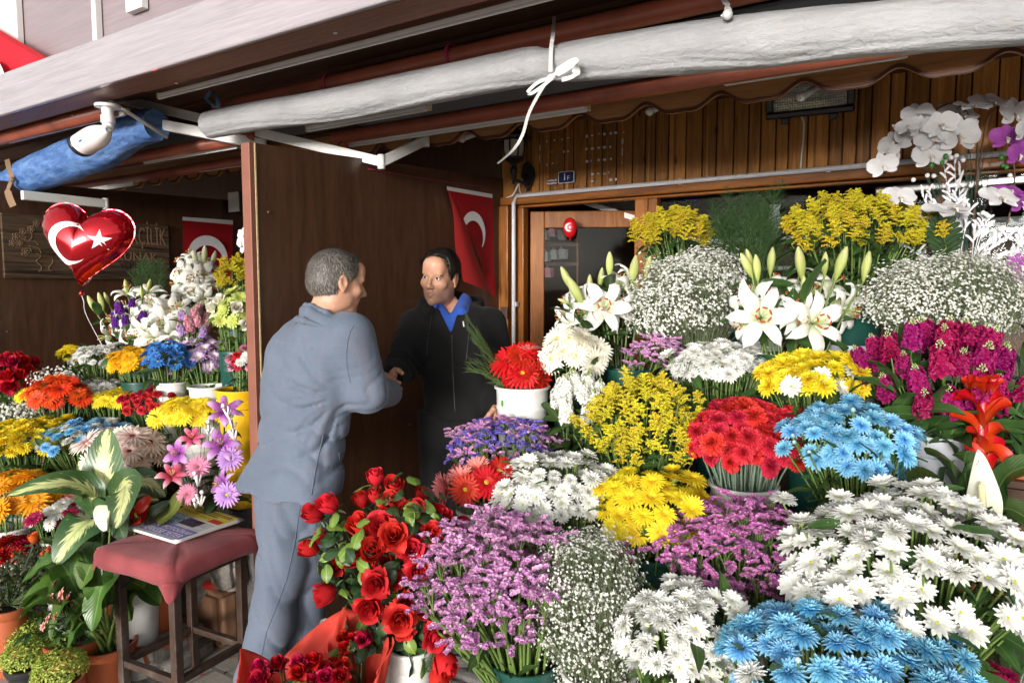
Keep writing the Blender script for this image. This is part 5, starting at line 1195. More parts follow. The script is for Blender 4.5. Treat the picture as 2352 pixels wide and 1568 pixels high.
lilies('cream white lily bunch in the middle of the left stall', [(330, 735, 3.7, -.1, .8, .5, 84), (262, 758, 3.7, -.7, .6, -.1, 88), (372, 745, 3.65, .3, .9, .1, 86), (395, 715, 3.7, .6, .6, .3, 84), (345, 690, 3.75, 0, .6, .8, 76), (285, 700, 3.8, -.4, .3, .8, 70), (235, 775, 3.7, -.9, .4, -.3, 66), (385, 780, 3.62, .3, .8, -.5, 70), (320, 765, 3.62, -.2, .9, -.2, 70), (300, 735, 3.68, 0, .9, .3, 74), (275, 720, 3.76, -.4, .5, .6, 70), (350, 785, 3.6, .1, .9, -.4, 70), (410, 700, 3.74, .5, .6, .4, 70), (340, 660, 3.82, .1, .4, .9, 62), (292, 662, 3.8, 0, .3, .9, 66), (300, 770, 3.66, -.3, .9, 0, 76), (415, 755, 3.66, .5, .8, .1, 76), (360, 705, 3.72, .2, .6, .6, 72), (255, 735, 3.74, -.6, .5, .4, 76)],
       [(212, 700, 3.72, -.35, 46), (232, 692, 3.75, -.2, 42), (290, 660, 3.8, -.2, 38), (325, 672, 3.75, -.05, 30), (342, 655, 3.8, .3, 30), (245, 685, 3.8, -.4, 30)], bs, 24, leaf=.12, sizes=1.4)
bucket(bs, .09, bs.z - ground_under(bs.x, bs.y), 'green', 'green bucket under the cream white lilies')
bs = P(440, 715, 4.0)
lilies('white lily bunch reaching highest in the left stall', [(412, 632, 4.0, -.4, .85, .2, 78), (462, 632, 3.95, .3, .9, .2, 74), (410, 600, 4.05, -.6, .4, .6, 60), (440, 665, 3.95, 0, .9, -.3, 66), (475, 605, 4.0, .7, .4, .5, 56), (415, 680, 3.98, -.5, .6, -.4, 56), (480, 660, 3.98, .6, .7, -.3, 56), (440, 612, 4.02, 0, .8, .5, 64), (440, 640, 3.94, 0, .95, .1, 70), (400, 650, 4.0, -.6, .7, .1, 60), (470, 690, 3.96, .4, .8, -.4, 54), (435, 580, 4.08, -.1, .4, .9, 52)],
       [(470, 585, 4.0, .1, 44), (448, 592, 4.0, -.15, 38), (430, 625, 4.0, -.25, 30), (490, 595, 4.02, .3, 40), (478, 700, 3.95, .1, 34)], bs, 14, leaf=.10, seed=8, budcol='whitebud', sizes=1.4)
bucket(bs, .08, bs.z - ground_under(bs.x, bs.y), 'green', 'green bucket under the highest left stall lilies')
bs = P(474, 1188, 3.16)
t = lilies('artificial purple and pink lilies rising behind the stool', [(515, 935, 2.8, .2, .6, .6, 84), (505, 1015, 2.78, .1, .7, .5, 86), (400, 1040, 2.8, -.2, .8, .3, 74), (500, 1110, 2.78, -.5, .7, .3, 74)], [], bs, 16, None, 'lilypurple', M_leafd, 21, 'artificial_lily_bunch', leaf=.13)
hv = H('lily:lilypink')
for (px, py, d, dx, dy, dz, size) in [(440, 1000, 2.78, .2, .7, .6, 74), (395, 1085, 2.75, .3, .6, .7, 86)]:
 n = (RZ @ Vector((dx, 0, 0)) - FWD_H * dy + Vector((0, 0, dz))).normalized(); sc = size * d / FPX / 2 * .86; o = put('lily_bloom', hv[1][0], t, trs(P(px, py, d) - bs - n * sc * .45, frame(n, 1.0), sc)); put('stamen_cluster', hv[1][1], o, Matrix.Identity(4))
for key, px, py, dd, s_ in (('gerbera:lilac', 528, 1052, 0, 62), ('gerbera:lilac', 522, 1135, -.03, 62), ('gerbera:pink', 455, 1072, 0, 56), ('gerbera:pink', 430, 1135, 0, 52), ('gerbera:pink', 412, 1070, .05, 46)):
 hvg = H(key); n = (-FWD_H * .8 + Vector((0, 0, .35)) + RIGHT * rg1.uniform(-.3, .2)); sc = s_ * 2.8 / FPX / 2
 o = put('gerbera_bloom', hvg[rg1.randrange(3)][0], t, trs(P(px, py, 2.78 + dd) - bs, frame(n, rg1.uniform(0, 6)), sc)); put('flower_center', hvg[0][1], o, Matrix.Identity(4))
tw = MB(); bd = MB()
for k in range(26):
 a = Vector((rg1.uniform(-.06, .06), rg1.uniform(-.06, .06), 0)); e = P(rg1.uniform(340, 555), rg1.uniform(960, 1140), 2.82) - bs; bd.tube(bez(a, a.lerp(e, .5) + Vector((0, 0, .05)), e, 5), [.002, .002, .0016, .001, .0005], 4, 0, False)
for px, py in ((455, 1115), (462, 1160), (450, 1165), (525, 960), (480, 1000), (540, 1010), (535, 985)):
 p = P(px, py, 2.76) - bs
 for q in range(5):
  e = p + Vector((rg1.uniform(-.02, .02), rg1.uniform(-.02, .02), rg1.uniform(.02, .05))); tw.tube([p, e], .0042, 5, 0)
 tw.ball(e + Vector((0, 0, .012)), .009, 0, 5, 7)
tag(bd.obj('grass_blade', M_fern, t), kind='stuff'); tag(tw.obj('white_twig', M_whitepl, t), kind='stuff')
bucket(bs, .08, .10, 'white', 'white bucket hidden behind the stool holding artificial lilies')
from mathutils.bvhtree import BVHTree as BVHTree_
# ================================================================== things hung on, tied to and standing before the shop
def ribbon(m, pts, wd, side, mat=0, th=0.0):
 pts = [Vector(p) for p in pts]; G = []
 for i, p in enumerate(pts):
  t = (pts[min(i + 1, len(pts) - 1)] - pts[max(i - 1, 0)]).normalized(); s_ = Vector(side[i] if isinstance(side, list) else side); s_ = (s_ - t * s_.dot(t)).normalized()
  w_ = wd[i] if hasattr(wd, '__len__') else wd; G.append([p - s_ * w_ / 2, p + s_ * w_ / 2])
 m.grid(np.array(G), mat)
def smooth_path(pts, n=6):
 out = []; P_ = [Vector(p) for p in pts]
 for i in range(len(P_) - 1):
  a, b, c, d = P_[max(0, i - 1)], P_[i], P_[i + 1], P_[min(len(P_) - 1, i + 2)]
  for k in range(n):
   t = k / n; out.append(.5 * ((2 * b) + (c - a) * t + (2 * a - 5 * b + 4 * c - d) * t * t + (3 * b - a - 3 * c + d) * t ** 3))
 out.append(P_[-1]); return out
def cloth_roll(name, label, cat, path, radii, mat, seed, wr=.05, n=44, sub=12, sag=.0, pinch=()):
 pts = smooth_path(path, sub); k = len(pts); rr = np.interp(np.linspace(0, 1, k), np.linspace(0, 1, len(radii)), radii); base = pts[0].copy(); G = []
 for i, p in enumerate(pts):
  t = (pts[min(i + 1, k - 1)] - pts[max(i - 1, 0)]).normalized(); s_ = t.cross(Vector((0, 0, 1))).normalized(); u = s_.cross(t); row = []
  pin = 1.0
  for pp, ww, am in pinch: pin -= am * math.exp(-((i / k - pp) / ww) ** 2)
  for j in range(n):
   a = 2 * math.pi * j / n; d = s_ * math.cos(a) + u * math.sin(a)
   q = p * 5 + d * .5 + Vector((seed, 0, 0)); a2 = ((j / n + .18 + .03 * math.sin(i * .07 + seed)) % 1.0); spiral = 1.5 * a2; ca, sa = math.cos(a), math.sin(a); L_ = i * .022; nz = spiral - .75 + .8 * mnoise.noise(Vector((L_ * .9, ca, sa + seed))) - .55 * (1 - min(1, 3.2 * abs(mnoise.noise(Vector((L_ * 1.1 + ca, ca * 1.6 + L_ * .5, sa * 1.6 + seed * 2)))))) ** 2 - .30 * (1 - min(1, 3 * abs(mnoise.noise(Vector((L_ * 3.3, ca * 2.5 - L_ * 1.5, sa * 2.5 + seed * 3)))))) ** 2 + .10 * mnoise.noise(Vector((L_ * 12, ca * 6, sa * 6)))
   r = rr[i] * pin * (1 + wr * nz); row.append(p + d * r - base - Vector((0, 0, sag * rr[i] * max(0, -math.sin(a)) * .0)))
  G.append(row)
 m = MB(); m.grid(np.array(G), 0, True)
 for e in (0, k - 1):
  c = pts[e] - base; dd = (pts[1] - pts[0]).normalized() * (.02 if e == 0 else -.02)
  rings = [[c + dd * (1 - f) * 1.0 + (Vector(G[e][j]) - c) * f for j in range(n)] for f in (1.0, .85, .7, .68, .45, .43, .2, .01)]
  m.grid(np.array(rings), 0, True)
 o = m.obj(name, mat); o.location = base; return tag(o, label, cat)
def tarp(name, col, lo, dirt, rough=.55, wr=.5, sc=38, spec=.4, blotch=None):
 n = NT(name); v = n.coords('Object'); f = n.noise(v, 4, 5, .6); c = n.ramp(f, [(.3, lo), (.65, col)])
 d = n.noise(v, 26, 5, .75); c = n.mix(n.ramp(d, [(.60, (0, 0, 0, 1)), (.74, (.55,) * 3 + (1,))]), c, dirt)
 if blotch:
  b = n.noise(n.coords('Object', (1.2, 1.2, 4), (.2, .5, .4)), 6, 6, .7, .6); c = n.mix(n.ramp(b, [(.42, (0, 0, 0, 1)), (.64, (.75,) * 3 + (1,))]), c, blotch)
 w1 = n.noise(n.coords('Object', (1, 1, 2.2), (.4, .3, .3)), sc, 5, .65, .8); w2 = n.noise(n.coords('Object', (40, 40, 400)), 3, 1)
 h = n.math('ADD', w1, n.math('MULTIPLY', w2, .06)); return n.pbr(c, rough, 0, n.bump(h, wr, .016), spec)
M_roll = tarp('white woven sheet', (0.375, 0.378, 0.388, 1), (0.295, 0.297, 0.307, 1), (0.42, 0.36, 0.26, 1))
M_tarp = tarp('blue tarpaulin', (0.06, 0.145, 0.38, 1), (0.032, 0.085, 0.25, 1), (0.20, 0.28, 0.42, 1), .38, .5, 26, .5, (0.16, 0.30, 0.56, 1))
YR = 2.0
RC = [(480, 287), (620, 262), (784, 238), (980, 199), (1176, 160), (1265, 146), (1568, 112), (1760, 92), (1960, 69), (2352, 38), (2800, 0)]
RR = [29, 33, 37, 39.5, 42, 41, 57, 59, 59, 62, 66]
rpath = [PY(x, y, YR) for x, y in RC]; rrad = [r * ((PY(x, y, YR) - CAM).dot(VIEW)) / FPX for (x, y), r in zip(RC, RR)]
cloth_roll('rolled_sheet', 'long rolled up white woven plastic sheet tied under the canopy', 'rolled sheet', rpath, rrad, M_roll, 3, .060, 84, 34, pinch=[(.495, .012, .18)])
M_tie = plain('white cotton tape', (0.56, 0.56, 0.55, 1), .8, .06, 30, .1)
tt = thing('tie_tape', 'white tape tied in a bow round the rolled white sheet, one end dangling', 'tie', PY(1265, 140, YR - .1))
def on_front(px, py, dy=.075): return PY(px, py, YR - dy)
m = MB(); ribbon(m, smooth_path([PY(1273, 38, YR + .1), PY(1270, 80, YR - .06), on_front(1266, 110, .072), on_front(1264, 165, .085)]), .012, RIGHT); rel(m, tt).obj('strap', M_tie, tt)
m = MB(); m.ball(on_front(1266, 178, .10), .012, 0, 8, 10, (1.3, .8, .9)); rel(m, tt).obj('knot', M_tie, tt)
m = MB(); q = [on_front(1268, 178, .105), on_front(1235, 190, .12), on_front(1212, 212, .13), on_front(1222, 214, .12), on_front(1246, 198, .11), on_front(1268, 180, .105)]; ribbon(m, smooth_path(q), .010, Vector((0, -.3, 1))); rel(m, tt).obj('loop', M_tie, tt)
m = MB(); q = [on_front(1266, 176, .10), on_front(1290, 160, .11), on_front(1322, 143, .10), on_front(1320, 172, .10), on_front(1290, 184, .10)]; ribbon(m, smooth_path(q), [.010] * 4 + [.026] * 14 + [.012] * 7, Vector((0, -.2, 1))); rel(m, tt).obj('loose_end', M_tie, tt)
m = MB(); q = [on_front(1262, 180, .105), on_front(1240, 212, .11), on_front(1215, 260, .11), on_front(1200, 310, .10), on_front(1178, 345, .10), on_front(1143, 376, .10)]; ribbon(m, smooth_path(q), .010, RIGHT + Vector((0, 0, .4))); rel(m, tt).obj('tail', M_tie, tt)
t2 = thing('tie_tape', 'twisted white tie knotted round the rolled sheet near the top edge', 'tie', PY(1668, 30, YR))
m = MB(); ribbon(m, smooth_path([PY(1655, -14, YR + .06), PY(1668, 8, YR - .02), PY(1672, 24, YR - .06), PY(1662, 40, YR - .085)]), [.02, .018, .012, .014, .018, .02] * 3 + [.02], RIGHT); rel(m, t2).obj('strap', M_tie, t2)
m = MB(); m.ball(PY(1671, 34, YR - .08), .014, 0, 7, 9); rel(m, t2).obj('knot', M_tie, t2)
M_pinktie = plain('crimson tie', (0.40, 0.02, 0.09, 1), .7, .15, 30, .1)
for px, py, Y, rr_, lb in ((1039, 127, 2.06, .038, 'crimson tape tied round the second red pipe above the rolled sheet'), (788, 345, 2.5, .038, 'crimson tie hanging from the joint over the brown partition'), (757, 192, 2.06, .038, 'crimson thread round the red pipe above the left part of the rolled sheet')):
 c = PY(px, py, Y); m = MB(); m.lathe([(rr_, -.007), (rr_ + .002, -.006), (rr_ + .003, .006), (rr_, .007)], 18, 0, (0, 0, 0), (1, 0, 0))
 if py > 300: ribbon(m, [Vector((0, -.04, 0)), Vector((.004, -.045, -.03)), Vector((-.008, -.042, -.06))], .016, RIGHT)
 o = m.obj('tie_tape', M_pinktie); o.location = c; tag(o, lb, 'tie')
TC = [(362, 285), (300, 300), (233, 338), (150, 372), (67, 402), (25, 418), (-20, 450), (-90, 500)]; TR = [34, 42, 48, 44, 37, 26, 52, 60]; YT = 1.95
tp = [PY(x, y, YT - .05 * i / 7) for i, (x, y) in enumerate(TC)]; tr_ = [r * ((p - CAM).dot(VIEW)) / FPX for p, r in zip(tp, TR)]
cloth_roll('rolled_tarpaulin', 'crumpled blue tarpaulin rolled up and tied with brown strips at the left', 'tarpaulin', tp, tr_, M_tarp, 9, .11, 60, 26)
M_btie = plain('brown cloth strip', (0.22, 0.14, 0.08, 1), .85, .15, 20, .2)
bt = thing('tie_strip', 'brown cloth strip knotted round the blue tarpaulin', 'tie', PY(25, 415, YT - .1))
m = MB(); c = PY(25, 418, YT - .04); m.lathe([(.062, -.010), (.066, -.009), (.067, .009), (.062, .010)], 22, 0, c, (tp[5] - tp[4])); rel(m, bt).obj('band', M_btie, bt)
m = MB(); m.ball(PY(28, 413, YT - .13), .016, 0, 7, 9); rel(m, bt).obj('knot', M_btie, bt)
m = MB(); ribbon(m, smooth_path([PY(26, 415, YT - .13), PY(18, 440, YT - .14), PY(30, 474, YT - .13)]), [.02] * 6 + [.04] * 7, RIGHT); ribbon(m, smooth_path([PY(28, 410, YT - .13), PY(20, 385, YT - .12), PY(16, 366, YT - .1)]), .026, RIGHT); rel(m, bt).obj('strip_end', M_btie, bt)
lp = thing('cloth_loop', 'small blue cloth loop hanging from a pipe left of the rolled sheet', 'tie', PY(490, 232, 1.9)); m = MB(); ribbon(m, smooth_path([PY(484, 210, 1.9), PY(474, 225, 1.89), PY(484, 238, 1.9), PY(500, 248, 1.9), PY(498, 226, 1.9), PY(488, 210, 1.9)]), .02, Vector((0, 1, .2))); rel(m, lp).obj('strip', plain('dull blue cloth', (.06, .12, .2, 1), .8, .1, 20, .1), lp)
M_cam = plain('glossy white camera shell', (0.78, 0.77, 0.76, 1), .22, .02, 6, .01, coat=.3)
cc = thing('security_camera', 'white bullet security camera with a black front lip fixed under the canopy edge', 'security camera', PY(250, 250, 1.66))
a = PY(247, 248, 1.66); cd_ = (a - CAM).dot(VIEW); k = cd_ / FPX
m = MB(); m.lathe([(.0001, .0), (26.5 * k, .0), (27 * k, -.004), (26 * k, -.012), (13 * k, -.016), (12 * k, -.045), (15 * k, -.046), (15 * k, -.078), (12 * k, -.08), (11.5 * k, -.104), (8 * k, -.118), (.0001, -.12)][::-1], 28, 0, (a.x, a.y, a.z + .012)); rel(m, cc).obj('mount', M_cam, cc, True, 40)
f0 = PY(248, 298, 1.63); f1 = PY(190, 333, 1.64); ax = (f1 - f0).normalized(); L = (f1 - f0).length * .98
m = MB(); m.tube([a + Vector((0, 0, -.10)), PY(240, 291, 1.645), f0 + ax * .01], .014, 10); rel(m, cc).obj('arm', M_cam, cc)
fr = frame(ax, .3); upv = (Vector((0, 0, 1)) - ax * ax.z).normalized(); sv = ax.cross(upv); fr = Matrix((sv, upv, ax)).transposed(); G = []; rb_ = 29 * k
for i in range(15):
 t = i / 14; r = rb_ * (.22 + .78 * math.sin(math.pi * .5 * min(1, t * 1.75)) ** .8); row = []
 for j in range(36):
  an = 2 * math.pi * j / 36; row.append(f0 + fr @ Vector((r * math.cos(an) * 1.0, r * math.sin(an) * .92, L * t - (.010 * math.cos(an) ** 2 - .018 * math.sin(an)) * t)))
 G.append(row)
m = MB(); m.grid(np.array(G), 0, True); rel(m, cc).obj('housing', M_cam, cc)
m = MB(); r1 = [Vector(p) for p in G[-1]]; ctr = sum(r1, Vector()) / 36; m.grid(np.array([[p for p in r1], [p + (p - ctr) * .03 for p in r1], [p + ax * .030 + (p - ctr) * .03 for p in r1], [ctr + ax * .015 + (p - ctr) * .9 for p in r1], [ctr + (p - ctr) * .85 for p in r1], [ctr + (p - ctr) * .01 for p in r1]]), 0, True)
rel(m, cc).obj('front_lip', plain('smoky black plastic', (.02, .018, .03, 1), .25, .1, 10, .02), cc)
def surf_text(body, c, xdir, ydir, size, mat, par, nm, thick=.0006, **kw):
 m = text_mb(body, size, thick, **kw); m.xf(plane_frame(c, xdir, ydir)); return rel(m, par).obj(nm, mat, par, False)
tdir = -ax * .9; vn = (CAM - f0).normalized(); side = vn.cross(-ax).normalized()
hc = f0 + ax * L * .60
nrm = (vn - ax * vn.dot(ax)).normalized(); side = nrm.cross(tdir).normalized()
surf_text("smar'", hc + nrm * rb_ * .95 + side * rb_ * .36 + ax * .0, tdir + nrm * -.0, side - nrm * .5, .017, plain('blue print', (.03, .22, .5, 1), .5, .05, 20, 0), cc, 'printed_word')
def flagcloth(name, col):
 n = NT(name); v = n.coords('Object'); w_ = n.noise(n.coords('Object', (1, 1, .3)), 300, 2); f = n.noise(v, 4, 3)
 c = n.ramp(f, [(.3, tuple(x * .85 for x in col[:3]) + (1,)), (.7, col)]); return n.pbr(c, .6, 0, n.bump(n.math('ADD', w_, n.noise(v, 9, 2)), .12, .006), .3, transl=.2)
M_fl = flagcloth('red flag cloth', (0.36, 0.006, 0.012, 1)); M_fll = flagcloth('lighter flag back', (0.50, 0.030, 0.032, 1)); M_flw = plain('white flag print', (.70, .70, .72, 1), .65, .04, 30, .05)
def quadgrid(a, b, c, d, nu=16, nv=16, off=None):
 """a,b top; d,c bottom"""
 G = []
 for i in range(nu + 1):
  u = i / nu; row = []
  for j in range(nv + 1):
   v = j / nv; p = (Vector(a) * (1 - v) + Vector(b) * v) * (1 - u) + (Vector(d) * (1 - v) + Vector(c) * v) * u
   row.append(p + (off(u, v) if off else Vector((0, 0, 0))))
  G.append(row)
 return np.array(G)
ft = thing('flag', 'red flag with a white crescent and a folded over lighter corner, hanging beside the door', 'flag', PX(1080, 440, XP + .03))
XF = XP + .035
wave = lambda u, v: Vector((.012 * math.sin(5 * v + 2 * u) * u + .003, 0, 0))
m = MB(); m.grid(quadgrid(PX(1027, 437, XF), PX(1131, 455, XF), PX(1135, 684, XF), PX(1100, 600, XF), off=wave)); rel(m, ft).obj('cloth', M_fl, ft)
m = MB(); m.grid(quadgrid(PX(1026, 428, XF + .004), PX(1131, 446, XF + .004), PX(1131, 455, XF + .004), PX(1027, 437, XF + .004), 2, 12)); rel(m, ft).obj('header_hem', M_flw, ft)
m = MB(); m.grid(quadgrid(PX(1028, 438, XF + .05), PX(1034, 438, XF + .045), PX(1136, 685, XF + .04), PX(1062, 646, XF + .06), off=lambda u, v: Vector((.03 * math.sin(math.pi * v) * u + .012 * math.sin(7 * u), 0, 0)))); rel(m, ft).obj('folded_corner', M_fll, ft)
m = MB(); ce = PX(1084, 534, XF); e1 = PX(1084, 486, XF); rr_ = (e1 - ce).length
def cres_arc(m, ce, r, xa, ya, a0, a1, off=.22, k=.8):
 pts = []
 for a in np.linspace(a0, a1, 36):
  o_ = Vector((math.cos(a), math.sin(a))); ri = r * k; cy = -r * off * 1.1
  dx, dy = o_; b = -(dy * cy); disc_ = b * b - (cy * cy - ri * ri); ti = -(dy * -cy) + math.sqrt(max(0, disc_)); ti = min(r, ti if ti > 0 else 0)
  pts.append((ce + xa * dx * r + ya * dy * r, ce + xa * dx * ti + ya * dy * ti))
 m.grid(np.array([[tuple(p[0]) for p in pts], [tuple(p[1]) for p in pts]]))
cres_arc(m, ce + Vector((.012, 0, 0)), rr_, Vector((0, 1, 0)), Vector((0, 0, 1)), R(-42), R(152)); rel(m, ft).obj('crescent', M_flw, ft)
f2 = thing('flag', 'red flag with a white crescent on the dark wall of the left stall', 'flag', PX(475, 500, XL + .04)); XF2 = XL + .045
m = MB(); m.grid(quadgrid(PX(420, 506, XF2), PX(534, 516, XF2), PX(534, 690, XF2), PX(420, 700, XF2), off=lambda u, v: Vector((.012 * math.sin(6 * v) * u + .003, 0, 0)))); rel(m, f2).obj('cloth', M_fl, f2)
m = MB(); m.grid(quadgrid(PX(419, 498, XF2 + .004), PX(535, 506, XF2 + .004), PX(535, 516, XF2 + .004), PX(419, 506, XF2 + .004), 2, 12)); rel(m, f2).obj('header_hem', M_flw, f2)
m = MB(); ce = PX(478, 592, XF2 + .018); rr_ = (PX(478, 541, XF2 + .018) - ce).length; cres_arc(m, ce, rr_, Vector((0, 1, 0)), Vector((0, 0, 1)), R(-35), R(215)); rel(m, f2).obj('crescent', M_flw, f2)
f3 = thing('flag', 'bright red flag hanging in front of the mauve signboard at the top left', 'flag', PY(20, 150, 1.6))
m = MB(); m.grid(quadgrid(PY(-130, 0, 1.60), PY(104, 136, 1.60), PY(98, 205, 1.60), PY(-130, 280, 1.60), 20, 20, off=lambda u, v: Vector((0, .018 * math.sin(9 * v + 3 * u), .008 * math.sin(6 * u))))); rel(m, f3).obj('cloth', flagcloth('bright flag cloth', (.62, .012, .028, 1)), f3)
m = MB(); ribbon(m, smooth_path([PY(-130, 0, 1.575), PY(0, 76, 1.575), PY(60, 110, 1.575), PY(106, 138, 1.575)]), .022, Vector((0, 0, 1))); rel(m, f3).obj('hem', M_fl, f3)
m = MB(); ce = PY(-20, 215, 1.572); cres_arc(m, ce, .165, Vector((1, 0, 0)), Vector((0, 0, 1)), R(15), R(165)); rel(m, f3).obj('crescent', M_flw, f3)
def foil(name, col):
 n = NT(name); v = n.coords('Object'); return n.pbr(n.ramp(n.noise(v, 3, 2), [(.3, col), (.7, tuple(x * .8 for x in col[:3]) + (1,))]), .13, .75, n.bump(n.noise(v, 18, 3), .08, .01), .6, .4)
M_foil = foil('red foil', (0.60, 0.008, 0.018, 1))
M_foilw = plain('white foil print', (.72, .72, .73, 1), .3, .03, 20, .02)
def heart_balloon(label, px, py, d, half_w, rot, tilt):
 c = P(px, py, d); t = thing('heart_balloon', label, 'balloon', c); n = 96; OUT = []
 for j in range(n):
  a = 2 * math.pi * j / n; x = 16 * math.sin(a) ** 3; y = 13 * math.cos(a) - 5 * math.cos(2 * a) - 2 * math.cos(3 * a) - .6 * math.cos(4 * a); OUT.append((x / 16.5, (y + 2.0) / 16.5))
 OUT = np.array(OUT); G = []
 def zf(s_): return .50 * max(0, 1 - s_ ** 2.3) ** .62
 M = plane_frame((0, 0, 0), RIGHT * math.cos(rot) + Vector((0, 0, 1)) * math.sin(rot), Vector((0, 0, 1)) * math.cos(rot) - RIGHT * math.sin(rot) + FWD_H * tilt)
 for sgn in (1, -1):
  G = []
  for i in range(17):
   s_ = 1 - (i / 16) ** 1.0; row = []
   for j in range(n):
    pk = math.sin(j * 2 * math.pi * 34 / n * 1.0) * .035 * s_ ** 7 * (1 if sgn > 0 else -1); x, y = OUT[j] * (s_ + .0)
    row.append((x * half_w, y * half_w, sgn * (zf(s_) + pk * (s_ < .999)) * half_w))
   G.append(row)
  m = MB(); m.grid(np.array(G)[::sgn], 0, True); m.xf(M); m.obj('foil_side', M_foil, t)
 m = MB(); m.grid(np.array([[(OUT[j][0] * half_w * q, OUT[j][1] * half_w * q, .004 * half_w * math.sin(j * 2.2)) for j in range(n)] for q in (.985, 1.022)]), 0, True); m.xf(M); m.obj('seam_rim', M_foil, t)
 rad = np.hypot(OUT[:, 0], OUT[:, 1]); ang_ = np.arctan2(OUT[:, 1], OUT[:, 0]); od = np.argsort(ang_)
 def zs(x, y):
  r = math.hypot(x, y); R_ = np.interp(math.atan2(y, x), ang_[od], rad[od], period=2 * math.pi); return zf(min(1, r / R_)) + .012
 def patch(fn, nm):
  m = MB(); fn(m); V = m.V[0] if len(m.V) == 1 else np.concatenate(m.V); m.V = [V * half_w]; m.xf(M); return m.obj(nm, M_foilw, t)
 def cres(m):
  o, i = crescent(.45, -.14, -.02, .80, .22, 40); i = i[::-1]; K = 5; Gc = [[(o[a][0] * (1 - q / K) + i[a][0] * q / K, o[a][1] * (1 - q / K) + i[a][1] * q / K) for a in range(40)] for q in range(K + 1)]
  m.grid(np.array([[(x, y, zs(x, y)) for x, y in row] for row in Gc]))
 patch(cres, 'crescent'); patch(lambda m: star_mb(m, .23, .50, .13, 0, zs, math.pi * .92), 'star')
 m = MB(); m.tube([Vector((0, -.98 * half_w, 0)), Vector((.0, -1.06 * half_w, .0)), Vector((.0, -1.10 * half_w, 0))], [.006, .012, .004], 8); m.xf(M); m.obj('neck', M_foil, t); return t, M
hb_, HM = heart_balloon('big red heart shaped foil balloon with a white crescent and star in the left stall', 200, 563, 3.25, 107 * 3.25 / FPX, R(-8), .04)
tip = Vector(HM @ Vector((0, -1.08 * 107 * 3.25 / FPX, 0)))
m = MB(); m.tube(smooth_path([tip, tip + Vector((.02, 0, -.03)), tip + Vector((0, .02, -.10)), tip + Vector((.02, .1, -.30))]), .0016, 5); m.obj('string', M_flw, hb_)
def signwood():
 n = NT('zebra grain sign board'); v = n.coords('Object', (1, 1.3, 26)); f = n.noise(v, 2.0, 5, .6, .8); f2 = n.noise(n.coords('Object', (1, 3, 90)), 2, 2)
 c = n.ramp(n.math('ADD', n.math('MULTIPLY', f, .8), n.math('MULTIPLY', f2, .2)), [(.38, (.020, .012, .009, 1)), (.5, (.075, .047, .028, 1)), (.66, (.14, .090, .052, 1))]); return n.pbr(c, .6, 0, n.bump(f, .15, .003), .3)
XS = XL + .02
sg = thing('sign', 'dark zebra grained wooden sign with a carved flower basket and letters behind the balloon', 'sign', PX(200, 560, XS))
y0, y1 = PX(3, 560, XS).y, PX(385, 560, XS).y; zb_ = (PX(3, 641, XS).z + PX(320, 640, XS).z) / 2; zt_ = (PX(3, 491, XS).z + PX(384, 517, XS).z) / 2
m = MB(); m.box((XS + .009, (y0 + y1) / 2, (zb_ + zt_) / 2), (.018, y1 - y0, zt_ - zb_), 0, None, .003); rel(m, sg).obj('board', signwood(), sg, False)
M_carve = plain('carved bare wood', (.20, .12, .065, 1), .7, .15, 30, .1); M_carved = plain('burnt dark carving', (.010, .010, .013, 1), .7, .2, 30, .1)
XT = XS + .0185
def on_sign(px, py): return PX(px, py, XT)
ea, eb = on_sign(303, 540).y, on_sign(381, 543).y; hL = on_sign(340, 521).z - on_sign(340, 566).z
w6 = eb - ea
m = text_mb('ÇİÇEKÇİLİK', hL * 1.25, .0008, 0, 'RIGHT', 0, w6 * 1.72); m.xf(plane_frame(Vector((XT, eb, on_sign(340, 545).z)), (0, 1, 0), (0, 0, 1))); rel(m, sg).obj('carved_letters', M_carve, sg, False)
m = text_mb('İM KUNAK', hL * .62, .0008, 0, 'RIGHT'); m.xf(plane_frame(Vector((XT, on_sign(362, 590).y, on_sign(340, 592).z)), (0, 1, 0), (0, 0, 1))); rel(m, sg).obj('carved_letters', M_carve, sg, False)
m = text_mb('YEM SÜS', hL * .45, .0008, 0, 'RIGHT'); m.xf(plane_frame(Vector((XT, on_sign(350, 612).y, on_sign(330, 613).z)), (0, 1, 0), (0, 0, 1))); rel(m, sg).obj('dark_letters', M_carved, sg, False)
m = MB();
def sline(pts): m.tube(smooth_path([on_sign(x * .1042, 490 + y * .1042) for x, y in pts], 5), .0022, 4)
sline([(800, 880), (900, 950), (800, 1050), (900, 1150), (910, 1240), (850, 1275)]); sline([(1150, 1000), (1170, 1080), (1090, 1170), (1090, 1240), (1150, 1275)]); sline([(850, 1275), (1000, 1270), (1150, 1275)]); sline([(640, 720), (850, 770), (910, 890)]); sline([(470, 550), (620, 600), (760, 620), (860, 700)]); sline([(560, 440), (690, 440), (700, 540), (620, 610)]); sline([(430, 500), (560, 520), (540, 590)]); sline([(340, 740), (480, 760), (640, 760), (700, 850)])
for cx, cy, rr_ in ((350, 510, 70), (500, 400, 60), (270, 650, 60), (680, 350, 60), (560, 850, 70), (800, 230, 60), (430, 660, 55)):
 for pth in range(5):
  a = pth * 1.257; sline([(cx, cy), (cx + rr_ * math.cos(a - .4), cy + rr_ * math.sin(a - .4)), (cx + rr_ * 1.25 * math.cos(a), cy + rr_ * 1.25 * math.sin(a)), (cx + rr_ * math.cos(a + .4), cy + rr_ * math.sin(a + .4)), (cx, cy)])
rel(m, sg).obj('carved_basket', M_carve, sg)
lb = thing('wall_box', 'small box with a pale front on the dark wall above the left flag', 'box', PX(540, 465, XL + .05)); XB_ = XL + .06
a = PX(528, 465, XB_); hh = PX(528, 440, XB_).z - PX(528, 488, XB_).z
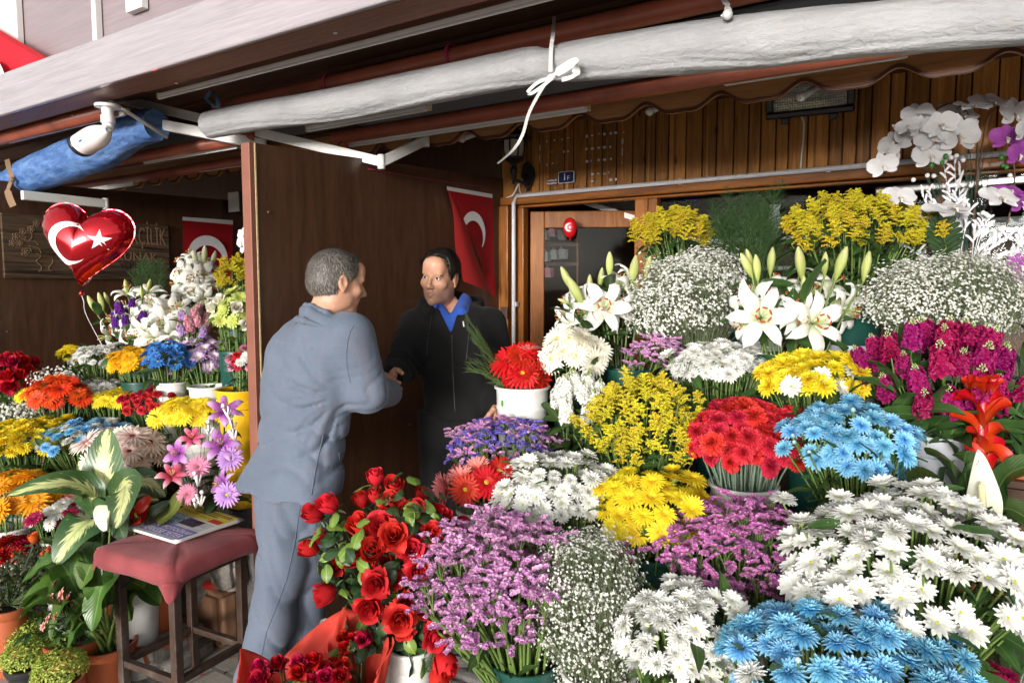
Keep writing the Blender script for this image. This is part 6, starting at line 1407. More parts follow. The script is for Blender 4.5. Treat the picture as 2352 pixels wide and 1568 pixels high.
m = MB(); m.box((XB_ + .05, a.y + .10, a.z), (.14, .20, hh), 0, None, .008); rel(m, lb).obj('case', M_bk, lb, False)
m = MB(); m.box((XB_ + .05, a.y - .004, a.z), (.12, .012, hh * .94), 0, None, .004); rel(m, lb).obj('front', M_whitepl, lb, False)
M_iron = plain('black cast iron', (.010, .010, .012, 1), .35, .2, 30, .08); M_lgl = plain('cream lantern glass', (.50, .46, .36, 1), .35, .05, 20, .02)
ln = thing('wall_lantern', 'black cast iron wall lantern with cream glass beside the shop door', 'lantern', PY(1190, 340, YW - .16)); yl = YW - .16
a = PY(1180, 344, yl); k = (a - CAM).dot(VIEW) / FPX
def lz(py): return PY(1180, py, yl).z
m = MB(); m.lathe([(.0001, lz(290)), (10 * k, lz(293)), (14 * k, lz(300)), (38 * k, lz(314)), (41 * k, lz(317)), (40 * k, lz(321)), (28 * k, lz(323)), (26 * k, lz(325))][::-1], 8, 0, (a.x, a.y, 0)); rel(m, ln).obj('hat', M_iron, ln, False)
m = MB(); m.lathe([(15 * k, lz(364)), (21 * k, lz(360)), (25 * k, lz(345)), (25.5 * k, lz(325))], 24, 0, (a.x, a.y, 0)); rel(m, ln).obj('glass', M_lgl, ln)
for q in range(8):
 an = q * math.pi / 4 + .2; m = MB(); m.tube([Vector((a.x + r * k * math.cos(an), a.y + r * k * math.sin(an), lz(z))) for r, z in ((26.5, 325), (26, 345), (22, 360), (16, 365))], 2.0 * k, 6); rel(m, ln).obj('glazing_bar', M_iron, ln)
m = MB(); m.lathe([(.0001, lz(424)), (4 * k, lz(422)), (4 * k, lz(414)), (6 * k, lz(412)), (5 * k, lz(400)), (8 * k, lz(397)), (8 * k, lz(386)), (5 * k, lz(383)), (7 * k, lz(376)), (18 * k, lz(370)), (24 * k, lz(365)), (24 * k, lz(362))], 16, 0, (a.x, a.y, 0)); rel(m, ln).obj('stem', M_iron, ln)
b = PY(1212, 398, YW - .02)
m = MB(); m.tube(smooth_path([Vector((a.x, a.y, lz(412))), Vector((a.x + .04, a.y + .05, lz(418))), Vector((b.x, YW - .05, lz(400))), Vector((b.x, YW - .01, lz(396)))]), .010, 8); rel(m, ln).obj('bracket', M_iron, ln)
m = MB(); pl = [(-.03, .07), (0, .085), (.035, .05), (.045, 0), (.02, -.06), (0, -.085), (-.02, -.05), (-.04, 0)]; m.prism(pl, 0, .022); m.xf(plane_frame((b.x, YW - .006, lz(398)), (1, 0, 0), (0, 0, 1))); rel(m, ln).obj('wall_plate', M_iron, ln, False)
m = MB(); m.tube(smooth_path([Vector((b.x - .02, YW - .02, lz(400))), PY(1190, 425, YW - .03), PY(1178, 448, YW - .03), PY(1163, 455, YW - .03)]), .005, 6); m.tube(smooth_path([PY(1192, 420, YW - .03), PY(1200, 448, YW - .03), PY(1250, 452, YW - .03)]), .003, 6); rel(m, ln).obj('cable', M_whitepl, ln)
fl_ = thing('floodlight', 'large black framed floodlight with ribbed glass under the scalloped board', 'floodlight', PY(1860, 220, YW - .25))
xa = (PY(1962, 200, YW - .22) - PY(1758, 224, YW - .22)); ya = (PY(1758, 190, YW - .22) - PY(1758, 268, YW - .22)); W_, H_ = xa.length, ya.length * 1.15
Mf = plane_frame(PY(1859, 219, YW - .22), xa, ya + Vector((0, -.03, 0)) * 1.5)
m = MB();
for sx, sy, cx, cy in ((W_, .03, 0, H_ / 2 - .015), (W_, .03, 0, -H_ / 2 + .015), (.03, H_ - .06, W_ / 2 - .015, 0), (.03, H_ - .06, -W_ / 2 + .015, 0)): m.box((cx, cy, 0), (sx, sy, .05), 0, None, .008)
m.xf(Mf); rel(m, fl_).obj('frame', M_iron, fl_, False)
m = MB(); m.box((0, 0, -.07), (W_ * .92, H_ * .9, .10), 0, None, .03); m.xf(Mf); rel(m, fl_).obj('body', M_iron, fl_, False)
def refl():
 n = NT('ribbed reflector'); v = n.coords('Object'); w1 = n.n('ShaderNodeTexVoronoi'); w1.inputs['Scale'].default_value = 95; w1.inputs['Randomness'].default_value = .25; n.l(v, w1.inputs['Vector'])
 f = n.noise(n.coords('Object', (1, 1, 3)), 9, 2); c = n.ramp(f, [(.42, (.20, .19, .15, 1)), (.62, (.62, .57, .38, 1))]); c = n.mix(n.ramp(w1.outputs['Distance'], [(.3, (0, 0, 0, 1)), (.6, (.8, .8, .8, 1))]), c, (.05, .05, .045, 1))
 return n.pbr(c, .3, .3, n.bump(w1.outputs['Distance'], .6, .004), .5, .5)
m = MB(); m.box((0, 0, -.012), (W_ - .055, H_ - .055, .02), 0, None, .004); m.xf(Mf); rel(m, fl_).obj('lens', refl(), fl_, False)
for sx in (-.28, .27):
 m = MB(); m.box((sx * W_, -H_ / 2 - .012, 0), (.035, .028, .03), 0, None, .005); m.xf(Mf); rel(m, fl_).obj('clip', M_iron, fl_, False)
m = MB(); m.tube([PY(1850, 230, YW - .1), PY(1852, 200, YW)], .02, 8); rel(m, fl_).obj('bracket', M_iron, fl_)
m = MB(); m.tube(smooth_path([PY(1838, 262, YW - .16), PY(1846, 282, YW - .08), PY(1845, 320, YW - .03), PY(1841, 355, YW - .03), PY(1838, 400, YW - .03)]), .0045, 6); rel(m, fl_).obj('cable', M_whitepl, fl_)
npn = thing('number_plate', 'small blue house number plate with a white rim on the planks', 'number plate', PY(1301, 408, YW - .012))
a, b = PY(1283, 410, YW - .012), PY(1320, 405, YW - .012); wN = (b - a).length; hN = PY(1300, 394, YW - .012).z - PY(1300, 421, YW - .012).z
Mn = plane_frame((a + b) / 2, (1, 0, 0.0), (0, 0, 1))
def rrect(w_, h_, r, n=5): return [(sx * (w_ / 2 - r) + r * math.cos(t), sy * (h_ / 2 - r) + r * math.sin(t)) for sx, sy, t0 in ((1, 1, 0), (-1, 1, 90), (-1, -1, 180), (1, -1, 270)) for t in [R(t0 + 90 * i / n) for i in range(n + 1)]]
m = MB(); m.prism(rrect(wN, hN, .012), 0, .006); m.xf(Mn); rel(m, npn).obj('rim', M_whitepl, npn, False)
m = MB(); m.prism(rrect(wN * .91, hN * .88, .009), .0062, .0072); m.xf(Mn); rel(m, npn).obj('face', plain('navy enamel', (.010, .018, .095, 1), .3, .08, 20, .02), npn, False)
m = text_mb('1', hN * .86, .0005); m.xf(Matrix.Translation((-wN * .08, 0, .0085))); m.xf(Mn); rel(m, npn).obj('digit', M_whitepl, npn, False)
m = text_mb('F', hN * .52, .0005); m.xf(Matrix.Translation((wN * .14, -hN * .10, .0085))); m.xf(Mn); rel(m, npn).obj('letter', M_whitepl, npn, False)
st_ = thing('sticker', 'tiny worn sticker left of the blue house number', 'sticker', PY(1267, 418, YW - .008))
a, b = PY(1255, 420, YW - .008), PY(1280, 416, YW - .008); Ms = plane_frame((a + b) / 2, (1, 0, 0), (0, 0, 1)); w_ = (b - a).length
m = MB(); m.box((0, 0, 0), (w_, w_ * .55, .002)); m.xf(Ms); rel(m, st_).obj('backing', plain('faded maroon sticker', (.16, .06, .055, 1), .6, .2, 60, 0), st_, False)
m = MB(); rq = random.Random(3)
for rI in range(2):
 for q in range(11): m.box((-w_ * .43 + q * w_ * .086, w_ * (.12 - .25 * rI) + rq.uniform(-.002, .002), .0014), (w_ * rq.uniform(.03, .07), w_ * rq.uniform(.08, .17), .0008))
m.xf(Ms); tag(rel(m, st_).obj('printed_mark', M_whitepl, st_, False), kind='stuff')
M_scrap = plain('torn white paper', (.62, .61, .60, 1), .8, .1, 60, .05)
def z3(x, y): return ((1270 + x * .2126) * .9074, (320 + y * .2126) * .9074)
rq = random.Random(5)
for x, y, w_, h_ in ((1015, 120, 30, 40), (1078, 108, 40, 22), (1160, 92, 30, 10), (1224, 92, 44, 36), (1298, 85, 36, 34), (1358, 76, 46, 34), (1452, 72, 14, 12), (1438, 180, 22, 80), (1436, 300, 16, 90), (1432, 430, 8, 30), (1010, 270, 36, 30), (1078, 265, 44, 34), (1155, 255, 40, 26), (1224, 250, 44, 34), (1296, 245, 20, 34), (1016, 418, 44, 34), (1062, 412, 12, 34), (1155, 402, 40, 30), (1224, 398, 46, 34), (1302, 388, 30, 30), (1082, 570, 40, 34), (1150, 562, 40, 20), (1226, 565, 40, 24), (1276, 550, 8, 30), (1080, 652, 42, 22), (1298, 636, 44, 32), (1360, 632, 24, 34), (455, 260, 16, 80), (452, 380, 12, 110), (540, 180, 24, 26), (630, 165, 40, 24), (720, 155, 20, 30), (790, 140, 50, 12), (594, 308, 26, 10), (742, 302, 26, 30), (790, 298, 30, 24), (540, 458, 24, 24), (606, 440, 26, 26), (650, 435, 10, 12)):
 c = PY(*z3(x, y), YW - .0045); s_ = 3.75 / FPX * .2126 * .9074
 n = 9; pl = [(math.copysign(abs(math.cos(t)) ** .55, math.cos(t)) * w_ * s_ * .52 * rq.uniform(.72, 1.1), math.copysign(abs(math.sin(t)) ** .55, math.sin(t)) * h_ * s_ * .52 * rq.uniform(.72, 1.1)) for t in [2 * math.pi * q / n + .3 for q in range(n)]]
 m = MB(); m.prism(pl, 0, .0012); m.xf(plane_frame(c, (1, 0, 0), (0, 0, 1))); rel(m, sf).obj('paper_scrap', M_scrap, sf, False)
m = MB(); c = PY(1158, 718, YW - .06); m.box(c, (.05, .012, .07), 0, None, .003); rel(m, sf).obj('latch_plate', plain('dark brown plastic', (.05, .02, .012, 1), .5, .1, 20, .02), sf, False)
bl_ = thing('oval_balloon', 'small red oval balloon with a white crescent and star in the doorway', 'balloon', PY(1309, 524, YW + .03)); c = PY(1309, 523, YW + .03); k = (c - CAM).dot(VIEW) / FPX
m = MB(); m.ball((0, 0, 0), 1, 0, 16, 24, (17 * k, 17 * k * .8, 23 * k)); m.tube([Vector((.002, 0, -22 * k)), Vector((.002, 0, -26 * k)), Vector((.003, 0, -29 * k))], [.004, .003, .008], 8); m.xf(Matrix.Translation(c)); rel(m, bl_).obj('skin', plain('red latex', (.45, .006, .012, 1), .3, .05, 10, .01, coat=.3), bl_)
dv = (CAM - c).normalized(); Mb_ = plane_frame(c, RIGHT, (0, 0, 1))
def zb2(x, y): return 17 * k * .8 * math.sqrt(max(0, 1 - (x / (17 * k)) ** 2 - (y / (23 * k)) ** 2)) * 1.04 + .001 + .06 * (abs(x) / .04) ** 2 * .02
m = MB(); o, i = crescent(10 * k, -2.5 * k, 0, .78, .24, 30); i = i[::-1]; K = 3; m.grid(np.array([[(o[a][0] * (1 - q / K) + i[a][0] * q / K, o[a][1] * (1 - q / K) + i[a][1] * q / K, zb2(o[a][0] * (1 - q / K) + i[a][0] * q / K, o[a][1] * (1 - q / K) + i[a][1] * q / K)) for a in range(30)] for q in range(K + 1)])); m.xf(Mb_); rel(m, bl_).obj('crescent', M_flw, bl_)
m = MB(); star_mb(m, 5 * k, 8.5 * k, 0, 0, lambda x, y: zb2(x, y) + .001, math.pi); m.xf(Mb_); rel(m, bl_).obj('star', M_flw, bl_)
rk = thing('wall_rack', 'dim wire rack with gift bags behind the shop door glass', 'rack', PY(1275, 560, YW + .55))
m = MB()
for py in (512, 562, 606): m.bar(PY(1240, py, YW + .58), PY(1330, py, YW + .58), .012, .02)
for px in (1243, 1327): m.bar(PY(px, 490, YW + .6), PY(px, 660, YW + .6), .012, .012)
rel(m, rk).obj('rail', M_soff, rk, False)
M_gb = plain('silver grey gift paper', (.52, .53, .55, 1), .4, .06, 12, .02); M_gp = plain('pink gift paper', (.62, .25, .32, 1), .5, .06, 12, .02)
for i, (px, py, mt, nm) in enumerate(((1253, 540, M_gb, 'silver grey gift bag, first in the upper row behind the door'), (1272, 533, M_gp, 'tall pink gift bag in the upper row behind the door'), (1291, 540, M_gb, 'silver grey gift bag behind the small balloon'), (1256, 590, M_gb, 'silver grey gift bag, left in the lower row behind the door'), (1276, 586, M_gb, 'silver grey gift bag in the middle of the lower row behind the door'), (1294, 584, M_gb, 'silver grey gift bag, right in the lower row behind the door'), (1262, 627, M_gp, 'dim pink gift bag at the bottom behind the door'))):
 g = thing('gift_bag', nm, 'gift bag', PY(px, py, YW + .54), 'gift bags behind the door glass'); c = PY(px, py, YW + .54); w_ = 17 * k
 V = [(-w_ / 2, -.02, 0), (w_ / 2, -.02, 0), (w_ / 2, .02, 0), (-w_ / 2, .02, 0), (-w_ * .5, -.03, w_ * 1.5), (w_ * .5, -.03, w_ * 1.5), (w_ * .5, .03, w_ * 1.5), (-w_ * .5, .03, w_ * 1.5), (-w_ * .5, 0, w_ * .7), (w_ * .46, 0, w_ * .7)]
 m = MB(); m.add(V, [(3, 2, 1, 0), (0, 1, 5, 4), (2, 3, 7, 6), (1, 9, 5), (1, 2, 9), (2, 6, 9), (0, 4, 8), (3, 0, 8), (7, 3, 8)]); m.xf(Matrix.Translation(c - Vector((0, 0, w_ * .7)))); rel(m, g).obj('paper', mt, g, False)
 m = MB(); m.tube(bez(c + Vector((-w_ * .2, -.03, w_ * .75)), c + Vector((0, -.03, w_ * 1.5)), c + Vector((w_ * .2, -.03, w_ * .75)), 7), .0018, 5); rel(m, g).obj('handle', M_flw, g)
bt_ = thing('wrapped_gift', 'white and red wrapped gift standing inside the shop window', 'gift', PY(1508, 605, YW + .25)); c = PY(1508, 605, YW + .25)
m = MB(); m.lathe([(.0001, -.12), (.05, -.12), (.052, -.05), (.045, .06), (.02, .10), (.03, .13)], 16, 0, c); rel(m, bt_).obj('wrap', M_whitepl, bt_); m = MB(); m.lathe([(.0535, -.07), (.054, -.0), (.0515, .0)], 16, 0, c); rel(m, bt_).obj('band', plain('red paper', (.5, .02, .03, 1), .5, .1, 20, .02), bt_)
# ------------------------------------------------------------------ stool with cushion and newspaper
def gp(px, d, z): q = P(px, 1420, d); return Vector((q.x, q.y, z))
LF, LL, LR_, LB = gp(403, 2.478, 0), gp(280, 2.618, 0), gp(557, 2.748, 0), gp(442, 2.888, 0)
sc_ = (LF + LB) / 2; sx_ = (LF - LL).normalized(); sy_ = (LR_ - LF).normalized(); side_l = (LF - LL).length
M_stl = plain('brown rusty square tube', (.060, .036, .026, 1), .5, .35, 16, .2, .25, dirt=((.20, .17, .15, 1), .5)); M_vel = cloth('dusty maroon cloth', (.33, .075, .080, 1), (.17, .028, .034, 1), .9, 900, sheen=.1, fold=.8, bumpk=.45)
sl = thing('stool', 'square metal stool with a padded maroon cloth seat', 'stool', sc_)
rotS = Matrix((sx_, sy_, Vector((0, 0, 1)))).transposed(); ZSEAT = .555
for q in (LF, LL, LR_, LB):
 m = MB(); m.box((q.x, q.y, ZSEAT / 2), (.032, .032, ZSEAT), 0, rotS, .003); rel(m, sl).obj('leg', M_stl, sl, False)
for a, b in ((LF, LL), (LF, LR_), (LR_, LB), (LL, LB)):
 d = (b - a).normalized() * .0165
 m = MB(); m.bar(a + d + Vector((0, 0, .165)), b - d + Vector((0, 0, .165)), .024, .026, 0, .002); rel(m, sl).obj('stretcher', M_stl, sl, False)
 m = MB(); m.bar(a + d + Vector((0, 0, ZSEAT - .015)), b - d + Vector((0, 0, ZSEAT - .015)), .026, .03, 0, .002); rel(m, sl).obj('seat_rail', M_stl, sl, False)
m = MB(); G = []; n = 128; hw = side_l / 2 + .072
for i, (q, z) in enumerate([(.01, .0), (.5, .0), (.85, .0), (.97, .008), (1.005, .025), (1.0, .045), (.96, .066), (.88, .074), (.6, .077), (.3, .078), (.01, .078)]):
 row = []
 for j in range(n):
  a = 2 * math.pi * j / n; e = .22; x = math.copysign(abs(math.cos(a)) ** e, math.cos(a)); y = math.copysign(abs(math.sin(a)) ** e, math.sin(a)); nz = mnoise.noise(Vector((x * q * 4, y * q * 4, i * .5))) * .012 - .005 * (2 <= i <= 8) * (1 - min(1, 3 * abs(mnoise.noise(Vector((x * 3.4, y * 3.4, 2 + i * .12)))))) ** 2
  drop = -.020 * (i in (1, 2, 3, 4)) * (abs(x * y)) ** 3
  row.append(rotS @ Vector((x * hw * q * (1 + nz), y * hw * q * (1 + nz), ZSEAT + z + nz * .6 + drop)))
 G.append(row)
m.grid(np.array(G), 0, True); m.xf(Matrix.Translation(sc_ - sl.location)); cu = m.obj('cushion', M_vel, sl)
for cx, cy, sc2 in ((1, -1, .85), (1, 1, .7), (-1, -1, .4)):
 c = sc_ + rotS @ Vector((cx * hw * .93, cy * hw * .93, ZSEAT + .012)); dn = Vector((0, 0, -.085 * sc2)); e1 = rotS @ Vector((-cx * .085, 0, 0)) * sc2; e2 = rotS @ Vector((0, -cy * .085, 0)) * sc2; outv = rotS @ Vector((cx, cy, 0)).normalized() * .018
 G = [[c + e1 + Vector((0, 0, .006)), c + e1 * .45 + outv * .9 + Vector((0, 0, .006)), c + outv * .3 + Vector((0, 0, .006)), c + e2 * .45 + outv * .9 + Vector((0, 0, .006)), c + e2 + Vector((0, 0, .006))], [c + e1 * .75 + dn * .25, c + e1 * .35 + outv * 1.1 + dn * .45, c - outv * .2 + dn * .5, c + e2 * .35 + outv * 1.1 + dn * .45, c + e2 * .75 + dn * .25], [c + e1 * .4 + dn * .55, c + e1 * .2 + outv + dn * .85, c + dn * .98 + outv * .4, c + e2 * .2 + outv + dn * .85, c + e2 * .4 + dn * .55]]
 m = MB(); m.grid(np.array(G)); rel(m, sl); o = m.obj('cloth_corner', M_vel, sl); md = o.modifiers.new('s', 'SUBSURF'); md.levels = md.render_levels = 2; md = o.modifiers.new('t', 'SOLIDIFY'); md.thickness = .004
ZN = ZSEAT + .084
nL, nF, nR, nB = PZ(263, 1208, ZN), PZ(402.7, 1253, ZN), PZ(559, 1194.7, ZN), PZ(424, 1151, ZN)
def npp(u, v, h=.0):
 p = (nL * (1 - u) + nF * u) * (1 - v) + (nB * (1 - u) + nR * u) * v; return p + Vector((0, 0, h + .006 * math.sin(3 * v + 1.5 * u) * .7 + .004))
nw = thing('newspaper', 'folded newspaper with a yellow advertisement lying on the maroon stool', 'newspaper', (nL + nR) / 2)
def nquad(u0, v0, u1, v1, h, mat, nm, par=None, nn=10):
 m = MB(); m.grid(np.array([[npp(u0 + (u1 - u0) * i / nn, v0 + (v1 - v0) * j / nn, h) for j in range(nn + 1)] for i in range(nn + 1)])); return rel(m, nw).obj(nm, mat, par or nw)
M_np = plain('newsprint', (.66, .655, .62, 1), .8, .04, 12, .03)
for h in (0, .003, .006):
 e = .0 if h > .005 else .012
 o = nquad(0 - e * .3, 0 - e * .5, 1 + e, 1 + e * .3, h, M_np, 'sheet'); md = o.modifiers.new('t', 'SOLIDIFY'); md.thickness = .0015
H0 = .0085
MI = {k: plain('print ' + k, c, .75, v, s_, 0) for k, c, v, s_ in (('yellow', (.62, .50, .05, 1), .06, 8), ('violet', (.17, .15, .36, 1), .15, 20), ('blue', (.16, .34, .56, 1), .1, 20), ('red', (.46, .035, .03, 1), .1, 20), ('white', (.72, .72, .70, 1), .03, 8), ('black', (.03, .03, .04, 1), .2, 20), ('brown', (.22, .09, .05, 1), .4, 40), ('grey', (.34, .35, .38, 1), .35, 60), ('photo dark', (.035, .020, .05, 1), .9, 50), ('photo mix', (.36, .28, .26, 1), .7, 45))}
nquad(.03, .64, .97, .955, H0, MI['yellow'], 'yellow_advert'); nquad(.02, .66, .23, .80, H0 + .0004, MI['photo dark'], 'picture'); nquad(.78, .645, .95, .75, H0 + .0004, MI['red'], 'picture')
nquad(.03, .43, .17, .60, H0, MI['red'], 'red_block'); nquad(.20, .345, .60, .63, H0, MI['blue'], 'masthead'); nquad(.55, .40, .82, .60, H0, MI['photo dark'], 'picture'); nquad(.33, .055, .985, .335, H0, MI['violet'], 'headline_box'); nquad(.03, .10, .30, .38, H0, MI['photo mix'], 'picture'); nquad(.33, .005, .95, .05, H0, MI['grey'], 'picture'); nquad(.02, .12, .11, .2, H0 + .0004, MI['brown'], 'picture'); nquad(.20, .22, .31, .37, H0 + .0004, MI['red'], 'picture'); nquad(.35, .24, .46, .33, H0 + .0004, MI['brown'], 'picture')
def ntext(body, u0, v0, wu, hv_, mat, nm='printed_words', shear=0.0):
 t_ = text_mb(body, 1.0, 0, 0, 'CENTER', shear); V = np.concatenate(t_.V); ex = V[:, 0].max() - V[:, 0].min(); ey = V[:, 1].max() - V[:, 1].min(); cx_, cy_ = (V[:, 0].max() + V[:, 0].min()) / 2, (V[:, 1].max() + V[:, 1].min()) / 2
 t_.V = [np.array([tuple(npp(u0 + (x - cx_) / ex * wu, v0 + (y - cy_) / ey * hv_, H0 + .0010)) for x, y, z in V])]; return rel(t_, nw).obj(nm, mat, nw, False)
ntext('HABER', .395, .565, .36, .085, MI['white']); ntext('KAYSERİ', .395, .445, .36, .095, MI['white']); ntext('O FOTOĞRAF', .71, .255, .50, .10, MI['white']); ntext('HERKESE YETER', .655, .12, .60, .10, MI['white'])
ntext('BAŞKAN', .90, .575, .13, .035, MI['black']); ntext('GÖREVİ', .90, .525, .13, .035, MI['black']); ntext('DEVRALDI', .90, .475, .13, .035, MI['black'])
m = MB(); o_, i_ = crescent(.045, .10, .535); i_ = i_[::-1]; m.grid(np.array([[tuple(npp(x, y, H0 + .001)) for x, y in o_], [tuple(npp(x, y, H0 + .001)) for x, y in i_]])); rel(m, nw).obj('crescent', MI['white'], nw)
def lines(u0, v0, u1, v1, nr, mat, nm, th=.35):
 m = MB(); dv_ = (v1 - v0) / nr; rq = random.Random(nr)
 for r_ in range(nr):
  u = u0
  while u < u1 - .01:
   L_ = rq.uniform(.012, .05); e = min(u1, u + L_); m.grid(np.array([[npp(x, y, H0 + .0010) for y in (v0 + r_ * dv_, v0 + r_ * dv_ + dv_ * th)] for x in (u, e)])); u = e + .008
 tag(rel(m, nw).obj(nm, mat, nw, False), kind='stuff')
lines(.30, .85, .93, .93, 2, MI['black'], 'print_line', .5); lines(.42, .79, .80, .84, 1, MI['black'], 'print_line', .6); lines(.28, .72, .55, .78, 2, MI['black'], 'print_line', .4); lines(.60, .70, .76, .75, 2, MI['black'], 'print_line'); lines(.62, .345, .98, .40, 4, MI['grey'], 'print_line'); lines(.84, .36, .98, .45, 6, MI['grey'], 'print_line'); lines(.03, .02, .29, .10, 6, MI['grey'], 'print_line'); lines(.05, .46, .15, .52, 3, MI['white'], 'print_line', .4)
m = MB(); m.tube(smooth_path([PX(845, 388, XP + .022), PX(980, 411, XP + .022), PX(1120, 430, XP + .022)]), .0016, 5); tag(m.obj('cord', M_pinktie), 'thin cord stretched along the brown partition above the folded flag', 'cord')
bk_ = next(o for o in C.objects if o.get('label') == 'tall white bucket with stickers beside the man in black'); bv = BVHTree_.FromPolygons([tuple(bk_.location + v.co) for v in bk_.data.vertices], [tuple(p.vertices) for p in bk_.data.polygons])
for px, py, rx_, ry_, mt in ((1154, 926, 5, 8, plain('green sticker', (.08, .30, .05, 1), .5, .1, 40, 0)), (1158, 962, 6, 9, plain('yellow sticker', (.62, .52, .06, 1), .5, .1, 40, 0))):
 h_, n_, i_, d_ = bv.ray_cast(CAM, ray(px, py).normalized())
 if h_ is not None:
  m = MB(); kk = 2.7 / FPX; m.prism([(rx_ * kk * math.cos(t), ry_ * kk * math.sin(t)) for t in [2 * math.pi * q / 18 for q in range(18)]], .0004, .0012); m.xf(plane_frame(h_, Vector((0, 0, 1)).cross(n_), Vector((0, 0, 1)))); rel(m, bk_).obj('sticker', mt, bk_, False)
for i, (px, hh, rr_, mt, lb) in enumerate(((1510, .16, .035, M_whitepl, 'white vase on the shelf inside the window, next to the post'), (1600, .12, .05, MATS['pink gift paper'], 'pink pot on the shelf inside the window behind the left golden rod'), (1780, .18, .04, M_gb, 'silver grey vase on the shelf inside the window behind the fern'), (2080, .15, .06, M_whitepl, 'white bowl on the shelf inside the window behind the orchids'), (2210, .2, .04, M_gb, 'silver grey vase on the shelf inside the window at the right'))):
 q = PY(px, 470, YW + .42); o = MB().lathe([(.0001, 0), (rr_ * .7, 0), (rr_ * .75, .006), (rr_, hh * .45), (rr_ * .55, hh * .85), (rr_ * .75, hh), (rr_ * .68, hh), (rr_ * .4, hh * .8), (.0001, hh * .3)], 22).obj('vase', mt); o.location = (q.x, q.y, 1.8705); tag(o, lb, 'vase', 'vases inside the shop window')
q = PY(1545, 455, YW + .42); bunch('artificial_flower_bunch', 'purple artificial flowers inside the window beside the post', 1560, 452, 46, 26, (PY(1560, 452, YW + .42) - CAM).dot(VIEW), [('stock:violet', 1, 1)], 8, 44, base=Vector((q.x, q.y, 1.96)), leaves=16, leaf=.06)
# ================================================================== potted plants, orchids, stones
M_pl = leaf_mat('peace lily leaf', (0.035, 0.085, 0.014, 1), (0.085, 0.165, 0.028, 1), .32, .2, .5, .22)
M_dk = leaf_mat('glossy dark leaf', (0.012, 0.034, 0.010, 1), (0.030, 0.065, 0.018, 1), .22, .1, .6, .1)
M_olive = leaf_mat('olive leaf', (0.09, 0.12, 0.02, 1), (0.17, 0.20, 0.04, 1), .4, .2, .4, .1)
M_dief = leaf_mat('spotted leaf', (0.030, 0.075, 0.022, 1), (0.060, 0.125, 0.038, 1), .35, .15, .5, .05, (0.55, 0.58, 0.25, 1))
M_bas = leaf_mat('basil leaf', (0.25, 0.35, 0.045, 1), (0.44, 0.54, 0.12, 1), .5, .3, .35)
M_rbl = leaf_mat('bronze rose leaf', (0.022, 0.040, 0.014, 1), (0.075, 0.070, 0.030, 1), .4, .15)
M_brom = leaf_mat('strap leaf', (0.018, 0.045, 0.012, 1), (0.05, 0.085, 0.02, 1), .22, .1, .6)
pc('scarlet', (0.45, 0.12, 0.01, 1), (0.52, 0.010, 0.005, 1), (0.52, 0.016, 0.006, 1), veins=.1, rough=.3, spec=.5)
pc('spathe', (0.66, 0.70, 0.48, 1), (0.80, 0.80, 0.75, 1), veins=.08, rough=.45)
pc('redspathe', (0.50, 0.012, 0.012, 1), (0.60, 0.018, 0.018, 1), veins=.05, rough=.15, spec=.6)
pc('coralbloom', (0.72, 0.22, 0.20, 1), (0.80, 0.40, 0.36, 1), veins=.2)
lp_ = lambda t: max(.02, math.sin(math.pi * (.04 + .94 * t) ** .85) ** .8)
wide_ = lambda t: max(.02, math.sin(math.pi * (.05 + .93 * t) ** .72) ** .75)
strp_ = lambda t: max(.03, (.75 + .25 * t) * (1 if t < .72 else 1 - ((t - .72) / .28) ** 1.7))
def blade(pts, W, up, prof=lp_, cup=.22, ns=16, nc=7, wav=.04, ph=0.0):
 """a leaf along a path; `up` is the side its upper face looks to"""
 P_ = smooth_path(pts, max(2, ns // (len(pts) - 1))); k = len(P_); G = []
 for i, p in enumerate(P_):
  t = i / (k - 1); tg = (P_[min(i + 1, k - 1)] - P_[max(i - 1, 0)]).normalized(); s_ = tg.cross(Vector(up)); s_ = s_.normalized() if s_.length > 1e-5 else Vector((1, 0, 0)); u = s_.cross(tg); w_ = W * prof(t)
  G.append([p + s_ * (w_ * .5 * q) + u * (cup * w_ * .5 * (abs(q) ** 1.3) + wav * w_ * math.sin(ph + 11 * t + 2 * q) * abs(q)) for q in [2 * j / (nc - 1) - 1 for j in range(nc)]])
 return np.array(G)
def soil_disc(c, r, t):
 m = MB(); G = [[(r * q * math.cos(a), r * q * math.sin(a), .012 * mnoise.noise(Vector((q * 3 * math.cos(a) * 2, q * 6 * math.sin(a), 1))) ) for a in [2 * math.pi * j / 24 for j in range(24)]] for q in (1, .75, .5, .25, .01)]
 m.grid(np.array(G), 0, True); m.xf(Matrix.Translation(c)); return rel(m, t).obj('soil', M_soil, t)
def potted(name, label, cat, px, py, d, r, style, h=None, floor=0.0, group=None):
 """an Empty with its pot and soil; (px, py) is the rim centre"""
 c = P(px, py, d); h = h or max(.08, c.z - floor); base = c - Vector((0, 0, h)); t = thing(name, label, cat, base, group)
 o = bucket_mb(r, h, style).obj('pot', BM[style], t, True, 40); soil_disc(c - Vector((0, 0, .022)), r * .94, t); return t, c
def addleaf(t, G, mat, name='leaf'):
 m = MB(); m.grid(G); return rel(m, t).obj(name, mat, t)
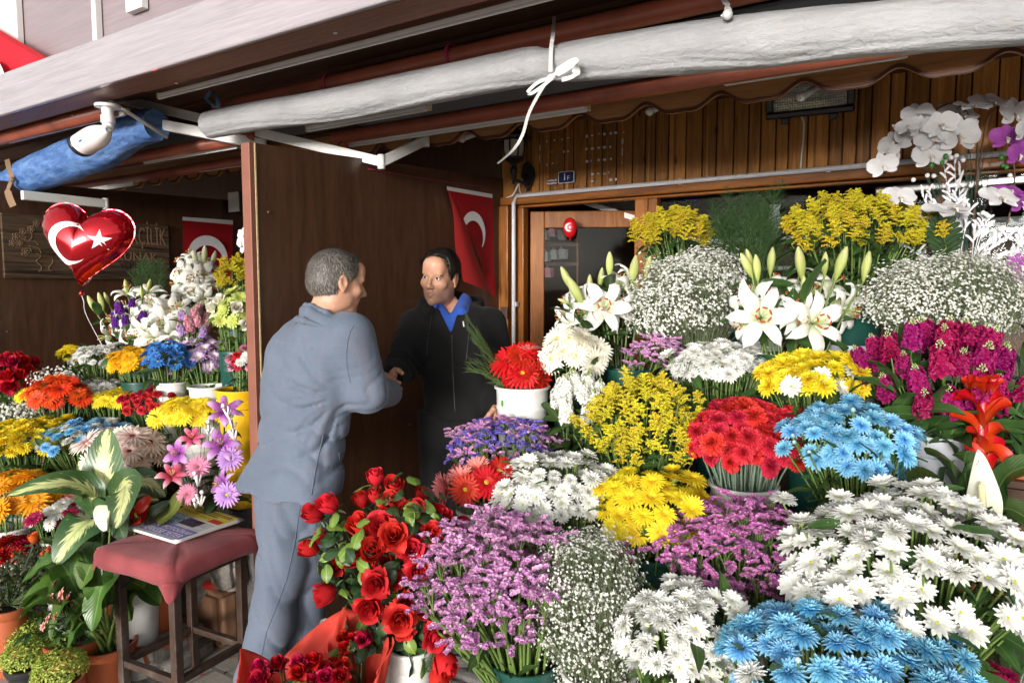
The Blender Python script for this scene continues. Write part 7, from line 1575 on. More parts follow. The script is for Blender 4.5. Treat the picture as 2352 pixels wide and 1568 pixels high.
# --- peace lily left of the stool
t, c = potted('peace_lily', 'broad leaved green peace lily in a terracotta pot left of the stool', 'potted plant', 246, 1474, 2.70, .099, 'terracotta')
rg = random.Random(11); root = c + Vector((.01, 0, -.03))
for (tx, ty, td, bx, by, bd, W) in ((50, 1338, 2.42, 135, 1292, 2.45, 84), (44, 1400, 2.38, 110, 1350, 2.4, 80), (44, 1420, 2.34, 120, 1370, 2.36, 96), (117, 1468, 2.3, 150, 1380, 2.34, 62), (212, 1448, 2.28, 236, 1348, 2.34, 84), (187, 1352, 2.34, 215, 1300, 2.4, 78), (143, 1284, 2.6, 190, 1270, 2.55, 84), (332, 1318, 2.52, 285, 1300, 2.52, 76), (366, 1388, 2.48, 315, 1352, 2.48, 60), (155, 1490, 2.3, 190, 1432, 2.34, 44), (163, 1450, 2.32, 200, 1400, 2.35, 52), (245, 1282, 2.65, 240, 1330, 2.6, 70), (60, 1362, 2.5, 120, 1325, 2.5, 70), (300, 1425, 2.45, 280, 1370, 2.45, 52), (190, 1290, 2.62, 205, 1320, 2.58, 64), (170, 1405, 2.32, 205, 1375, 2.38, 46), (270, 1300, 2.55, 262, 1340, 2.5, 60), (330, 1350, 2.42, 295, 1345, 2.44, 54), (100, 1300, 2.62, 160, 1300, 2.56, 60)):
 td += .22; bd += .20; tip, bend = P(tx, ty, td), P(bx, by, bd); a = root + Vector((rg.uniform(-.03, .03), rg.uniform(-.03, .03), 0)); st0 = a.lerp(bend, .62) + Vector((0, 0, .015)); m = MB(); m.tube(bez(a, a.lerp(st0, .5) + Vector((0, 0, .03)), st0, 6), [.0075, .007, .006, .005, .0045, .004], 7); rel(m, t).obj('stalk', plain('peace lily stalk', (.15, .22, .05, 1), .45, .15, 10, .04), t)
 addleaf(t, blade([st0, bend + Vector((0, 0, .008)), bend.lerp(tip, .55) + Vector((0, 0, .012)), tip], W * td / FPX, (0, -.35, 1), lp_, .3, 16, 7, .05, rg.uniform(0, 6)), M_pl)
for q in range(3): addleaf(t, blade([c + Vector((-.03, -.02, -.02)), c + Vector((-.05, -.03, .01)), c + Vector((-.07 + .02 * q, -.05, .015))], .03, (0, 0, 1)), M_pl)
# --- basil cushions
for px, py, d, r, style, lb in ((20, 1440, 2.84, 50, 'terracotta', 'round light green basil at the left edge, rearmost of the basils'), (60, 1448, 2.74, 50, 'terracotta', 'round light green basil in a terracotta pot, second from the rear'), (62, 1503, 2.6, 50, 'black', 'round light green basil in a black pot'), (128, 1492, 2.66, 52, 'terracotta', 'round light green basil right behind the front one'), (137, 1535, 2.5, 56, 'terracotta', 'round light green basil at the front, next to the tall terracotta pot')):
 c = P(px, py, d); R_ = r * d / FPX; top = c - Vector((0, 0, R_ * .42)); h = max(.07, top.z); rr_ = R_ * .80; t = thing('basil_plant', lb, 'basil', top - Vector((0, 0, h)), 'pot basils')
 bucket_mb(rr_, h, style).obj('pot', BM[style], t, True, 40); soil_disc(top - Vector((0, 0, .015)), rr_ * .93, t)
 lv = MB(); rg = random.Random(int(px)); L = []
 for q in range(3):
  mm = MB(); mm.grid(petal(1, .52, 30, -25, .3, 4, 3, lp_)); L.append(mm)
 for k in range(1500):
  v = Vector((rg.gauss(0, 1), rg.gauss(0, 1), rg.gauss(.35, .8))).normalized()
  if v.z < -.35: continue
  lump = 1 + .10 * mnoise.noise(v * 3.2 + Vector((px, 0, 0))); p = c + Vector((v.x, v.y, v.z * .74)) * R_ * lump * (rg.uniform(.72, 1.02) ** .5) - top + Vector((0, 0, h)); a = rg.uniform(0, 6.28)
  lv.scatter(L[k % 3], [np.array(trs(p, frame(v * .6 + Vector((rg.uniform(-.7, .7), rg.uniform(-.7, .7), .5)), a), .0125 * rg.uniform(.7, 1.3)))])
 tag(lv.obj('foliage', M_bas, t), kind='stuff'); m = MB()
 for k in range(26):
  v = Vector((rg.uniform(-.8, .8), rg.uniform(-.8, .8), .5)); m.tube([Vector((v.x * .02, v.y * .02, h - .02)), Vector((v.x * R_ * .8, v.y * R_ * .8, h + R_ * .5))], .0016, 4, 0, False)
 tag(m.obj('stem_bundle', M_stem, t), kind='stuff')
# --- bronze leaved miniature rose with orange buds
t, c = potted('rose_bush', 'small bronze leaved rose bush with one open orange bud at the left edge', 'potted plant', 22, 1390, 2.7, .065, 'terracotta', .2)
lv = MB(); rg = random.Random(5); L = [round_leaf(rg) for _ in range(3)]; m = MB(); ctr = P(58, 1322, 2.72)
for k in range(60):
 v = Vector((rg.gauss(0, .5), rg.gauss(0, .5), rg.gauss(0, .45))); e = ctr + RZ @ Vector((v.x * .15, v.y * .12, v.z * .14)); m.tube(bez(c, c.lerp(e, .5), e, 5), .0018, 4, 0, False)
 for q in range(7): lv.scatter(L[q % 3], [np.array(trs(c.lerp(e, rg.uniform(.55, 1.05)) + Vector((rg.gauss(0, .012), rg.gauss(0, .012), rg.gauss(0, .012))), frame((rg.uniform(-.8, .8), rg.uniform(-.8, .8), .7), rg.uniform(0, 6)), .03 * rg.uniform(.7, 1.2)))])
tag(rel(lv, t).obj('foliage', M_rbl, t), kind='stuff'); tag(rel(m, t).obj('stem_bundle', M_stemd, t), kind='stuff')
pc('orangebud', (.55, .07, .02, 1), (.72, .14, .03, 1)); hv = H('rosebud:orangebud')
for px, py, s_ in ((80, 1238, 34), (112, 1260, 18), (98, 1268, 14), (30, 1272, 12)): p = P(px, py, 2.66); put('rose_bud', hv[0][0], t, trs(p - t.location - Vector((0, 0, .012)), frame((.1, -.3, 1)), s_ * 2.66 / FPX / 1.4))
B_('dark red double blooms behind the bronze rose bush at the left edge', 30, 1265, 48, 34, 2.85, [('mum:darkrose', 1, 1)], 9, 50, ('black', .06, 'black pot under the dark red double blooms', None), 'chrysanthemum_bunch', leaves=14)
# --- pink cyclamen behind the peace lily
t, c = potted('azalea_plant', 'pink flowering plant in a terracotta pot behind the peace lily', 'potted plant', 168, 1462, 2.66, .095, 'terracotta')
hv = heads('azalea', lambda g: (lambda m: (ring(m, 6, .9, .62, 35, -20, 0, 10, oval, .04, 0, .1, 5, 0, .1, wav=.06, rng=g), ring(m, 5, .6, .5, 60, 20, 0, 10, oval, .04, .03, .1, 4, 0, .1, wav=.06, rng=g), m)[-1])(MB()), [PC['coralbloom']], 3)
rg = random.Random(3); lv = MB(); L = [green_leaf(rg) for _ in range(3)]
for k in range(120): lv.scatter(L[k % 3], [np.array(trs(c + Vector((rg.gauss(0, .07), rg.gauss(0, .06), rg.uniform(0, .16))), frame((rg.uniform(-.8, .8), rg.uniform(-.8, .8), .7), rg.uniform(0, 6)), .05 * rg.uniform(.7, 1.2)))])
tag(rel(lv, t).obj('foliage', M_leaf, t), kind='stuff'); st = MB()
for px, py, d, s_ in ((112, 1420, 2.45, 30), (100, 1438, 2.45, 26), (128, 1416, 2.45, 26), (142, 1366, 2.55, 36), (158, 1372, 2.55, 30), (125, 1345, 2.6, 30), (168, 1385, 2.55, 22), (120, 1372, 2.55, 26)):
 p = P(px, py, d); put('azalea_bloom', hv[rg.randrange(3)][0], t, trs(p - t.location, frame((rg.uniform(-.6, .2), -.8, .3), rg.uniform(0, 6)), s_ * d / FPX / 2)); st.tube(bez(c, c.lerp(p, .5) + Vector((0, 0, .05)), p, 5), .002, 4, 0, False)
tag(rel(st, t).obj('stem_bundle', M_stem, t), kind='stuff')
# --- spotted dieffenbachia
t, c = potted('dieffenbachia', 'dieffenbachia with large cream spotted leaves behind the stool', 'potted plant', 245, 1365, 2.93, .11, 'terracotta')
hub = P(238, 1195, 2.90); m = MB(); m.tube(bez(c - Vector((0, 0, .03)), c.lerp(hub, .5), hub, 7), [.016, .015, .014, .013, .012, .011, .010], 10); rel(m, t).obj('stem', plain('thick pale stem', (.13, .19, .06, 1), .5, .2, 14, .05), t)
for pts, W, up, ph in (([(236, 1195, 2.64), (238, 1150, 2.60), (241, 1065, 2.60), (246, 985, 2.64)], 128, (.53, -.85, .25), 0), ([(232, 1178, 2.62), (195, 1118, 2.52), (110, 1112, 2.42), (20, 1137, 2.36)], 74, (.35, -.65, .75), 1), ([(248, 1180, 2.60), (285, 1118, 2.48), (282, 1150, 2.40), (266, 1212, 2.36)], 88, (.5, -.8, .5), 2), ([(232, 1205, 2.62), (214, 1192, 2.5), (168, 1228, 2.42), (128, 1296, 2.38)], 104, (.45, -.85, .4), 3), ([(255, 1180, 2.66), (300, 1110, 2.66), (345, 1110, 2.68), (380, 1140, 2.7)], 74, (.4, -.7, .7), 4), ([(250, 1195, 2.64), (300, 1175, 2.62), (335, 1150, 2.64), (365, 1148, 2.66)], 60, (0, -.5, .8), 5), ([(236, 1185, 2.7), (205, 1120, 2.76), (190, 1080, 2.8), (180, 1060, 2.84)], 70, (-.4, -.7, .4), 6)):
 addleaf(t, blade([P(q[0], q[1], q[2] + .25) for q in pts], W * 2.72 / FPX, up, wide_, .16, 18, 9, .03, ph), M_dief)
def spathe_flower(t, base, tip, mid, W, mat, upv, spx, M_sp, name='spathe', stalk=None):
 m = MB(); m.grid(blade([base, mid, tip], W, upv, lambda tt: max(.03, math.sin(math.pi * (.06 + .93 * tt) ** .7) ** .85), .42, 14, 9, .02)); rel(m, t).obj(name, mat, t)
 m = MB(); a = base.lerp(mid, .25) + Vector(upv).normalized() * .012; b = a + (tip - base).normalized() * spx; m.tube([a, a.lerp(b, .15), a.lerp(b, .85), b], [spx * .07, spx * .105, spx * .09, spx * .03], 10); o = MB(); bl = blob(); T = []
 for k in range(90):
  u = (k + .5) / 90; an = k * 2.39996; p = a.lerp(b, .06 + .9 * u); tg = (b - a).normalized(); s1 = tg.orthogonal().normalized(); s2 = tg.cross(s1); q = s1 * math.cos(an) + s2 * math.sin(an); T.append(np.array(trs(p + q * spx * .10 * (1 - .3 * u), frame(q), spx * .022)))
 m.scatter(bl, T); rel(m, t).obj('spadix', M_sp, t)
 if stalk is not None: m = MB(); m.tube(bez(stalk, stalk.lerp(base, .5), base, 6), .004, 7); rel(m, t).obj('stalk', M_stem, t)
M_spad = plain('cream spadix', (.66, .62, .36, 1), .7, .1, 60, .2); M_spady = plain('yellow spadix', (.62, .47, .06, 1), .6, .1, 60, .2)
t2_ = thing('spathe_flower', 'white peace lily flower hanging against the spotted leaves', 'flower', P(246, 1300, 2.64), None)
spathe_flower(t2_, P(258, 1162, 2.64), P(246, 1216, 2.58), P(252, 1186, 2.66), 66 * 2.6 / FPX, PC['spathe'], tuple(-FWD_H), .055, M_spad, 'spathe', P(246, 1300, 2.66))
# --- red anthurium
t = thing('anthurium', 'red anthurium flower with a yellow spadix behind the newspaper', 'flower', P(310, 1340, 2.8))
spathe_flower(t, P(310, 1172, 2.74), P(322, 1200, 2.66), P(316, 1182, 2.78), 66 * 2.7 / FPX, PC['redspathe'], tuple(-FWD_H + Vector((0, 0, .5))), .05, M_spady, 'spathe', P(310, 1340, 2.8))
m = MB(); m.grid(blade([P(314, 1176, 2.72), P(332, 1155, 2.72), P(343, 1138, 2.74)], 26 * 2.7 / FPX, tuple(-FWD_H), lp_, .4)); rel(m, t).obj('spathe_lobe', PC['redspathe'], t); m = MB(); m.grid(blade([P(310, 1174, 2.72), P(292, 1185, 2.72), P(284, 1190, 2.74)], 22 * 2.7 / FPX, tuple(-FWD_H), lp_, .4)); rel(m, t).obj('spathe_lobe', PC['redspathe'], t)
for q, (a, b, c_, W) in enumerate((((300, 1215, 2.75), (270, 1190, 2.7), (286, 1240, 2.66), 70), ((330, 1200, 2.8), (390, 1180, 2.76), (418, 1122, 2.8), 66), ((320, 1210, 2.78), (350, 1180, 2.76), (390, 1150, 2.8), 60))):
 addleaf(t, blade([P(*a), P(*b), P(*c_)], W * 2.75 / FPX, (0, -.6, .8), wide_, .2), M_olive if q == 1 else M_dk)
bucket(P(312, 1345, 2.82), .09, P(312, 1345, 2.82).z, 'white', 'white pot hidden behind the peace lily with the anthurium', 'flower pot')
# --- dark leaved plant in the terracotta pot seen between the stool legs
t, c = potted('rubber_plant', 'dark leaved plant in a terracotta pot seen between the stool legs', 'potted plant', 356, 1340, 2.92, .105, 'terracotta', .19)
for q, (a, b, c_, W) in enumerate((((350, 1330, 2.9), (382, 1270, 2.82), (394, 1352, 2.76), 62), ((345, 1330, 2.9), (330, 1290, 2.85), (345, 1310, 2.8), 54), ((350, 1335, 2.92), (410, 1300, 2.95), (430, 1330, 2.98), 56), ((340, 1338, 2.9), (318, 1330, 2.85), (322, 1392, 2.8), 46), ((352, 1330, 2.94), (360, 1260, 2.98), (350, 1230, 3.0), 60))):
 addleaf(t, blade([P(*a), P(*b), P(*c_)], W * 2.85 / FPX, (0, -.6, .8), wide_, .2), M_dk)
# --- stones, pavers and a brick behind the stool
def rockmat(name, a, b, sc=14):
 n = NT(name); v = n.coords('Object'); f = n.noise(v, sc, 7, .7); return n.pbr(n.ramp(f, [(.32, a), (.66, b)]), .92, 0, n.bump(n.noise(v, sc * 3, 6, .7), .7, .012), .2)
M_rock = rockmat('rough grey stone', (.13, .12, .11, 1), (.34, .31, .27, 1)); M_conc = rockmat('grey concrete', (.17, .155, .14, 1), (.27, .25, .23, 1), 20); M_slate = rockmat('dark slate', (.05, .047, .045, 1), (.15, .14, .135, 1), 10); M_brick = wood('brown wooden block', (.20, .095, .05, 1), (.30, .17, .10, 1), 'z', 9, .7)
def stone(label, c, size, mat, yaw, seed, bev=.012, rough_=.006, name='stone', cat='stone', group=None, sub=3, tilt=0.0):
 bm = bmesh.new(); bmesh.ops.create_cube(bm, size=1);
 for v in bm.verts: v.co = Vector((v.co.x * size[0], v.co.y * size[1], v.co.z * size[2]))
 bmesh.ops.bevel(bm, geom=list(bm.edges), offset=bev, segments=2, affect='EDGES'); bmesh.ops.subdivide_edges(bm, edges=list(bm.edges), cuts=sub, use_grid_fill=True)
 for v in bm.verts: v.co += v.normal * 0 + Vector((mnoise.noise(v.co * 22 + Vector((seed, 0, 0))), mnoise.noise(v.co * 22 + Vector((0, seed, 0))), mnoise.noise(v.co * 22 + Vector((0, 0, seed))))) * rough_
 me = bpy.data.meshes.new(name); bm.to_mesh(me); bm.free(); me.materials.append(mat); [setattr(p, 'use_smooth', True) for p in me.polygons]; o = bpy.data.objects.new(name, me); C.objects.link(o); o.location = c; o.rotation_euler = (tilt, 0, yaw); return tag(o, label, cat, group)
ya = math.atan2(sx_.y, sx_.x)
def flr(px, py_bottom, z=0): return PZ(px, py_bottom, z)
q = PZ(368, 1475, .0); zt0 = P(356, 1340, 2.92).z - .19
stone('grey concrete paver under the terracotta pot, upper of two', (P(356, 1340, 2.92).x, P(356, 1340, 2.92).y, zt0 - .0375), (.30, .24, .072), M_conc, ya, 1, .008, .003, 'paver', 'paver')
stone('grey concrete paver under the terracotta pot, lower of two', (P(356, 1340, 2.92).x + .02, P(356, 1340, 2.92).y + .01, (zt0 - .076) / 2), (.32, .26, zt0 - .080), M_conc, ya + .06, 2, .008, .003, 'paver', 'paver')
b_ = PZ(472, 1492, 0) + FWD_H * .10
stone('upright brown block with rounded corners behind the stool', (b_.x, b_.y, .125), (.24, .12, .25), M_brick, ya - .1, 4, .02, .002, 'block', 'block')
stone('flat red box lying on the brown block behind the stool', (b_.x + .05, b_.y + .03, .272), (.17, .11, .035), plain('red plastic', (.42, .03, .02, 1), .4, .08, 10, .02), ya + .5, 5, .006, .0005, 'box', 'box', None, 1)
cb = P(525, 1300, 3.06); stone('rough pale stone slab behind the right leg of the stool', cb, (.13, .12, .19), M_rock, ya + .3, 6, .02, .014, 'stone', 'stone', None, 3, .15)
stone('rough brown stone behind the stool, above the red box', P(468, 1325, 3.12), (.17, .12, .20), M_rock, ya + 1.0, 7, .02, .016, 'stone', 'stone', None, 3, -.3)
stone('dark slab leaning behind the stool above the rough stones', P(470, 1262, 3.22), (.22, .06, .24), M_slate, ya + .2, 8, .012, .006, 'stone', 'stone', None, 3, -.2)
sup = P(500, 1385, 3.16); stone('low stone wall carrying the rough stones behind the stool', (-2.71, 2.065, .299), (.62, .30, .598), M_slate, 0, 9, .015, .010, 'low_wall', 'low wall', None, 7)
pr = PZ(352, 1530, 0); bucket((pr.x, pr.y + .02, .15), .13, .15, 'terracotta', 'low reddish terracotta bowl on the paving between the stool legs', 'flower pot')
for k, (dx, dy, z, s_, yw) in enumerate(((0, 0, .045, (.30, .22, .085), .2), (.01, .01, .135, (.27, .21, .08), -.25), (-.02, 0, .22, (.28, .2, .075), .35), (.01, -.01, .30, (.25, .2, .075), 0.0), (-.01, .01, .38, (.27, .19, .07), .5), (.0, 0, .45, (.24, .18, .06), .1))):
 q = P(1092, 1530, 2.32); stone(('lowest', 'second', 'third', 'fourth', 'fifth', 'topmost')[k] + ' dark stone of the stack between roses and statice', (q.x + dx, q.y + dy, z), s_, M_slate, yw, 20 + k, .02, .010, 'stone', 'stone', 'stacked dark stones')
rq = random.Random(2); m = MB()
for k in range(60):
 q = PZ(rq.uniform(180, 620), rq.uniform(1480, 1566), .004); m.grid(Matrix_apply(petal(1, .5, 5, -12, .2, 3, 3, lp_), trs(q, Matrix.Rotation(rq.uniform(0, 6), 3, 'Z'), rq.uniform(.01, .03))), k % 3)
tag(m.obj('fallen_leaves', [M_leafl, M_brick, PC['darkrose']]), 'small fallen leaves and petals scattered on the paving under the stool', 'litter', kind='stuff')
# ------------------------------------------------------------------ right side: bromeliad, white spathe, dark leaves
t, c = potted('bromeliad', 'bromeliad with a scarlet star shaped spike at the right', 'potted plant', 2245, 1262, 2.0, .085, 'terracotta', .2)
def pr2(px, py, d=2.0): return P(px, py, d)
for k, (sy, tips) in enumerate(((1180, ()), (1085, ((2206, 1030), (2300, 1010))), (1030, ((2330, 1075), (2215, 1000))), (1000, ((2166, 962), (2320, 1000), (2255, 1040))), (965, ((2190, 915), (2338, 935))), (935, ((2168, 925), (2318, 920))), (905, ((2222, 885), (2300, 885), (2262, 868))))):
 for (tx, ty) in tips:
  a = pr2(2250, sy + 18); tip = pr2(2252 + (tx - 2252) * .85, ty - 8, 1.94 + .05 * (k % 2)); mid = a.lerp(tip, .45) + Vector((0, 0, .030)) - FWD_H * .015; addleaf(t, blade([a, mid, tip], 40 * 2.0 / FPX, (0, -.5, .8), strp_, .5, 10, 5), PC['scarlet'], 'bract')
m = MB(); m.tube([c, pr2(2248, 1150), pr2(2252, 1000), pr2(2258, 900), pr2(2262, 872)], [.016, .014, .019, .017, .006], 12); rel(m, t).obj('flower_spike', PC['scarlet'], t)
for dx, W in ((-1, 40), (1, 40), (-.4, 46), (.5, 44)):
 a = pr2(2252 + dx * 12, 905); addleaf(t, blade([a, pr2(2254 + dx * 26, 880, 1.96), pr2(2256 + dx * 22, 866, 1.96)], W * 2 / FPX, (dx, -1, .2), strp_, .5, 8, 5), PC['scarlet'], 'bract')
for pts, W in (([(2240, 1250), (2190, 1170), (2130, 1100), (2085, 1105)], 62), ([(2240, 1250), (2210, 1130), (2160, 1060), (2128, 1042)], 60), ([(2240, 1255), (2190, 1205), (2120, 1185), (2072, 1212)], 48), ([(2250, 1250), (2300, 1170), (2360, 1190), (2400, 1230)], 60), ([(2250, 1250), (2290, 1215), (2370, 1180), (2440, 1190)], 50), ([(2250, 1245), (2290, 1130), (2330, 1080), (2420, 1060)], 62), ([(2250, 1255), (2320, 1260), (2370, 1275), (2420, 1320)], 56), ([(2240, 1250), (2225, 1150), (2215, 1070), (2220, 1035)], 56), ([(2245, 1260), (2200, 1230), (2150, 1232), (2110, 1262)], 40)):
 addleaf(t, blade([pr2(x, y, 2.0 - .05 * i) for i, (x, y) in enumerate(pts)], W * 2 / FPX, (0, -.6, .8), strp_, .35, 16, 7, .02), M_brom)
t = thing('spathe_flower', 'large white spathe flower with a cream spadix in front of the bromeliad', 'flower', P(2250, 1300, 1.86))
spathe_flower(t, P(2252, 1206, 1.86), P(2246, 1032, 1.86), P(2250, 1135, 1.90), 84 * 1.84 / FPX, PC['spathe'], tuple(-FWD_H - RIGHT * .1), .10, M_spad, 'spathe', P(2255, 1330, 1.9))
for pts, W, mt in (([(2300, 1330), (2320, 1290), (2352, 1300), (2400, 1330)], 76, M_olive), ([(2290, 1350), (2330, 1340), (2380, 1350), (2450, 1400)], 64, M_dk), ([(2270, 1320), (2290, 1290), (2330, 1310), (2350, 1380)], 50, M_dk)): addleaf(t, blade([P(x, y, 1.86) for x, y in pts], W * 1.86 / FPX, (0, -.6, .8), wide_, .15), mt)
t, c = potted('croton_plant', 'dark foliage plant with speckled leaves at the right edge beside the bromeliad', 'potted plant', 2345, 1060, 2.3, .10, 'terracotta', .3)
for pts, W, mt in (([(2340, 1060), (2310, 1085), (2290, 1060), (2262, 1090)], 34, M_dk), ([(2345, 1050), (2330, 950), (2310, 900), (2285, 905)], 44, M_dk), ([(2345, 1050), (2350, 900), (2330, 820), (2300, 800)], 50, M_dk), ([(2345, 1050), (2380, 940), (2352, 880), (2320, 870)], 56, M_dk), ([(2345, 1050), (2300, 990), (2280, 985), (2262, 1000)], 30, M_brom), ([(2345, 1050), (2390, 1000), (2420, 1020), (2460, 1060)], 54, M_dief), ([(2345, 1050), (2370, 800), (2360, 760), (2330, 740)], 44, M_dk), ([(2345, 1055), (2310, 1030), (2290, 1040), (2270, 1060)], 36, M_dk)):
 addleaf(t, blade([P(x, y, 2.3 - .05 * i) for i, (x, y) in enumerate(pts)], W * 2.2 / FPX, (0, -.6, .8), wide_, .2), mt)
# ------------------------------------------------------------------ artificial orchids and white twigs before the window
ob = P(2215, 745, 2.75); t = thing('orchid_arrangement', 'tall arching spray of artificial white orchids with green blades and white twigs', 'flower arrangement', ob, None); hv = H('orchid:orchidwhite'); hp = H('orchid:orchidpurple'); rg = random.Random(31)
def upright(n, roll=0.0):
 z = Vector(n).normalized(); y = (Vector((0, 0, 1)) - z * z.z).normalized(); x = y.cross(z); return Matrix((x, y, z)).transposed() @ Matrix.Rotation(roll, 3, 'Z')
def orch(hv, px, py, d, s_, dx, dz, roll=0.0): n = -FWD_H + RIGHT * dx + Vector((0, 0, dz)); put('orchid_bloom', hv[rg.randrange(4)][0], t, trs(P(px, py, d) - t.location, upright(n, roll), s_ * d / FPX / 1.8))
for px, py, s_, dx, dz, ro in ((2028, 382, 62, -.2, .1, .3), (2044, 368, 54, .5, -.2, .5), (2040, 345, 44, -.8, .3, -.4), (2058, 330, 64, -.5, .2, .4), (2066, 308, 54, .6, .2, .8), (2086, 290, 50, -.9, .6, .2), (2108, 266, 66, -.2, .3, .2), (2112, 292, 52, .3, -.4, .3), (2145, 266, 60, 0, 2.2, 0), (2204, 264, 90, .2, .9, 0), (2160, 288, 72, -.3, .3, .3), (2140, 316, 66, -.5, .2, .4), (2200, 312, 100, .15, .1, .05), (2138, 358, 74, -.2, 0, .1), (2232, 246, 70, 0, 1.8, 0), (2272, 236, 84, .1, 1.2, .2), (2330, 262, 78, .2, .1, 0), (2352, 300, 60, .4, -.1, .2), (2296, 456, 84, .1, .9, 0), (2180, 484, 104, 0, 2.0, .3), (2065, 545 - 90, 70, 0, .6, 0)): orch(hv, px, py, 2.62 + rg.uniform(-.06, .06), s_, dx, dz, ro)
for px, py, s_, dx, dz in ((2312, 318, 66, -.2, .2), (2340, 356, 64, .2, -.2), (2318, 440, 60, 0, 1.2), (2345, 466, 66, .3, .2), (2344, 612, 62, 0, .3), (2350, 640, 50, 0, 0)): orch(hp, px, py, 2.66, s_, dx, dz)
M_orst = plain('brown orchid stalk', (.09, .05, .03, 1), .6, .2, 20, .05)
for pts in ([(2215, 745), (2230, 560), (2245, 330), (2200, 240), (2130, 262), (2080, 295), (2050, 345), (2030, 400)], [(2215, 745), (2235, 520), (2262, 300), (2300, 240), (2350, 250)], [(2218, 745), (2240, 600), (2260, 480), (2290, 462)], [(2212, 745), (2190, 620), (2180, 520), (2175, 490)], [(2220, 745), (2300, 560), (2330, 420), (2320, 330)]):
 m = MB(); m.tube(smooth_path([P(x, y, 2.68) for x, y in pts]), .0035, 6); rel(m, t).obj('stalk', M_orst, t)
M_ob = plain('green orchid bud', (.03, .16, .02, 1), .35, .15, 20, .02)
for px, py, r in ((2027, 384, 6), (2023, 396, 5), (2172, 360, 6), (2140, 380, 5.5), (2164, 374, 5), (2300, 362, 6), (2312, 384, 5), (2304, 380, 4)): m = MB(); m.ball(P(px, py, 2.58), r * 2.6 / FPX, 0, 7, 9, (1, 1, 1.2)); rel(m, t).obj('bud', M_ob, t)
m = MB()
for k in range(58):
 a = ob + Vector((rg.uniform(-.04, .04), rg.uniform(-.04, .04), 0)); tx = rg.choice([rg.uniform(2195, 2300), rg.uniform(2195, 2270), rg.uniform(2095, 2160)]); e = P(tx, rg.uniform(300, 420), 2.72); m.tube(bez(a, a.lerp(e, .6) + Vector((0, 0, .1)), e, 6), [.0022, .002, .0018, .0014, .001, .0004], 4, 0, False)
tag(rel(m, t).obj('grass_blade', plain('dark blade green', (.02, .06, .03, 1), .45, .2, 10, 0), t), kind='stuff')
m = MB(); pal = blade([P(2172, 618, 2.6), P(2168, 570, 2.58), P(2165, 500, 2.6)], .13, tuple(-FWD_H), wide_, .1, 20, 9)
for k in range(9):
 for s_ in (-1, 1):
  u = k / 9; a = P(2170, 615, 2.6).lerp(P(2165, 500, 2.6), u); e = a + RIGHT * s_ * .075 * math.sin(math.pi * (.15 + .8 * u)) + Vector((0, 0, .045)); m.grid(blade([a, a.lerp(e, .5) + Vector((0, 0, .006)), e], .022, tuple(-FWD_H), strp_, .2, 8, 5))
rel(m, t).obj('palm_leaf', M_dk, t)
rq = random.Random(8); M_wt = plain('white flocked twig', (.66, .66, .68, 1), .75, .06, 30, .05)
for gi, (bx, by, tips) in enumerate((((2200, 620), None, [(2168, 380), (2192, 360), (2205, 372), (2180, 430), (2195, 452), (2215, 440), (2150, 470), (2228, 470), (2205, 500)]), ((2190, 640), None, [(2115, 440), (2100, 470), (2130, 425), (2090, 500), (2120, 540), (2070, 560), (2100, 580), (2135, 520)]), ((2230, 620), None, [(2260, 495), (2270, 500), (2240, 520), (2300, 530), (2290, 560), (2320, 545), (2265, 560), (2250, 590), (2330, 580), (2285, 600)]), ((2330, 620), None, [(2352, 520), (2345, 545), (2335, 580), (2360, 570), (2320, 590)]))):
 (bx, by) = (bx, by) if not isinstance(bx, tuple) else bx
 m = MB(); a = P(bx, by, 2.7)
 for tx, ty in tips:
  e = P(tx, ty, 2.64 + rq.uniform(-.04, .04)); pts = bez(a, a.lerp(e, .6) + Vector((0, 0, .03)), e, 7); m.tube(pts, [.0022, .002, .0018, .0016, .0014, .0012, .001], 5)
  d = (e - a).normalized()
  for k in range(7):
   p = pts[3].lerp(pts[6], k / 7); q = p + (d * .7 + RIGHT * rq.uniform(-.9, .9) + FWD_H * rq.uniform(-.4, .4)).normalized() * rq.uniform(.028, .05); m.grid(blade([p, p.lerp(q, .5) + Vector((0, 0, .004)), q], .010, tuple(-FWD_H), strp_, .2, 6, 3))
 rel(m, t).obj('white_twig', M_wt, t)
M_wb = plain('white bead', (.74, .72, .73, 1), .35, .03, 20, 0)
for px, py in ((2185, 362), (2197, 358), (2212, 368), (2130, 403), (2145, 404), (2098, 413), (2212, 425), (2230, 426), (2261, 425), (2258, 489), (2265, 492), (2270, 496), (2298, 527), (2322, 547), (2334, 525), (2320, 403)):
 m = MB(); m.ball(P(px, py, 2.6), 5.2 * 2.6 / FPX, 0, 7, 9); rel(m, t).obj('bead', M_wb, t)
bucket(ob, .10, ob.z - ground_under(ob.x, ob.y), 'white', 'white bucket under the arching artificial orchids')
c = P(590, 540, 3.0)
vs_ = thing('white_vase', 'white bulbous vase with white orchids peeping out left of the partition edge', 'vase', c - Vector((0, 0, .2)))
m = MB(); m.lathe([(.0001, -.16), (.05, -.15), (.08, -.09), (.085, -.02), (.07, .04), (.045, .08), (.05, .11), (.046, .11), (.0001, .0)], 24, 0, c + Vector((.02, 0.05, .03))); rel(m, vs_).obj('body', M_cam, vs_)
for px, py, s_ in ((560, 540, 34), (556, 558, 30), (578, 505, 40), (588, 640, 44), (560, 575, 20)): put('orchid_bloom', hv[rg.randrange(4)][0], vs_, trs(P(px, py, 2.95) - vs_.location, upright(-FWD_H - RIGHT * .5), s_ * 2.95 / FPX / 1.8))
t = thing('leafy_plant', 'dark leafy plant at the bottom right corner below the white daisies', 'potted plant', P(2330, 1640, 1.8)); rg = random.Random(9)
bucket_mb(.09, .2, 'black').obj('pot', M_bk, t, True, 40).location = (0, 0, -.2)
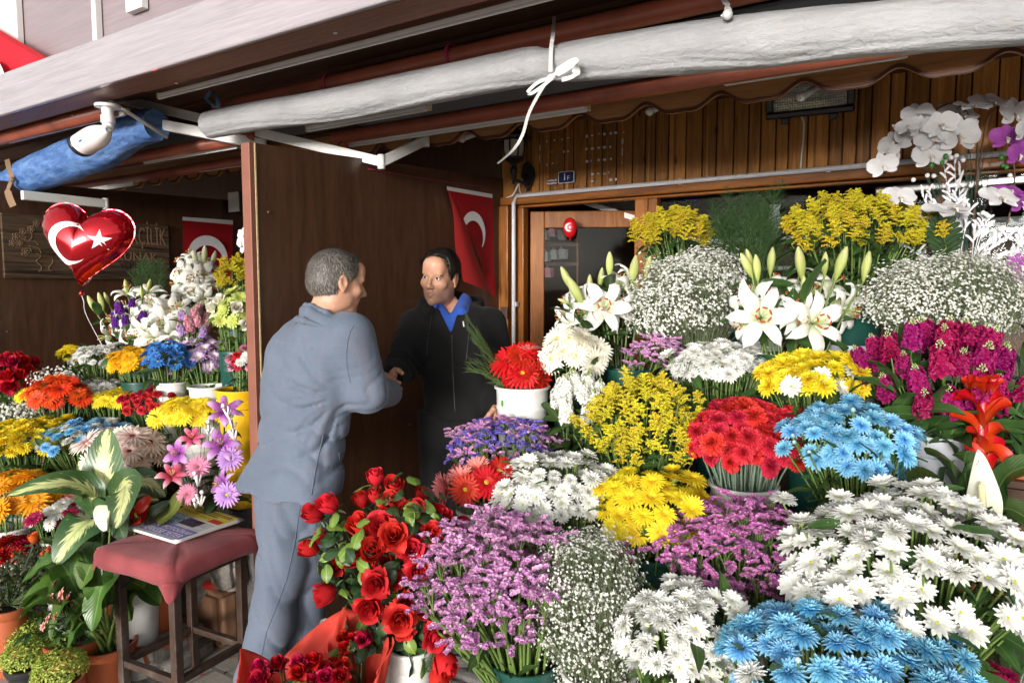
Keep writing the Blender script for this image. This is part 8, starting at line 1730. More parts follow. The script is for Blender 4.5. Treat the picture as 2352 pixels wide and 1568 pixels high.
for tx, ty, bx, by, W in ((2190, 1478, 2250, 1430, 60), (2235, 1520, 2270, 1470, 54), (2130, 1520, 2210, 1490, 46), (2300, 1440, 2320, 1400, 60), (2360, 1400, 2345, 1420, 64), (2352, 1520, 2340, 1470, 60), (2290, 1500, 2300, 1450, 50), (2400, 1470, 2370, 1440, 66), (2170, 1440, 2240, 1420, 40)):
 d_ = 1.78 + rg.uniform(-.06, .06); addleaf(t, blade([t.location + Vector((rg.uniform(-.02, .02), 0, -.02)), P(2300 + (bx - 2300) * .5, 1530, d_ + .02), P(bx, by, d_), P(tx, ty, d_ - .05)], W * d_ / FPX, (.3, -.5, .8), wide_, .2, 16, 7, .05, rg.uniform(0, 6)), M_dk)
# ================================================================== the two men: signed distance bodies turned into one skin
from mathutils.bvhtree import BVHTree
def surface_nets(F, org, h):
 nx, ny, nz = F.shape; ins = F < 0
 c = np.zeros((nx - 1, ny - 1, nz - 1), int)
 for a in (0, 1):
  for b in (0, 1):
   for d in (0, 1): c += ins[a:nx - 1 + a, b:ny - 1 + b, d:nz - 1 + d]
 act = (c > 0) & (c < 8); idx = -np.ones(act.shape, int); I = np.argwhere(act); idx[act] = np.arange(len(I)); acc = np.zeros((len(I), 3)); cnt = np.zeros(len(I))
 cor = [(a, b, d) for a in (0, 1) for b in (0, 1) for d in (0, 1)]
 for i, p in enumerate(cor):
  for q in cor[i + 1:]:
   if sum(abs(np.array(p) - np.array(q))) != 1: continue
   fp = F[I[:, 0] + p[0], I[:, 1] + p[1], I[:, 2] + p[2]]; fq = F[I[:, 0] + q[0], I[:, 1] + q[1], I[:, 2] + q[2]]; k = (fp < 0) != (fq < 0); t = fp / np.where(k, fp - fq, 1)
   acc[k] += (np.array(p) + t[:, None] * (np.array(q) - np.array(p)))[k]; cnt[k] += 1
 V = org + (I + acc / cnt[:, None]) * h; Q = []
 for ax in range(3):
  o1, o2 = [(1, 2), (2, 0), (0, 1)][ax]; s0 = [slice(None)] * 3; s1 = [slice(None)] * 3; s0[ax] = slice(0, -1); s1[ax] = slice(1, None)
  ch = ins[tuple(s0)] != ins[tuple(s1)]; E = np.argwhere(ch); E = E[(E[:, o1] > 0) & (E[:, o2] > 0) & (E[:, o1] < F.shape[o1] - 1) & (E[:, o2] < F.shape[o2] - 1)]
  def at(d1, d2):
   J = E.copy(); J[:, o1] -= d1; J[:, o2] -= d2; return idx[J[:, 0], J[:, 1], J[:, 2]]
  a, b, c_, d = at(1, 1), at(0, 1), at(0, 0), at(1, 0); fl = ins[E[:, 0], E[:, 1], E[:, 2]]
  Q.append(np.where(fl[:, None], np.c_[a, b, c_, d], np.c_[d, c_, b, a]))
 return V, np.concatenate(Q)
def sdf_build(fn, lo, hi, h, smooth=2):
 lo = np.array(lo, float); n = np.ceil((np.array(hi) - lo) / h).astype(int) + 1
 ax = [lo[i] + np.arange(n[i]) * h for i in range(3)]; X, Y, Z = np.meshgrid(*ax, indexing='ij'); Pn = np.stack([X, Y, Z], -1).reshape(-1, 3).astype(np.float32)
 F = np.concatenate([fn(Pn[i:i + 400000]) for i in range(0, len(Pn), 400000)]).reshape(n)
 V, Q = surface_nets(F, lo, h)
 for _ in range(smooth):
  S_ = np.zeros_like(V); K_ = np.zeros(len(V))
  for a, b in ((0, 1), (1, 2), (2, 3), (3, 0)):
   np.add.at(S_, Q[:, a], V[Q[:, b]]); np.add.at(K_, Q[:, a], 1); np.add.at(S_, Q[:, b], V[Q[:, a]]); np.add.at(K_, Q[:, b], 1)
  V = V * .5 + .5 * S_ / np.maximum(K_, 1)[:, None]
 return V, Q
def smin(a, b, k): h = np.clip(.5 + .5 * (b - a) / k, 0, 1); return b * (1 - h) + a * h - k * h * (1 - h)
def smax(a, b, k): return -smin(-a, -b, k)
def ell(p, c, r, Rm=None):
 q = p - np.array(c); q = q @ np.array(Rm) if Rm is not None else q; r = np.array(r); k0 = np.linalg.norm(q / r, axis=1); k1 = np.linalg.norm(q / (r * r), axis=1); return k0 * (k0 - 1) / np.maximum(k1, 1e-6)
def cap(p, a, b, ra, rb):
 a = np.array(a, float); b = np.array(b, float); ab = b - a; t = np.clip((p - a) @ ab / (ab @ ab), 0, 1); return np.linalg.norm(p - a - t[:, None] * ab, axis=1) - (ra + (rb - ra) * t)
def chain(p, pts, rs, k=.02):
 d = None
 for i in range(len(pts) - 1):
  q = cap(p, pts[i], pts[i + 1], rs[i], rs[i + 1]); d = q if d is None else smin(d, q, k)
 return d
class Stack:
 """an upright body part as a pile of ellipses: rows of (centre, half width, half depth), widths lie along `r`"""
 def __init__(s, rows, r):
  rows = sorted(rows, key=lambda q: q[0][2]); s.z = np.array([q[0][2] for q in rows]); s.c = np.array([q[0][:2] for q in rows]); s.a = np.array([q[1] for q in rows]); s.b = np.array([q[2] for q in rows]); s.r = np.array(r[:2]); s.f = np.array([-r[1], r[0]])
 def __call__(s, p, off=0.0, zlo=None, zhi=None, sq=2.4):
  z = p[:, 2]; cx = np.interp(z, s.z, s.c[:, 0]); cy = np.interp(z, s.z, s.c[:, 1]); a = np.maximum(.02, np.interp(z, s.z, s.a) + off); b = np.maximum(.02, np.interp(z, s.z, s.b) + off)
  dx = p[:, 0] - cx; dy = p[:, 1] - cy; u = np.abs(dx * s.r[0] + dy * s.r[1]); v = np.abs(dx * s.f[0] + dy * s.f[1])
  q = ((u / a) ** sq + (v / b) ** sq) ** (1 / sq); d = (q - 1) * np.minimum(a, b)
  zl = s.z[0] if zlo is None else zlo; zh = s.z[-1] if zhi is None else zhi; return np.maximum(d, np.maximum(zl - z, z - zh))
def npv(v): return np.array([v.x, v.y, v.z])
def skin(name, base, stub=None, flush=(.45, .16, .11, 1)):
 n = NT(name); v = n.coords('Object'); f = n.noise(v, 38, 5, .6); c = n.ramp(f, [(.3, tuple(x * .82 for x in base[:3]) + (1,)), (.7, base)]); c = n.mix(n.ramp(n.noise(v, 11, 2), [(.48, (0, 0, 0, 1)), (.75, (.4, .4, .4, 1))]), c, flush)
 if stub:
  at = n.n('ShaderNodeAttribute'); at.attribute_name = 'stubble'; g = n.noise(v, 420, 2); c = n.mix(n.math('MULTIPLY', at.outputs['Fac'], n.ramp(g, [(.35, (.35, .35, .35, 1)), (.65, (.75, .75, .75, 1))])), c, stub)
 return n.pbr(c, .48, 0, n.bump(n.noise(v, 260, 3), .12, .002), .4, sss=.08)
def hairmat(name, a, b, sc=(260, 260, 30)):
 n = NT(name); v = n.coords('Object', sc); f = n.noise(v, 1.0, 3, .6); g = n.n('ShaderNodeNewGeometry'); q = n.math('ADD', n.math('MULTIPLY', f, .5), n.math('MULTIPLY', g.outputs['Random Per Island'], .5)); return n.pbr(n.ramp(q, [(.36, a), (.64, b)]), .45, 0, n.bump(f, .4, .003), .45)
M_shirtw = cloth('white shirt cotton', (.72, .72, .74, 1))
M_suit = cloth('grey blue checked suit', (0.122, 0.152, 0.205, 1), (0.096, 0.122, 0.170, 1), .72, 700, (0.052, (0.165, 0.135, 0.150, 1), .22), .35, .5)
M_hood = cloth('black sweatshirt', (0.0042, 0.0042, 0.0046, 1), (0.003, 0.003, 0.0033, 1), .85, 800, None, .25, .6, sheen=.04)
M_blk = cloth('black trousers', (0.0045, 0.0045, 0.005, 1), None, .8, 800, None, .2, .5, sheen=.03); M_blue = cloth('royal blue knit', (0.020, 0.075, 0.36, 1), (0.016, 0.06, 0.30, 1), .8, 500)
M_skinA = skin('suntanned skin', (.56, .30, .20, 1)); M_skinB = skin('olive skin', (.55, .295, .19, 1), (.10, .065, .05, 1), (.40, .13, .09, 1))
M_hairA = hairmat('grey hair', (.055, .048, .042, 1), (.33, .30, .27, 1)); M_hairB = hairmat('black hair', (.004, .0035, .0035, 1), (.020, .016, .014, 1)); M_shoe = plain('black leather shoe', (.012, .011, .010, 1), .3, .2, 20, .05); M_eye = plain('eye white', (.62, .58, .54, 1), .15, .05, 60, 0); M_iris = plain('dark brown iris', (.018, .009, .005, 1), .1, .2, 90, 0); M_seam = plain('seam shade', (.085, .115, .16, 1), .8, .1, 20, 0); M_zip = plain('black zip', (.02, .02, .021, 1), .4, .2, 60, .05)
def head_sdf(old):
 def f(p):
  d = ell(p, (0, -.018, .028), (.076, .097, .088)); d = smin(d, ell(p, (0, .030, -.028), (.062, .066, .086)), .03); d = smin(d, ell(p, (0, .044, -.080), (.047, .044, .036)), .02); d = smin(d, ell(p, (0, .076, -.099), (.020, .016, .016)), .016)
  for s in (-1, 1): d = smin(d, ell(p, (s * .044, .062, -.020), (.022, .022, .018)), .018); d = smin(d, ell(p, (s * .052, .005, -.070), (.014, .032, .03)), .03)
  d = smin(d, cap(p, (-.038, .078, .026), (.038, .078, .026), .010, .010), .016); d = smin(d, ell(p, (0, .060, .055), (.056, .036, .044)), .02)
  for s in (-1, 1): d = smax(d, -ell(p, (s * .031, .104, .008), (.017, .019, .0115)), .012)
  d = smin(d, cap(p, (0, .090, .014), (0, .112, -.020), .0075, .0115), .008); d = smin(d, ell(p, (0, .113, -.026), (.0125, .011, .010)), .008)
  for s in (-1, 1): d = smin(d, ell(p, (s * .0125, .102, -.029), (.008, .011, .0085)), .006)
  for s in (-1, 1): d = smin(d, cap(p, (0, .0925, -.054), (s * .022, .084, -.058), .0062, .003), .005); d = smin(d, cap(p, (0, .0905, -.068), (s * .019, .083, -.062), .0072, .003), .006)
  d = smax(d, -cap(p, (-.020, .100, -.0605), (.020, .100, -.0605), .0022, .0022), .003)
  for s in (-1, 1): d = smin(d, cap(p, (s * .017, .090, -.032), (s * .030, .078, -.060), .004, .003), .014)
  Re = Matrix.Rotation(R(14), 3, 'X') @ Matrix.Identity(3)
  for s in (-1, 1):
   e = ell(p, (s * .080, -.012, -.004), (.0085, .020, .033), np.array(Re)); e = smax(e, -ell(p, (s * .090, -.008, -.002), (.008, .012, .021), np.array(Re)), .005); e = smin(e, ell(p, (s * .078, .004, -.008), (.006, .006, .009)), .004); e = smin(e, ell(p, (s * .079, -.004, -.034), (.006, .008, .009)), .005); d = smin(d, e, .006)
  d = smin(d, chain(p, [(0, -.020, -.06), (0, -.034, -.14), (0, -.05, -.22)], [.056, .055, .066], .02), .03)
  if old: d = smin(d, ell(p, (0, .05, -.105), (.04, .035, .022)), .02)
  return d
 return f
def hair_region(kind):
 """positive outside the haired part of the scalp"""
 def f(p):
  x, y, z = p[:, 0], p[:, 1], p[:, 2]; ax_ = np.abs(x)
  lim = np.interp(y, [-.12, -.025, -.020, .012, .020, .045, .060, .085], [-.072, -.060, -.010, -.022, .022, .040, .062, .080] if kind == 'A' else [-.078, -.064, -.010, -.042, .010, .040, .066, .100])
  front = y - np.interp(ax_, [0, .03, .045, .07], [.066, .060, .040, .05] if kind == 'A' else [.066, .050, .030, .040])
  return np.maximum(lim - z, np.where(z > .02, front, -1))
 return f
def make_head(kind, M, old):
 """skin vertices and the hair, in world space"""
 hf = head_sdf(old); V, Q = sdf_build(hf, (-.11, -.14, -.235), (.11, .14, .135), .0030, 2); Vl = V.copy(); V = (np.c_[V, np.ones(len(V))] @ np.array(M).T)[:, :3]
 reg = hair_region(kind); th = .009 if kind == 'A' else .011
 def hs(p):
  base = ell(p, (0, -.018, .028), (.076 + th, .097 + th, .088 + th)); base = smin(base, ell(p, (0, -.03, -.02), (.066 + th, .078 + th, .06)), .03); base = smin(base, ell(p, (0, .050, .060), (.056 + th * .7, .040 + th * .5, .044 + th)), .02)
  return smax(base, reg(p) - .001, .008)
 hs0 = hs
 def hs(p):
  d = hs0(p)
  for s in (-1, 1): d = smax(d, -ell(p, (s * .088, -.004, -.020), (.030, .028, .052)), .004)
  return d
 HV, HQ = sdf_build(hs, (-.115, -.15, -.10), (.115, .13, .145), .0032, 1);
 m = MB(); rg = random.Random(4 if kind == 'A' else 6); m.add(HV, [tuple(q) for q in HQ]); n = 8200; sel = [rg.randrange(len(HV)) for _ in range(n)]; c0 = np.array((0, -.018, .028)); V_ = []; F_ = []
 for i in sel:
  p = Vector(HV[i]); nn = (p - Vector(c0)).normalized(); crown = Vector((0, -.05, .12)); fl = (p - crown); fl = fl - nn * fl.dot(nn)
  if p.y > .01 and p.z > .05: fl = fl * .5 + (Vector((.5, .6, -.1)) if kind == 'B' else Vector((.3, -.4, 0)))
  fl = (fl.normalized() + Vector((rg.uniform(-.35, .35), rg.uniform(-.35, .35), rg.uniform(-.25, .25)))).normalized(); L = rg.uniform(.012, .026) * (1 if kind == 'A' else 1.2); s_ = nn.cross(fl).normalized() * .0007; k = len(V_)
  a = p - nn * .002; V_ += [a - s_, a + s_, a + fl * L * .5 + nn * .0035 + s_ * .8, a + fl * L * .5 + nn * .0035 - s_ * .8, a + fl * L + nn * .0015]; F_ += [(k, k + 1, k + 2, k + 3), (k + 3, k + 2, k + 4)]
 m.add([tuple(v) for v in V_], F_); m.xf(M); return V, Q, Vl, m
def hand(wrist, fwd, palm, thumb, curl, sc=1.0, spread=.06):
 """a hand in world space: wrist, direction of the fingers, palm normal, side of the thumb"""
 y = Vector(fwd).normalized(); z = Vector(palm); z = (z - y * z.dot(y)).normalized(); x = y.cross(z); x = x if x.dot(Vector(thumb)) > 0 else -x; M = Matrix((x, y, z)).transposed().to_4x4(); M.translation = Vector(wrist); fs = []
 for i, (fx, fy, L, r) in enumerate(((.028, .088, .068, .0085), (.009, .093, .077, .0088), (-.011, .090, .071, .0084), (-.030, .082, .055, .0076))):
  p = Vector((fx, fy, 0)); d = Vector((fx * spread * 12, 1, 0)).normalized(); a = curl * (1 + .12 * i); pts = [p - d * .03, p]; ang = a * .35
  for q in (.45, .32, .25): dd = Vector((d.x, d.y * math.cos(ang), math.sin(ang))); pts.append(pts[-1] + dd * L * q); ang += a * .55
  fs.append((pts, [r * 1.05, r * 1.05, r, r * .92, r * .8]))
 tp = [Vector((.022, .012, .004)), Vector((.044, .040, .010)), Vector((.053, .066, .016 + .010 * curl)), Vector((.052, .088, .022 + .022 * curl))]; fs.append((tp, [.014, .0125, .0105, .0085]))
 Mi = np.array(M.inverted())
 def f(p):
  q = (np.c_[p, np.ones(len(p))] @ Mi.T)[:, :3] / sc; d = ell(q, (0, .048, 0), (.044, .056, .0155)); d = smin(d, ell(q, (.022, .030, .006), (.02, .032, .016)), .012); d = smin(d, cap(q, (0, -.06, 0), (0, .01, 0), .026, .025), .02); fd = None
  for pts, rs in fs: e = chain(q, [tuple(v) for v in pts], rs, .004); d = smin(d, e, .0045)
  return d * sc
 c = M @ Vector((0, .06, 0)); return sdf_build(f, npv(c) - .14 * sc, npv(c) + .14 * sc, .0034, 1)
def px_rows(rows, d, ratio, rv, shrink=1.0):
 """rows of (y, left, right) outlines at distance d -> ellipses whose widths lie along rv"""
 rv = Vector((rv[0], rv[1], 0)).normalized(); fv = Vector((-rv.y, rv.x, 0)); k = math.sqrt((rv.dot(Vector((RIGHT.x, RIGHT.y, 0)).normalized())) ** 2 + (ratio * fv.dot(Vector((RIGHT.x, RIGHT.y, 0)).normalized())) ** 2); out = []
 for y, l, r in rows:
  dd = d(y) if callable(d) else d; c = P((l + r) / 2, y, dd); a = (r - l) / 2 * dd / FPX / k * shrink; out.append((npv(c), a, a * ratio))
 return out
class Snap:
 def __init__(s, V, Q): s.t = BVHTree.FromPolygons([tuple(v) for v in V], [tuple(q) for q in Q])
 def __call__(s, px, py, lift=.001):
  h, n, i, d = s.t.ray_cast(CAM, ray(px, py).normalized())
  if h is None: return None
  return h + n * lift
 def line(s, m, pts, r, lift=.0006, n=14):
  P2 = []
  for (a, b) in zip(pts[:-1], pts[1:]):
   for i in range(n): q = s(a[0] + (b[0] - a[0]) * i / n, a[1] + (b[1] - a[1]) * i / n, lift); P2 += [q] if q is not None else []
  if len(P2) > 1: m.tube(P2, r, 5)
def person(label, meshes, stub=None, mat=None):
 """head, body and hands make ONE mesh"""
 m = MB(); st = []
 for V, Q, s_ in meshes: m.add(V, [tuple(q) for q in Q]); st.append(np.zeros(len(V)) if s_ is None else s_)
 base = Vector((np.concatenate(m.V)[:, 0].mean(), np.concatenate(m.V)[:, 1].mean(), 0)); m.xf(Matrix.Translation(-base)); o = m.obj('person', mat); o.location = base; at = o.data.attributes.new('stubble', 'FLOAT', 'POINT'); at.data.foreach_set('value', np.concatenate(st).astype('f')); return tag(o, label, 'person')
def part(par, nm, V, Q, mat): m = MB(); m.add(V, [tuple(q) for q in Q]); return rel(m, par).obj(nm, mat, par)
def shoes(par, feet, fdir):
 for q in feet:
  m = MB(); f = Vector((fdir[0], fdir[1], 0)).normalized(); s_ = Vector((f.y, -f.x, 0)); G = []
  for i in range(14):
   t = i / 13; wd = .046 * (.75 + .5 * math.sin(math.pi * (.15 + .75 * t))) * (1 if t < .8 else math.sqrt(max(.02, 1 - ((t - .8) / .2) ** 2))); hh = np.interp(t, [0, .3, .5, .8, 1], [.085, .085, .065, .045, .028]); c = q + f * (-.09 + .28 * t); G.append([c + s_ * wd * math.cos(a) + Vector((0, 0, max(0.0, .5 * hh + .5 * hh * math.sin(a)))) for a in [2 * math.pi * j / 16 for j in range(16)]])
  m.grid(np.array(G), 0, True); rel(m, par).obj('shoe', M_shoe, par)
# ------------------------------------------------------------------ the man in the suit, seen from behind
rA = Vector((.985, -.17, 0)); dA = 2.42
rowsA = [(700, 724, 802), (714, 700, 810), (730, 672, 822), (748, 645, 836), (775, 622, 838), (810, 604, 834), (880, 592, 822), (960, 590, 808), (1035, 583, 798), (1085, 554, 797), (1112, 537, 794), (1120, 534, 794)]
stA = Stack(px_rows(rowsA, dA, .62, rA), rA)
shR, elR, wrR, haR = P(806, 772, 2.31), P(846, 900, 2.34), P(893, 902, 2.58), P(902, 884, 2.68)
shL, elL, wrL = P(664, 806, 2.53), P(640, 930, 2.60), P(664, 1010, 2.74)
HA = Matrix.Translation(P(776, 648, 2.37)) @ (lambda f: Matrix((Vector((f.y, -f.x, 0)).normalized(), f, Vector((f.y, -f.x, 0)).normalized().cross(f))).transposed().to_4x4())(Vector((.36, .90, -.22)).normalized()) @ Matrix.Scale(.90, 4)
apit = npv(P(800, 905, 2.36)); rgt = npv(RIGHT)
def jacket(p, off=0.0):
 d = stA(p, off); d = smin(d, chain(p, [npv(shR), npv(elR), npv(wrR)], [.082 + off, .068 + off, .052 + off], .03), .045); d = smin(d, chain(p, [npv(shL), npv(elL), npv(wrL)], [.070 + off, .062 + off, .050 + off], .03), .04)
 d = smin(d, chain(p, [npv(HA @ Vector(q)) for q in ((-.074, .03, -.195), (-.064, -.045, -.155), (-.028, -.094, -.132), (.028, -.094, -.132), (.064, -.045, -.155), (.074, .03, -.195))], [.014, .016, .016, .016, .016, .014], .02), .025); d = smin(d, cap(p, npv(HA @ Vector((0, -.050, -.21))), npv(P(748, 775, 2.42)), .064, .085), .04)
 q = p - apit; u = q @ rgt; v = q[:, 2]; r_ = np.hypot(u, v) + 1e-6; an = np.arctan2(v, -u); amp = .0125 * np.exp(-((r_ - .15) / .14) ** 2) * ((1 - np.abs(np.sin(an * 6.5 + 1.6 * np.sin(r_ * 13)))) ** 2.5 + .5 * (1 - np.abs(np.sin(an * 11 + r_ * 16 + 1))) ** 2.5) * (u < .02) * (np.abs(an + .25) < 1.3) * np.clip((r_ - .02) / .06, 0, 1)
 e = p - npv(elR); re = np.linalg.norm(e, axis=1); am2 = .010 * np.exp(-(re / .13) ** 2) * (1 - np.abs(np.sin((e @ npv((wrR - shR).normalized())) * 70 + 1.5 * np.sin(e[:, 2] * 40)))) ** 2.5
 wz = np.exp(-((p[:, 2] - npv(P(650, 1010, dA))[2]) / .10) ** 2) * .0105 * (1 - np.abs(np.sin(p[:, 2] * 34 + 6 * (p @ rgt) + 1.4 * np.sin((p @ rgt) * 19)))) ** 2.5; sk = np.clip((1.08 - p[:, 2]) / .25, 0, 1) * .0045 * np.sin((p @ rgt) * 42 + 1.0 * np.sin(p[:, 2] * 9))
 return d + amp + am2 + wz + sk
lo = np.minimum.reduce([npv(q) for q in (shL, elL, wrL, P(535, 1140, dA), P(720, 690, 2.5))]) - .2; hi = np.maximum.reduce([npv(q) for q in (shR, elR, wrR, P(790, 1140, dA), P(720, 690, 2.3))]) + .16
JV, JQ = sdf_build(jacket, (lo[0], lo[1], npv(P(660, 1150, dA))[2] - .02), (hi[0], hi[1], npv(P(760, 680, 2.38))[2] + .03), .0075, 2)
hV, hQ, hL_, hairA = make_head('A', HA, True)
def bodyA(p):
 d = stA(p, -.045); d = smin(d, chain(p, [npv(shR), npv(elR), npv(wrR)], [.050, .042, .030], .02), .03); d = smin(d, chain(p, [npv(shL), npv(elL), npv(wrL)], [.056, .044, .030], .02), .03); return smin(d, legsA(p, -.035), .03)
lgL = [P(648, 1110, 2.47), P(652, 1290, 2.44), P(622, 1430, 2.47), P(588, 1568, 2.50), P(566, 1668, 2.52)]; lgR = [P(704, 1110, 2.44), P(706, 1290, 2.52), P(698, 1430, 2.62), P(684, 1568, 2.70), P(676, 1630, 2.74)]
def legsA(p, off=0.0):
 d = smin(chain(p, [npv(q) for q in lgL], [.100 + off, .090 + off, .080 + off, .078 + off, .074 + off], .03), chain(p, [npv(q) for q in lgR], [.098 + off, .086 + off, .078 + off, .074 + off, .070 + off], .03), .006); return d + .011 * (1 - np.abs(np.sin(p[:, 2] * 13 + 9 * (p @ rgt) + .8 * np.sin((p @ rgt) * 30)))) ** 3 + .006 * (1 - np.abs(np.sin((p @ rgt) * 24 + p[:, 2] * 6))) ** 3
zhA = npv(P(660, 1100, dA))[2]
blo, bhi = lo.copy(), hi.copy(); blo[2] = 0.02; bhi[2] = npv(P(760, 690, 2.38))[2]
BV, BQ = sdf_build(lambda p: np.maximum(bodyA(p), .03 - p[:, 2]), blo - .05, bhi + .02, .014, 1)
RH = hand(haR - (haR - wrR).normalized() * .045, (haR - wrR) + Vector((0, 0, -.02)), -RIGHT + Vector((0, 0, -.2)), (0, 0, 1), .7)
LH = hand(wrL, (wrL - elL), Vector((1, 0, 0)), (0, 1, .3), .8)
man1 = person('grey haired man in a grey blue checked suit seen from behind, shaking hands', [(hV, hQ, None), (BV, BQ, None), (*RH, None), (*LH, None)], None, M_skinA)
rel(hairA, man1).obj('hair', M_hairA, man1)
jk = part(man1, 'jacket', JV, JQ, M_suit); sj = Snap(JV, JQ)
LV, LQ = sdf_build(lambda p: np.maximum(np.maximum(legsA(p), p[:, 2] - zhA), .015 - p[:, 2]), (min(q.x for q in lgL + lgR) - .16, min(q.y for q in lgL + lgR) - .16, 0), (max(q.x for q in lgL + lgR) + .16, max(q.y for q in lgL + lgR) + .16, zhA + .03), .009, 2)
part(man1, 'trousers', LV, LQ, M_suit)
m = MB()
sj.line(m, [(812, 748), (804, 762), (799, 780), (796, 805), (796, 830), (799, 855), (806, 880)], .0014); o = rel(m, man1).obj('armhole_seam', M_seam, jk)
m = MB(); sj.line(m, [(742, 1000), (726, 1070), (714, 1142)], .0022); rel(m, man1).obj('side_vent', M_seam, jk)
stz = Snap(LV, LQ); m = MB(); stz.line(m, [(690, 1160), (676, 1250), (658, 1330), (612, 1450), (592, 1540)], .0016); rel(m, man1).obj('trouser_crease', M_seam, man1)
m = MB(); sj.line(m, [(778, 1040), (806, 1042)], .002); sj.line(m, [(778, 1040), (782, 1072), (806, 1082)], .002); rel(m, man1).obj('pocket_flap', M_seam, jk)
def ringA(q, z): return [npv(HA @ Vector((x * q, -.035 + (y + .035) * q, z + dz))) for x, y, dz in ((-.074, .045, -.035), (-.066, -.045, -.008), (-.028, -.096, .006), (.028, -.096, .006), (.066, -.045, -.008), (.074, .045, -.035))]
def collar(p): return smin(chain(p, ringA(1.0, -.118), [.009] * 6, .01), chain(p, ringA(1.30, -.178), [.011] * 6, .012), .045)
cl_ = np.array(ringA(1.3, -.19)); CV, CQ = sdf_build(collar, cl_.min(0) - .04, cl_.max(0) + .09, .0055, 2); part(man1, 'collar', CV, CQ, M_suit)
m = MB()
q = sj(893, 943, .002)
if q is None: q = wrR + Vector((.02, -.04, -.045))
m.ball(q, .006, 0, 6, 8); rel(m, man1).obj('cuff_button', M_zip, jk)
m = MB(); m.lathe([(.030, 0), (.033, .004), (.033, .02), (.029, .024)], 18, 0, (0, 0, 0)); m.xf(trs(wrR, frame(haR - wrR), 1)); rel(m, man1).obj('shirt_cuff', M_shirtw, man1)
cn_ = HA @ Vector((0, -.040, -.150)); m = MB(); m.lathe([(.066, -.03), (.062, .0), (.061, .014), (.057, .016)], 28, 0, (0, 0, 0)); m.xf(trs(cn_, (HA.to_3x3()), 1)); rel(m, man1).obj('shirt_collar', M_shirtw, man1)
shoes(man1, [Vector((lgL[-1].x, lgL[-1].y, 0)), Vector((lgR[-1].x, lgR[-1].y, 0))], (.2, 1))
# ------------------------------------------------------------------ the florist in black
rB = Vector((.97, .05, 0)).normalized(); dB = 3.0
rowsB = [(672, 1000, 1062), (690, 985, 1078), (706, 968, 1100), (722, 950, 1124), (745, 948, 1136), (790, 962, 1138), (850, 974, 1136), (910, 974, 1134), (958, 972, 1134)]
stB = Stack(px_rows(rowsB, dB, .64, rB), rB)
bsR, beR, bwR, bhR = P(958, 748, 3.02), P(922, 842, 2.98), P(900, 866, 2.78), P(897, 876, 2.71)
bsL, beL, bwL = P(1126, 742, 2.96), P(1152, 856, 2.98), P(1142, 930, 2.88); bh = P(1136, 975, 2.84)
fB = Vector((-rB.y, rB.x, 0)) * -1
def hood(p, off=0.0):
 d = stB(p, off); d = smin(d, chain(p, [npv(bsR), npv(beR), npv(bwR)], [.080 + off, .066 + off, .050 + off], .03), .04); d = smin(d, chain(p, [npv(bsL), npv(beL), npv(bwL)], [.070 + off, .060 + off, .048 + off], .03), .04)
 d = smin(d, chain(p, [npv(P(986, 716, 2.90)), npv(P(978, 696, 2.98)), npv(P(1005, 684, 3.10)), npv(P(1050, 692, 3.15)), npv(P(1090, 700, 3.08)), npv(P(1088, 718, 2.94))], [.016, .028, .038, .040, .038, .024], .03), .03)
 e = p - npv(beR); am = .0060 * np.exp(-(np.linalg.norm(e, axis=1) / .13) ** 2) * np.sin((e @ npv((bwR - bsR).normalized())) * 130 + 2 * np.sin(e[:, 0] * 40)); wz = .0035 * np.sin((p @ rgt) * 45 + p[:, 2] * 14) * np.sin(p[:, 2] * 17)
 return d + am + wz
vb_ = npv(P(1037, 766, 2.90)); rBn = rgt; vw_ = -npv(FWD_H)
def wedge(p, extra=0.0):
 x = (p - vb_) @ rBn; z = p[:, 2] - vb_[2]; y = (p - vb_) @ vw_
 return np.maximum(np.abs(x + .10 * z) - np.maximum(.40 * z + extra, -.05), -(y + .22))
blo_ = np.minimum.reduce([npv(q) for q in (bsR, beR, bwR, bsL, P(966, 958, dB))]) - .17; bhi_ = np.maximum.reduce([npv(q) for q in (bsL, beL, bwL, P(1142, 958, dB), P(1040, 680, 3.15))]) + .17
KV, KQ = sdf_build(lambda p: smax(hood(p), -wedge(p), .008), (blo_[0], blo_[1], npv(P(1050, 965, dB))[2] - .02), (bhi_[0], bhi_[1], npv(P(1040, 655, 3.1))[2] + .05), .0078, 2)
HB = Matrix.Translation(P(1010, 636, 2.95)) @ (lambda f: Matrix((Vector((f.y, -f.x, 0)).normalized(), f, Vector((f.y, -f.x, 0)).normalized().cross(f))).transposed().to_4x4())(Vector((.22, -.95, -.15)).normalized()) @ Matrix.Rotation(R(-6), 4, 'Y') @ Matrix.Diagonal((.90, .97, .98, 1))
gV, gQ, gL, hairB = make_head('B', HB, False)
stubB = np.clip((-.030 - gL[:, 2]) / .03, 0, 1) * np.clip((gL[:, 1] + .02) / .04, 0, 1) * np.clip((.13 + gL[:, 2]) / .02, 0, 1) * (1 - np.exp(-((np.hypot(gL[:, 0] * .8, (gL[:, 2] + .061) * 1.6) / .018) ** 4)) * 0)
lb1 = [P(1018, 940, 3.04), P(1015, 1150, 3.04), P(1012, 1330, 3.06), P(1010, 1470, 3.06)]; lb2 = [P(1088, 940, 3.0), P(1092, 1150, 2.98), P(1096, 1330, 3.0), P(1098, 1480, 3.0)]
def legsB(p, off=0.0): return smin(chain(p, [npv(q) for q in lb1], [.115 + off, .095 + off, .075 + off, .07 + off], .03), chain(p, [npv(q) for q in lb2], [.115 + off, .095 + off, .075 + off, .07 + off], .03), .03) + .003 * np.sin((p @ rgt) * 50 + p[:, 2] * 12)
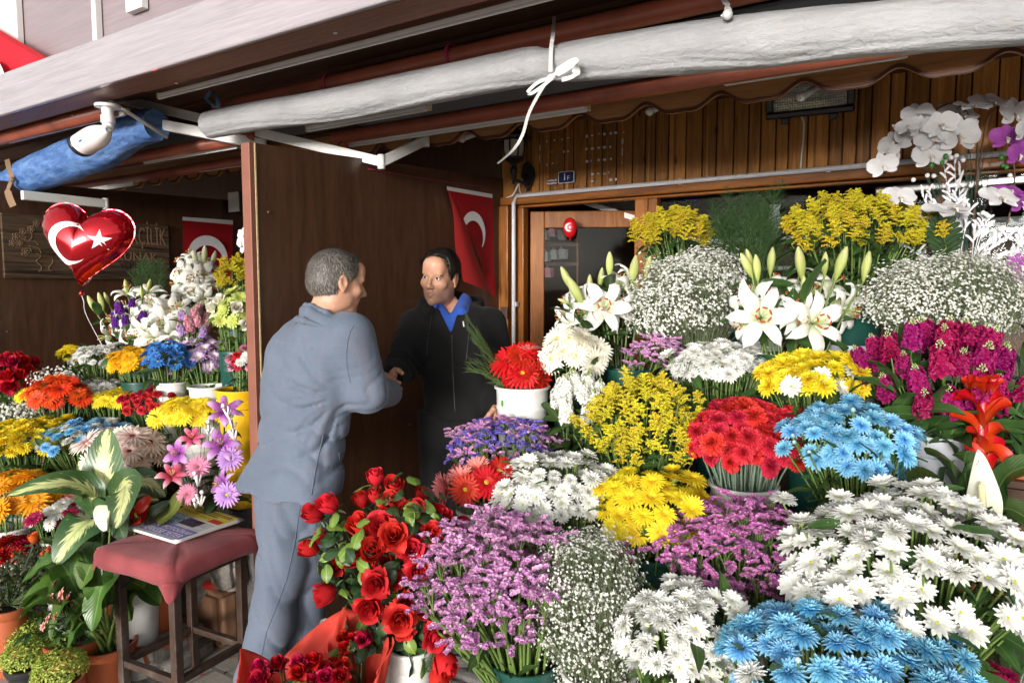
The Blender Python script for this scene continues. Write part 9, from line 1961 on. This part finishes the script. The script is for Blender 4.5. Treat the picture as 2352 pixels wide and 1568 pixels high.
def bodyB(p):
 d = stB(p, -.045); d = smin(d, chain(p, [npv(bsR), npv(beR), npv(bwR)], [.058, .046, .030], .02), .03); d = smin(d, chain(p, [npv(bsL), npv(beL), npv(bwL)], [.056, .044, .030], .02), .03); return smin(d, legsB(p, -.04), .03)
b0 = blo_.copy(); b0[2] = 0; b1_ = bhi_.copy(); b1_[2] = npv(P(1030, 690, 3.0))[2]
DV, DQ = sdf_build(lambda p: np.maximum(bodyB(p), .03 - p[:, 2]), b0, b1_ + .02, .014, 1)
RHb = hand(bwR, (bhR - bwR) + Vector((0, 0, -.005)), RIGHT * 1.0 + Vector((0, 0, -.2)), (0, 0, 1), .75)
LHb = hand(bwL + Vector((0, 0, .0)), (bh - bwL), -RIGHT, tuple(fB), .75)
man2 = person('dark haired man in a black hooded sweatshirt over a blue top facing the suited man', [(gV, gQ, stubB), (DV, DQ, None), (*RHb, None), (*LHb, None)], None, M_skinB)
rel(hairB, man2).obj('hair', M_hairB, man2)
hd_ = part(man2, 'hooded_sweatshirt', KV, KQ, M_hood); sk_ = Snap(KV, KQ)
zs_ = npv(P(1036, 700, 2.9))[2]
SV, SQ = sdf_build(lambda p: smax(smax(smin(stB(p, -.010), chain(p, [npv(P(1000, 704, 2.90)), npv(P(1006, 690, 2.98)), npv(P(1040, 680, 3.06)), npv(P(1068, 690, 2.98)), npv(P(1060, 712, 2.88))], [.010, .016, .020, .022, .020], .02), .03), -np.maximum(np.abs(((p - vb_) @ rBn) + .1 * (p[:, 2] - vb_[2])) - np.maximum(.62 * (p[:, 2] - npv(P(1037, 724, 2.9))[2]), -.05), -((p - vb_) @ vw_ + .22)), .006), p[:, 2] - npv(P(1060, 664, 2.98))[2], .01), (blo_[0], blo_[1], 1.2), (bhi_[0], bhi_[1], npv(P(1040, 655, 3.1))[2] + .02), .008, 2)
part(man2, 'blue_top', SV, SQ, M_blue)
TV, TQ = sdf_build(lambda p: np.maximum(np.maximum(legsB(p), p[:, 2] - npv(P(1050, 945, dB))[2]), .015 - p[:, 2]), (min(q.x for q in lb1) - .18, min(q.y for q in lb1 + lb2) - .18, 0), (max(q.x for q in lb2) + .18, max(q.y for q in lb1 + lb2) + .18, 1.12), .010, 2)
part(man2, 'trousers', TV, TQ, M_blk)
m = MB(); sk_.line(m, [(1038, 768), (1040, 850), (1046, 955)], .0024); rel(m, man2).obj('zip', M_zip, hd_)
for pts in (((992, 725), (985, 770), (978, 840)), ((1072, 730), (1078, 760), (1070, 838))):
 m = MB(); sk_.line(m, pts, .0022, .002);
 if m.V: rel(m, man2).obj('drawstring', M_zip, hd_)
m = MB(); q = sk_(1064, 738, .002) or P(1064, 738, 2.8); m.tube([q, q + Vector((.004, 0, -.022))], .003, 6); rel(m, man2).obj('zip_end', M_whitepl, hd_)
for s in (-1, 1):
 c = HB @ Vector((s * .031, .0805, .0085)); m = MB(); m.ball(c, .0125, 0, 10, 14); rel(m, man2).obj('eye', M_eye, man2)
 g = HB @ Vector((s * .031 + .0035 * 0, .0805 + .0108, .0080)); m = MB(); m.lathe([(.0001, .0022), (.003, .002), (.0058, .0003), (.0062, -.001)], 14, 0, (0, 0, 0)); m.xf(trs(g, frame(HB.to_3x3() @ Vector((-.18 * 0, 1, -.05))), 1)); rel(m, man2).obj('iris', M_iris, man2)
 m = MB(); V_ = []; F_ = []; rq = random.Random(3)
 for k in range(150):
  u = rq.random(); x = s * (.012 + .036 * u); z = .0235 + .007 * math.sin(math.pi * min(1, u * 1.15)) - .003 * u + rq.uniform(-.0028, .0028); y = .0905 - .30 * (abs(x) - .015) ** 1 * abs(x) / .03 * .55
  a = Vector((x, y, z)); d = Vector((s * .8, -.1, .35 - .6 * u)).normalized() * .008; w_ = Vector((0, .1, 1)).normalized() * .0006; b = len(V_); V_ += [a - w_, a + w_, a + d + Vector((0, .0015, 0))]; F_.append((b, b + 1, b + 2))
 m.add([tuple(v) for v in V_], F_); m.xf(HB); rel(m, man2).obj('eyebrow', M_hairB, man2)
 m = MB(); m.grid(np.array([[tuple(Vector((s * .031, .0805, .0085)) + Vector((math.cos(t) * .0135, math.sin(t) * math.cos(e) * .0138, math.sin(t) * math.sin(e) * .0138))) for t in np.linspace(.25, math.pi - .25, 12)] for e in np.linspace(R(24), R(88), 6)])); m.xf(HB); rel(m, man2).obj('eyelid', M_skinB, man2)
 m = MB(); m.tube([HB @ (Vector((s * .031, .0805, .0085)) + Vector((math.cos(t) * .0136, math.sin(t) * .92 * .0140, math.sin(t) * .40 * .0140))) for t in np.linspace(.25, math.pi - .25, 12)], .0009, 5); rel(m, man2).obj('lashes', M_hairB, man2)
lipm = plain('lips', (.36, .11, .085, 1), .45, .12, 60, .05)
m = MB(); m.tube([HB @ Vector((x, .0925 - 14 * x * x - .004 * (abs(x) > .018), -.0635 + .001 * math.sin(abs(x) * 90))) for x in np.linspace(-.019, .019, 11)], [.0012, .0030, .0042, .005, .0054, .0055, .0054, .005, .0042, .003, .0012], 8); rel(m, man2).obj('lips', lipm, man2)
shoes(man2, [Vector((lb1[-1].x, lb1[-1].y, 0)), Vector((lb2[-1].x, lb2[-1].y, 0))], (0, -1))
